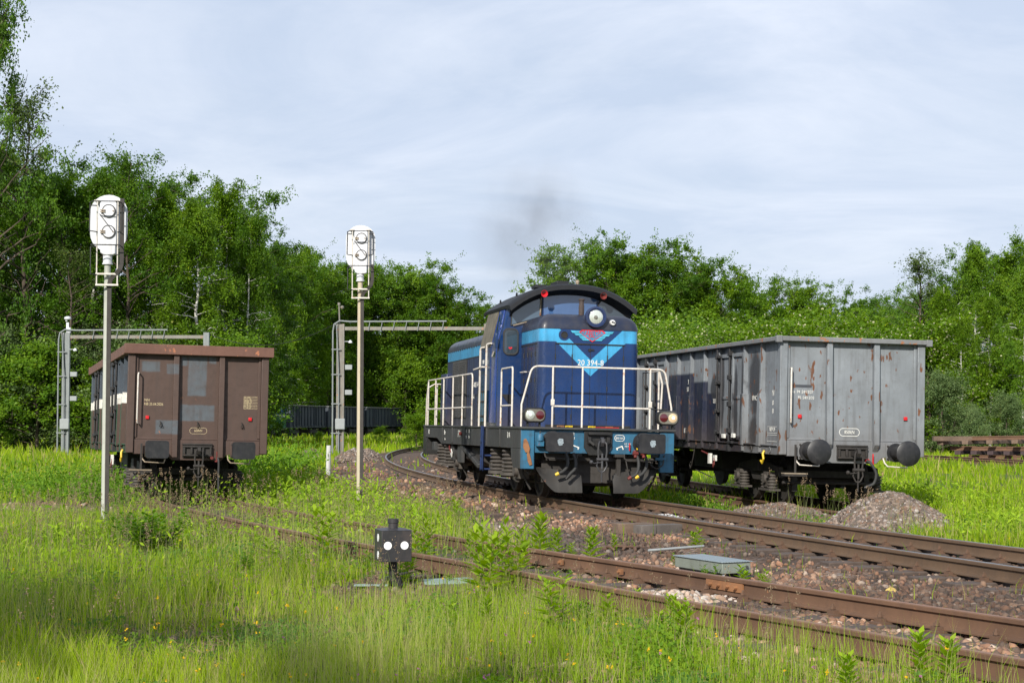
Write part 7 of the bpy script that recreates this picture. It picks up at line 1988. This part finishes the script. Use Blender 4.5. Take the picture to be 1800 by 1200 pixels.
def grass_field(n, y0, y1, power, hs, wmin, name, dens=None, seg=3, margin=1.2):
    x, y = frustum(n, y0, y1, power, margin)
    g = gravel(x, y)
    pd = (1 - g)**1.5 * 0.98 + 0.015
    # keep the sleepers and rails mostly clear
    cl = np.clip(0.25 + vnoise(x, y, 0.45)**1.5 * 1.3, 0, 1) if y0 < 40 else 1.0
    bare = sstep(0.30, 0.5, vnoise(x + 7, y + 3, 2.3)) if y0 < 30 else 1.0
    # thin dry patch in the middle foreground
    lan = 1 - np.exp(-((x + 0.9) / 1.2)**2 - ((y - 16.0) / 1.6)**2)
    thin = 1 - 0.72 * np.exp(-((x + 1.5) / 2.6)**2 - ((y - 13.6) / 1.7)**2)
    if y0 < 40: pd = pd * np.where((np.abs(track_d(x, y, 1)[0]) < 1.1) & (y > 18), 0.45, 1.0)
    pd = pd * cl * (0.45 + 0.55 * bare) * thin
    if y0 < 40: pd = pd * (0.35 + 0.65 * sstep(0.3, 0.6, vnoise(x + 60, y + 2, 0.25)))
    k = rng.random(n) < pd
    x, y = x[k], y[k]; m = len(x)
    dB = track_d(x, y, 1)[0]; dC = track_d(x, y, 2)[0]
    patch = vnoise(x + 90, y + 31, 1.5); p2 = vnoise(x + 10, y + 77, 4.0)
    h = hs * (0.40 + 0.85 * patch) * (0.30 + 1.05 * rng.random(m)**1.3)
    h = h * (1 - 0.78 * np.exp(-((x + 6.2) / 2.3)**4 - ((y - 31.8) / 3.6)**4))
    h = h * (1 - 0.45 * np.exp(-((x - 0.4) / 2.6)**2 - ((y - 11.5) / 1.5)**2) * vnoise(x, y, 0.8))
    inB = (np.abs(dB) < 1.1) & (y < 45)
    h = np.where(inB, h * 0.55, h)
    h = np.where((np.abs(dB + 0.3) < 1.9) & (y > 18) & (y < 38), h * 0.5, h)
    h = h * (1 - 0.45 * np.exp(-((x + 1.7) / 2.6)**2 - ((y - 13.2) / 1.8)**2))
    h = h * np.where((x > 4) & (y > 15), 0.8, 1.0)
    h *= 1 - 0.35 * np.clip(gravel(x, y), 0, 1)
    h *= 1 - 0.62 * np.exp(-((x + 0.9) / 1.1)**2 - ((y - 16.0) / 1.7)**2)
    tuft = vnoise(x + 5, y + 8, 0.22); h *= 0.55 + 0.9 * tuft
    w = np.maximum(wmin, 0.0) * (0.6 + 0.8 * rng.random(m)) * np.maximum(1, y / 16)
    a = np.array([0.290, 0.400, 0.012]); b = np.array([0.130, 0.245, 0.010]); c = np.array([0.36, 0.32, 0.12]); d = np.array([0.32, 0.41, 0.03])
    t = np.clip(p2 * 1.3 - 0.15 + 0.35 * (rng.random(m) - 0.5), 0, 1)[:, None]
    cols = a * t + b * (1 - t)
    r = rng.random(m)
    cols[r < 0.13] = c; cols[(r > 0.13) & (r < 0.30)] = d; cols[(r > 0.30) & (r < 0.42)] = b * 0.75
    dryz = (np.exp(-((x + 1.2) / 2.8)**2 - ((y - 14.0) / 2.2)**2) * 0.35 > rng.random(m)); cols[dryz] = c * 0.9
    cols *= (0.75 + 0.5 * rng.random((m, 1)))
    return blades(x, y, height(x, y) - 0.01, h, w, cols, 0.55, name, seg)
grass_field(300000, 9.2, 24, 1.0, 0.34, 0.0065, 'grass')
grass_field(210000, 22, 60, 1.0, 0.42, 0.010, 'meadow_grass', seg=2)
grass_field(110000, 55, 215, 0.8, 0.55, 0.014, 'far_meadow_grass', seg=2, margin=1.3)
# tall fine grass in flower standing over the sward
x, y = frustum(60000, 9.3, 32, 1.0); k = (gravel(x, y) < 0.35) & (rng.random(len(x)) < sstep(0.35, 0.75, vnoise(x + 41, y + 12, 1.9)) * (0.3 + 0.7 * sstep(0.4, 0.7, vnoise(x, y, 0.4)))); x, y = x[k], y[k]; m_ = len(x)
hh = (0.34 + 0.34 * rng.random(m_)) * (1 - 0.6 * np.exp(-((x + 0.9) / 1.2)**2 - ((y - 16.0) / 1.8)**2)) * (1 - 0.45 * np.exp(-((x + 6.0) / 2.2)**2 - ((y - 31.0) / 3.4)**2))
tc_ = np.array([[0.34, 0.42, 0.07]]) * (0.7 + 0.5 * rng.random((m_, 1))); rr = rng.random(m_); tc_[rr < 0.3] = (0.42, 0.38, 0.17)
blades(x, y, height(x, y), hh, 0.0032 * np.maximum(1, y / 13), tc_, 0.35, 'flowering_grass', 2)
# fine tall blades growing against the nearest rusty rail
yy_ = rng.uniform(10.2, 17.0, 9000); oo_ = -0.85 - 2.0 * rng.random(9000)**1.3; x = vB(yy_) + oo_ * 1.12; y = yy_ + oo_ * 0.45
k = rng.random(9000) < (0.25 + 0.75 * sstep(0.35, 0.65, vnoise(x + 9, y + 55, 0.5))); x, y = x[k], y[k]; m_ = len(x)
tc_ = np.array([[0.26, 0.38, 0.03]]) * (0.65 + 0.6 * rng.random((m_, 1))); tc_[rng.random(m_) < 0.2] = (0.40, 0.36, 0.16)
blades(x, y, height(x, y), 0.16 + 0.30 * rng.random(m_)**1.2, 0.0048, tc_, 0.4, 'grass_by_the_rail', 2)
# low clover and ground cover
x, y = frustum(120000, 9.3, 34, 1.2)
k = (rng.random(len(x)) < (1 - gravel(x, y)) * np.clip(vnoise(x + 3, y, 1.0) * 1.5 - 0.25, 0, 1)); x, y = x[k], y[k]
s = (0.022 + 0.03 * rng.random(len(x))) * np.maximum(1, y / 20)
z = height(x, y) + 0.01 + 0.09 * rng.random(len(x)) * vnoise(x, y, 0.6)
cv = np.array([[0.075, 0.155, 0.022]]) * (0.7 + 0.7 * rng.random((len(x), 1))); rr = rng.random(len(x)); cv[rr < 0.12] = (0.16, 0.13, 0.06)
me = leaf_mesh('ground_cover', np.stack([x, y, z], 1), s, cv, MAT['grass'], aspect=0.8, up=-0.2)
o = bpy.data.objects.new('ground_cover', me); COL.objects.link(o); o['kind'] = 'stuff'
# leafy weed thicket between the sidings
def thicket(n, cx, cy, sx, sy, h, name, pal):
    x = cx + rng.normal(size=n) * sx; y = cy + rng.normal(size=n) * sy
    db_ = track_d(x, y, 1)[0]
    ok = (gravel(x, y) < 0.45) & (y > 8) & ~((np.abs(db_) < 1.25) & (y < 34) & (rng.random(n) < 0.85)) & ~((db_ < -0.5) & (db_ > -3.2) & (y > 20) & (y < 34) & (rng.random(n) < 0.6)); x, y = x[ok], y[ok]; n = len(x)
    cl = vnoise(x, y, 0.45); z = height(x, y) + h * rng.random(n) * (0.25 + 1.1 * cl**1.3)
    pal = np.array(pal); f = rng.random((n, 1)); return np.stack([x, y, z], 1), (pal[0] * (1 - f) + pal[1] * f)
Cs, Ks = [], []
# leafy herbs scattered in patches through the whole front meadow
hx, hy = frustum(150000, 9.3, 30, 1.1); pm_ = vnoise(hx + 21, hy + 63, 0.55) * (0.5 + 0.8 * vnoise(hx, hy + 40, 2.4))
k = (rng.random(len(hx)) < sstep(0.42, 0.72, pm_)) & (gravel(hx, hy) < 0.35) & (np.abs(track_d(hx, hy, 1)[0]) > 1.1); hx, hy = hx[k], hy[k]; pm_ = pm_[k]
hz = height(hx, hy) + (0.05 + 0.34 * (pm_ - 0.3)) * rng.random(len(hx))**0.8
HC = np.stack([hx, hy, hz], 1); f = rng.random((len(hx), 1)); f2 = (vnoise(hx, hy, 0.9) > 0.5)[:, None]
HK = np.where(f2, np.array([[0.10, 0.21, 0.015]]) * (1 - f) + np.array([[0.20, 0.31, 0.025]]) * f, np.array([[0.07, 0.16, 0.03]]) * (1 - f) + np.array([[0.15, 0.25, 0.04]]) * f)
me = leaf_mesh('herbs', HC, (0.022 + 0.036 * rng.random(len(hx))**1.5) * np.maximum(1, hy / 17), HK, MAT['grass'], aspect=0.5, up=-0.5)
o = bpy.data.objects.new('herbs', me); COL.objects.link(o); o['kind'] = 'stuff'
# dead stalks and litter lying between the blades
lx_, ly_ = frustum(26000, 9.3, 26, 1.2); k = gravel(lx_, ly_) < 0.8; lx_, ly_ = lx_[k], ly_[k]
LC = np.stack([lx_, ly_, height(lx_, ly_) + 0.015 + 0.05 * rng.random(len(lx_))], 1)
me = leaf_mesh('dry_litter', LC, 0.05 + 0.10 * rng.random(len(lx_)), np.array([[0.34, 0.27, 0.15]]) * (0.4 + 0.8 * rng.random((len(lx_), 1))), MAT['grass'], aspect=0.09)
o = bpy.data.objects.new('dry_litter', me); COL.objects.link(o); o['kind'] = 'stuff'
for a in ((26000, -3.6, 36, 1.6, 5.5, 0.62, 'w', YG), (12000, -2.6, 27.5, 1.0, 2.4, 0.32, 'w', YG), (15000, -9.8, 40, 1.5, 4.0, 0.75, 'w', DG_), (16000, -6.5, 52, 3.0, 8, 0.95, 'w', DG_), (7000, -6.8, 24, 2.0, 3.0, 0.28, 'w', YG), (8000, 8.6, 36, 1.3, 5, 0.4, 'w', YG), (5000, 7.6, 26.5, 0.7, 1.2, 0.3, 'w', YG), (3500, 3.6, 33, 0.6, 2.5, 0.28, 'w', DG_)):
    c_, k_ = thicket(*a); Cs.append(c_); Ks.append(k_)
C = np.concatenate(Cs); K = np.concatenate(Ks)
me = leaf_mesh('weed_thicket', C, (0.07 + 0.05 * rng.random(len(C))) * np.maximum(1, C[:, 1] / 34), K * (0.75 + 0.5 * rng.random((len(C), 1))), MAT['grass'], aspect=0.34, up=-0.9)
o = bpy.data.objects.new('weed_thicket', me); COL.objects.link(o); o['kind'] = 'stuff'
# tall seed stalks
def stalks(n, xy, hh, w, name):
    x, y = xy; n = len(x)
    cols = np.array([[0.22, 0.17, 0.10]]) * (0.7 + 0.6 * rng.random((n, 1)))
    z = height(x, y); h = hh * (0.7 + 0.5 * rng.random(n))
    o = blades(x, y, z, h, w * np.maximum(1, y / 14) * np.ones(n), cols * np.array([[0.8, 1.15, 0.8]]), 0.25, name, 2)
    return o, x, y, z, h
x = np.concatenate([rng.normal(-6.3, 1.5, 80), rng.uniform(-8, 6, 2600)]); y = np.concatenate([rng.normal(31.2, 1.1, 80), 10 + 20 * rng.random(2600)**0.7])
k = gravel(x, y) < 0.6; x, y = x[k], y[k]
o, x, y, z, h = stalks(0, (x, y), np.where(y > 29, 0.85, 0.62), 0.005, 'seed_stalks')
C = np.repeat(np.stack([x, y, z + h * 0.82], 1), 14, 0); C[:, 2] += rng.random(len(C)) * 0.14; C[:, :2] += rng.normal(size=(len(C), 2)) * 0.012
me = leaf_mesh('seed_heads', C, np.full(len(C), 0.022) * np.maximum(1, C[:, 1] / 20), np.array([[0.26, 0.19, 0.12]]) * (0.6 + 0.7 * rng.random((len(C), 1))), MAT['grass'], aspect=0.4, up=-1.5)
o = bpy.data.objects.new('seed_heads', me); COL.objects.link(o); o['kind'] = 'stuff'
# scattered small flowers: yellow, a few pink clovers
x, y = frustum(260, 9.5, 32, 1.0); k = gravel(x, y) < 0.4; x, y = x[k], y[k]; n = len(x)
C = np.repeat(np.stack([x, y, height(x, y) + 0.12 + 0.22 * rng.random(n)], 1), 5, 0) + rng.normal(size=(5 * n, 3)) * 0.006
cl = np.repeat(np.where(rng.random((n, 1)) < 0.82, np.array([[0.75, 0.48, 0.02]]), np.array([[0.45, 0.16, 0.34]])), 5, 0)
me = leaf_mesh('wild_flowers', C, np.full(len(C), 0.015), cl, MAT['grass'], aspect=0.9)
o = bpy.data.objects.new('wild_flowers', me); COL.objects.link(o); o['kind'] = 'stuff'
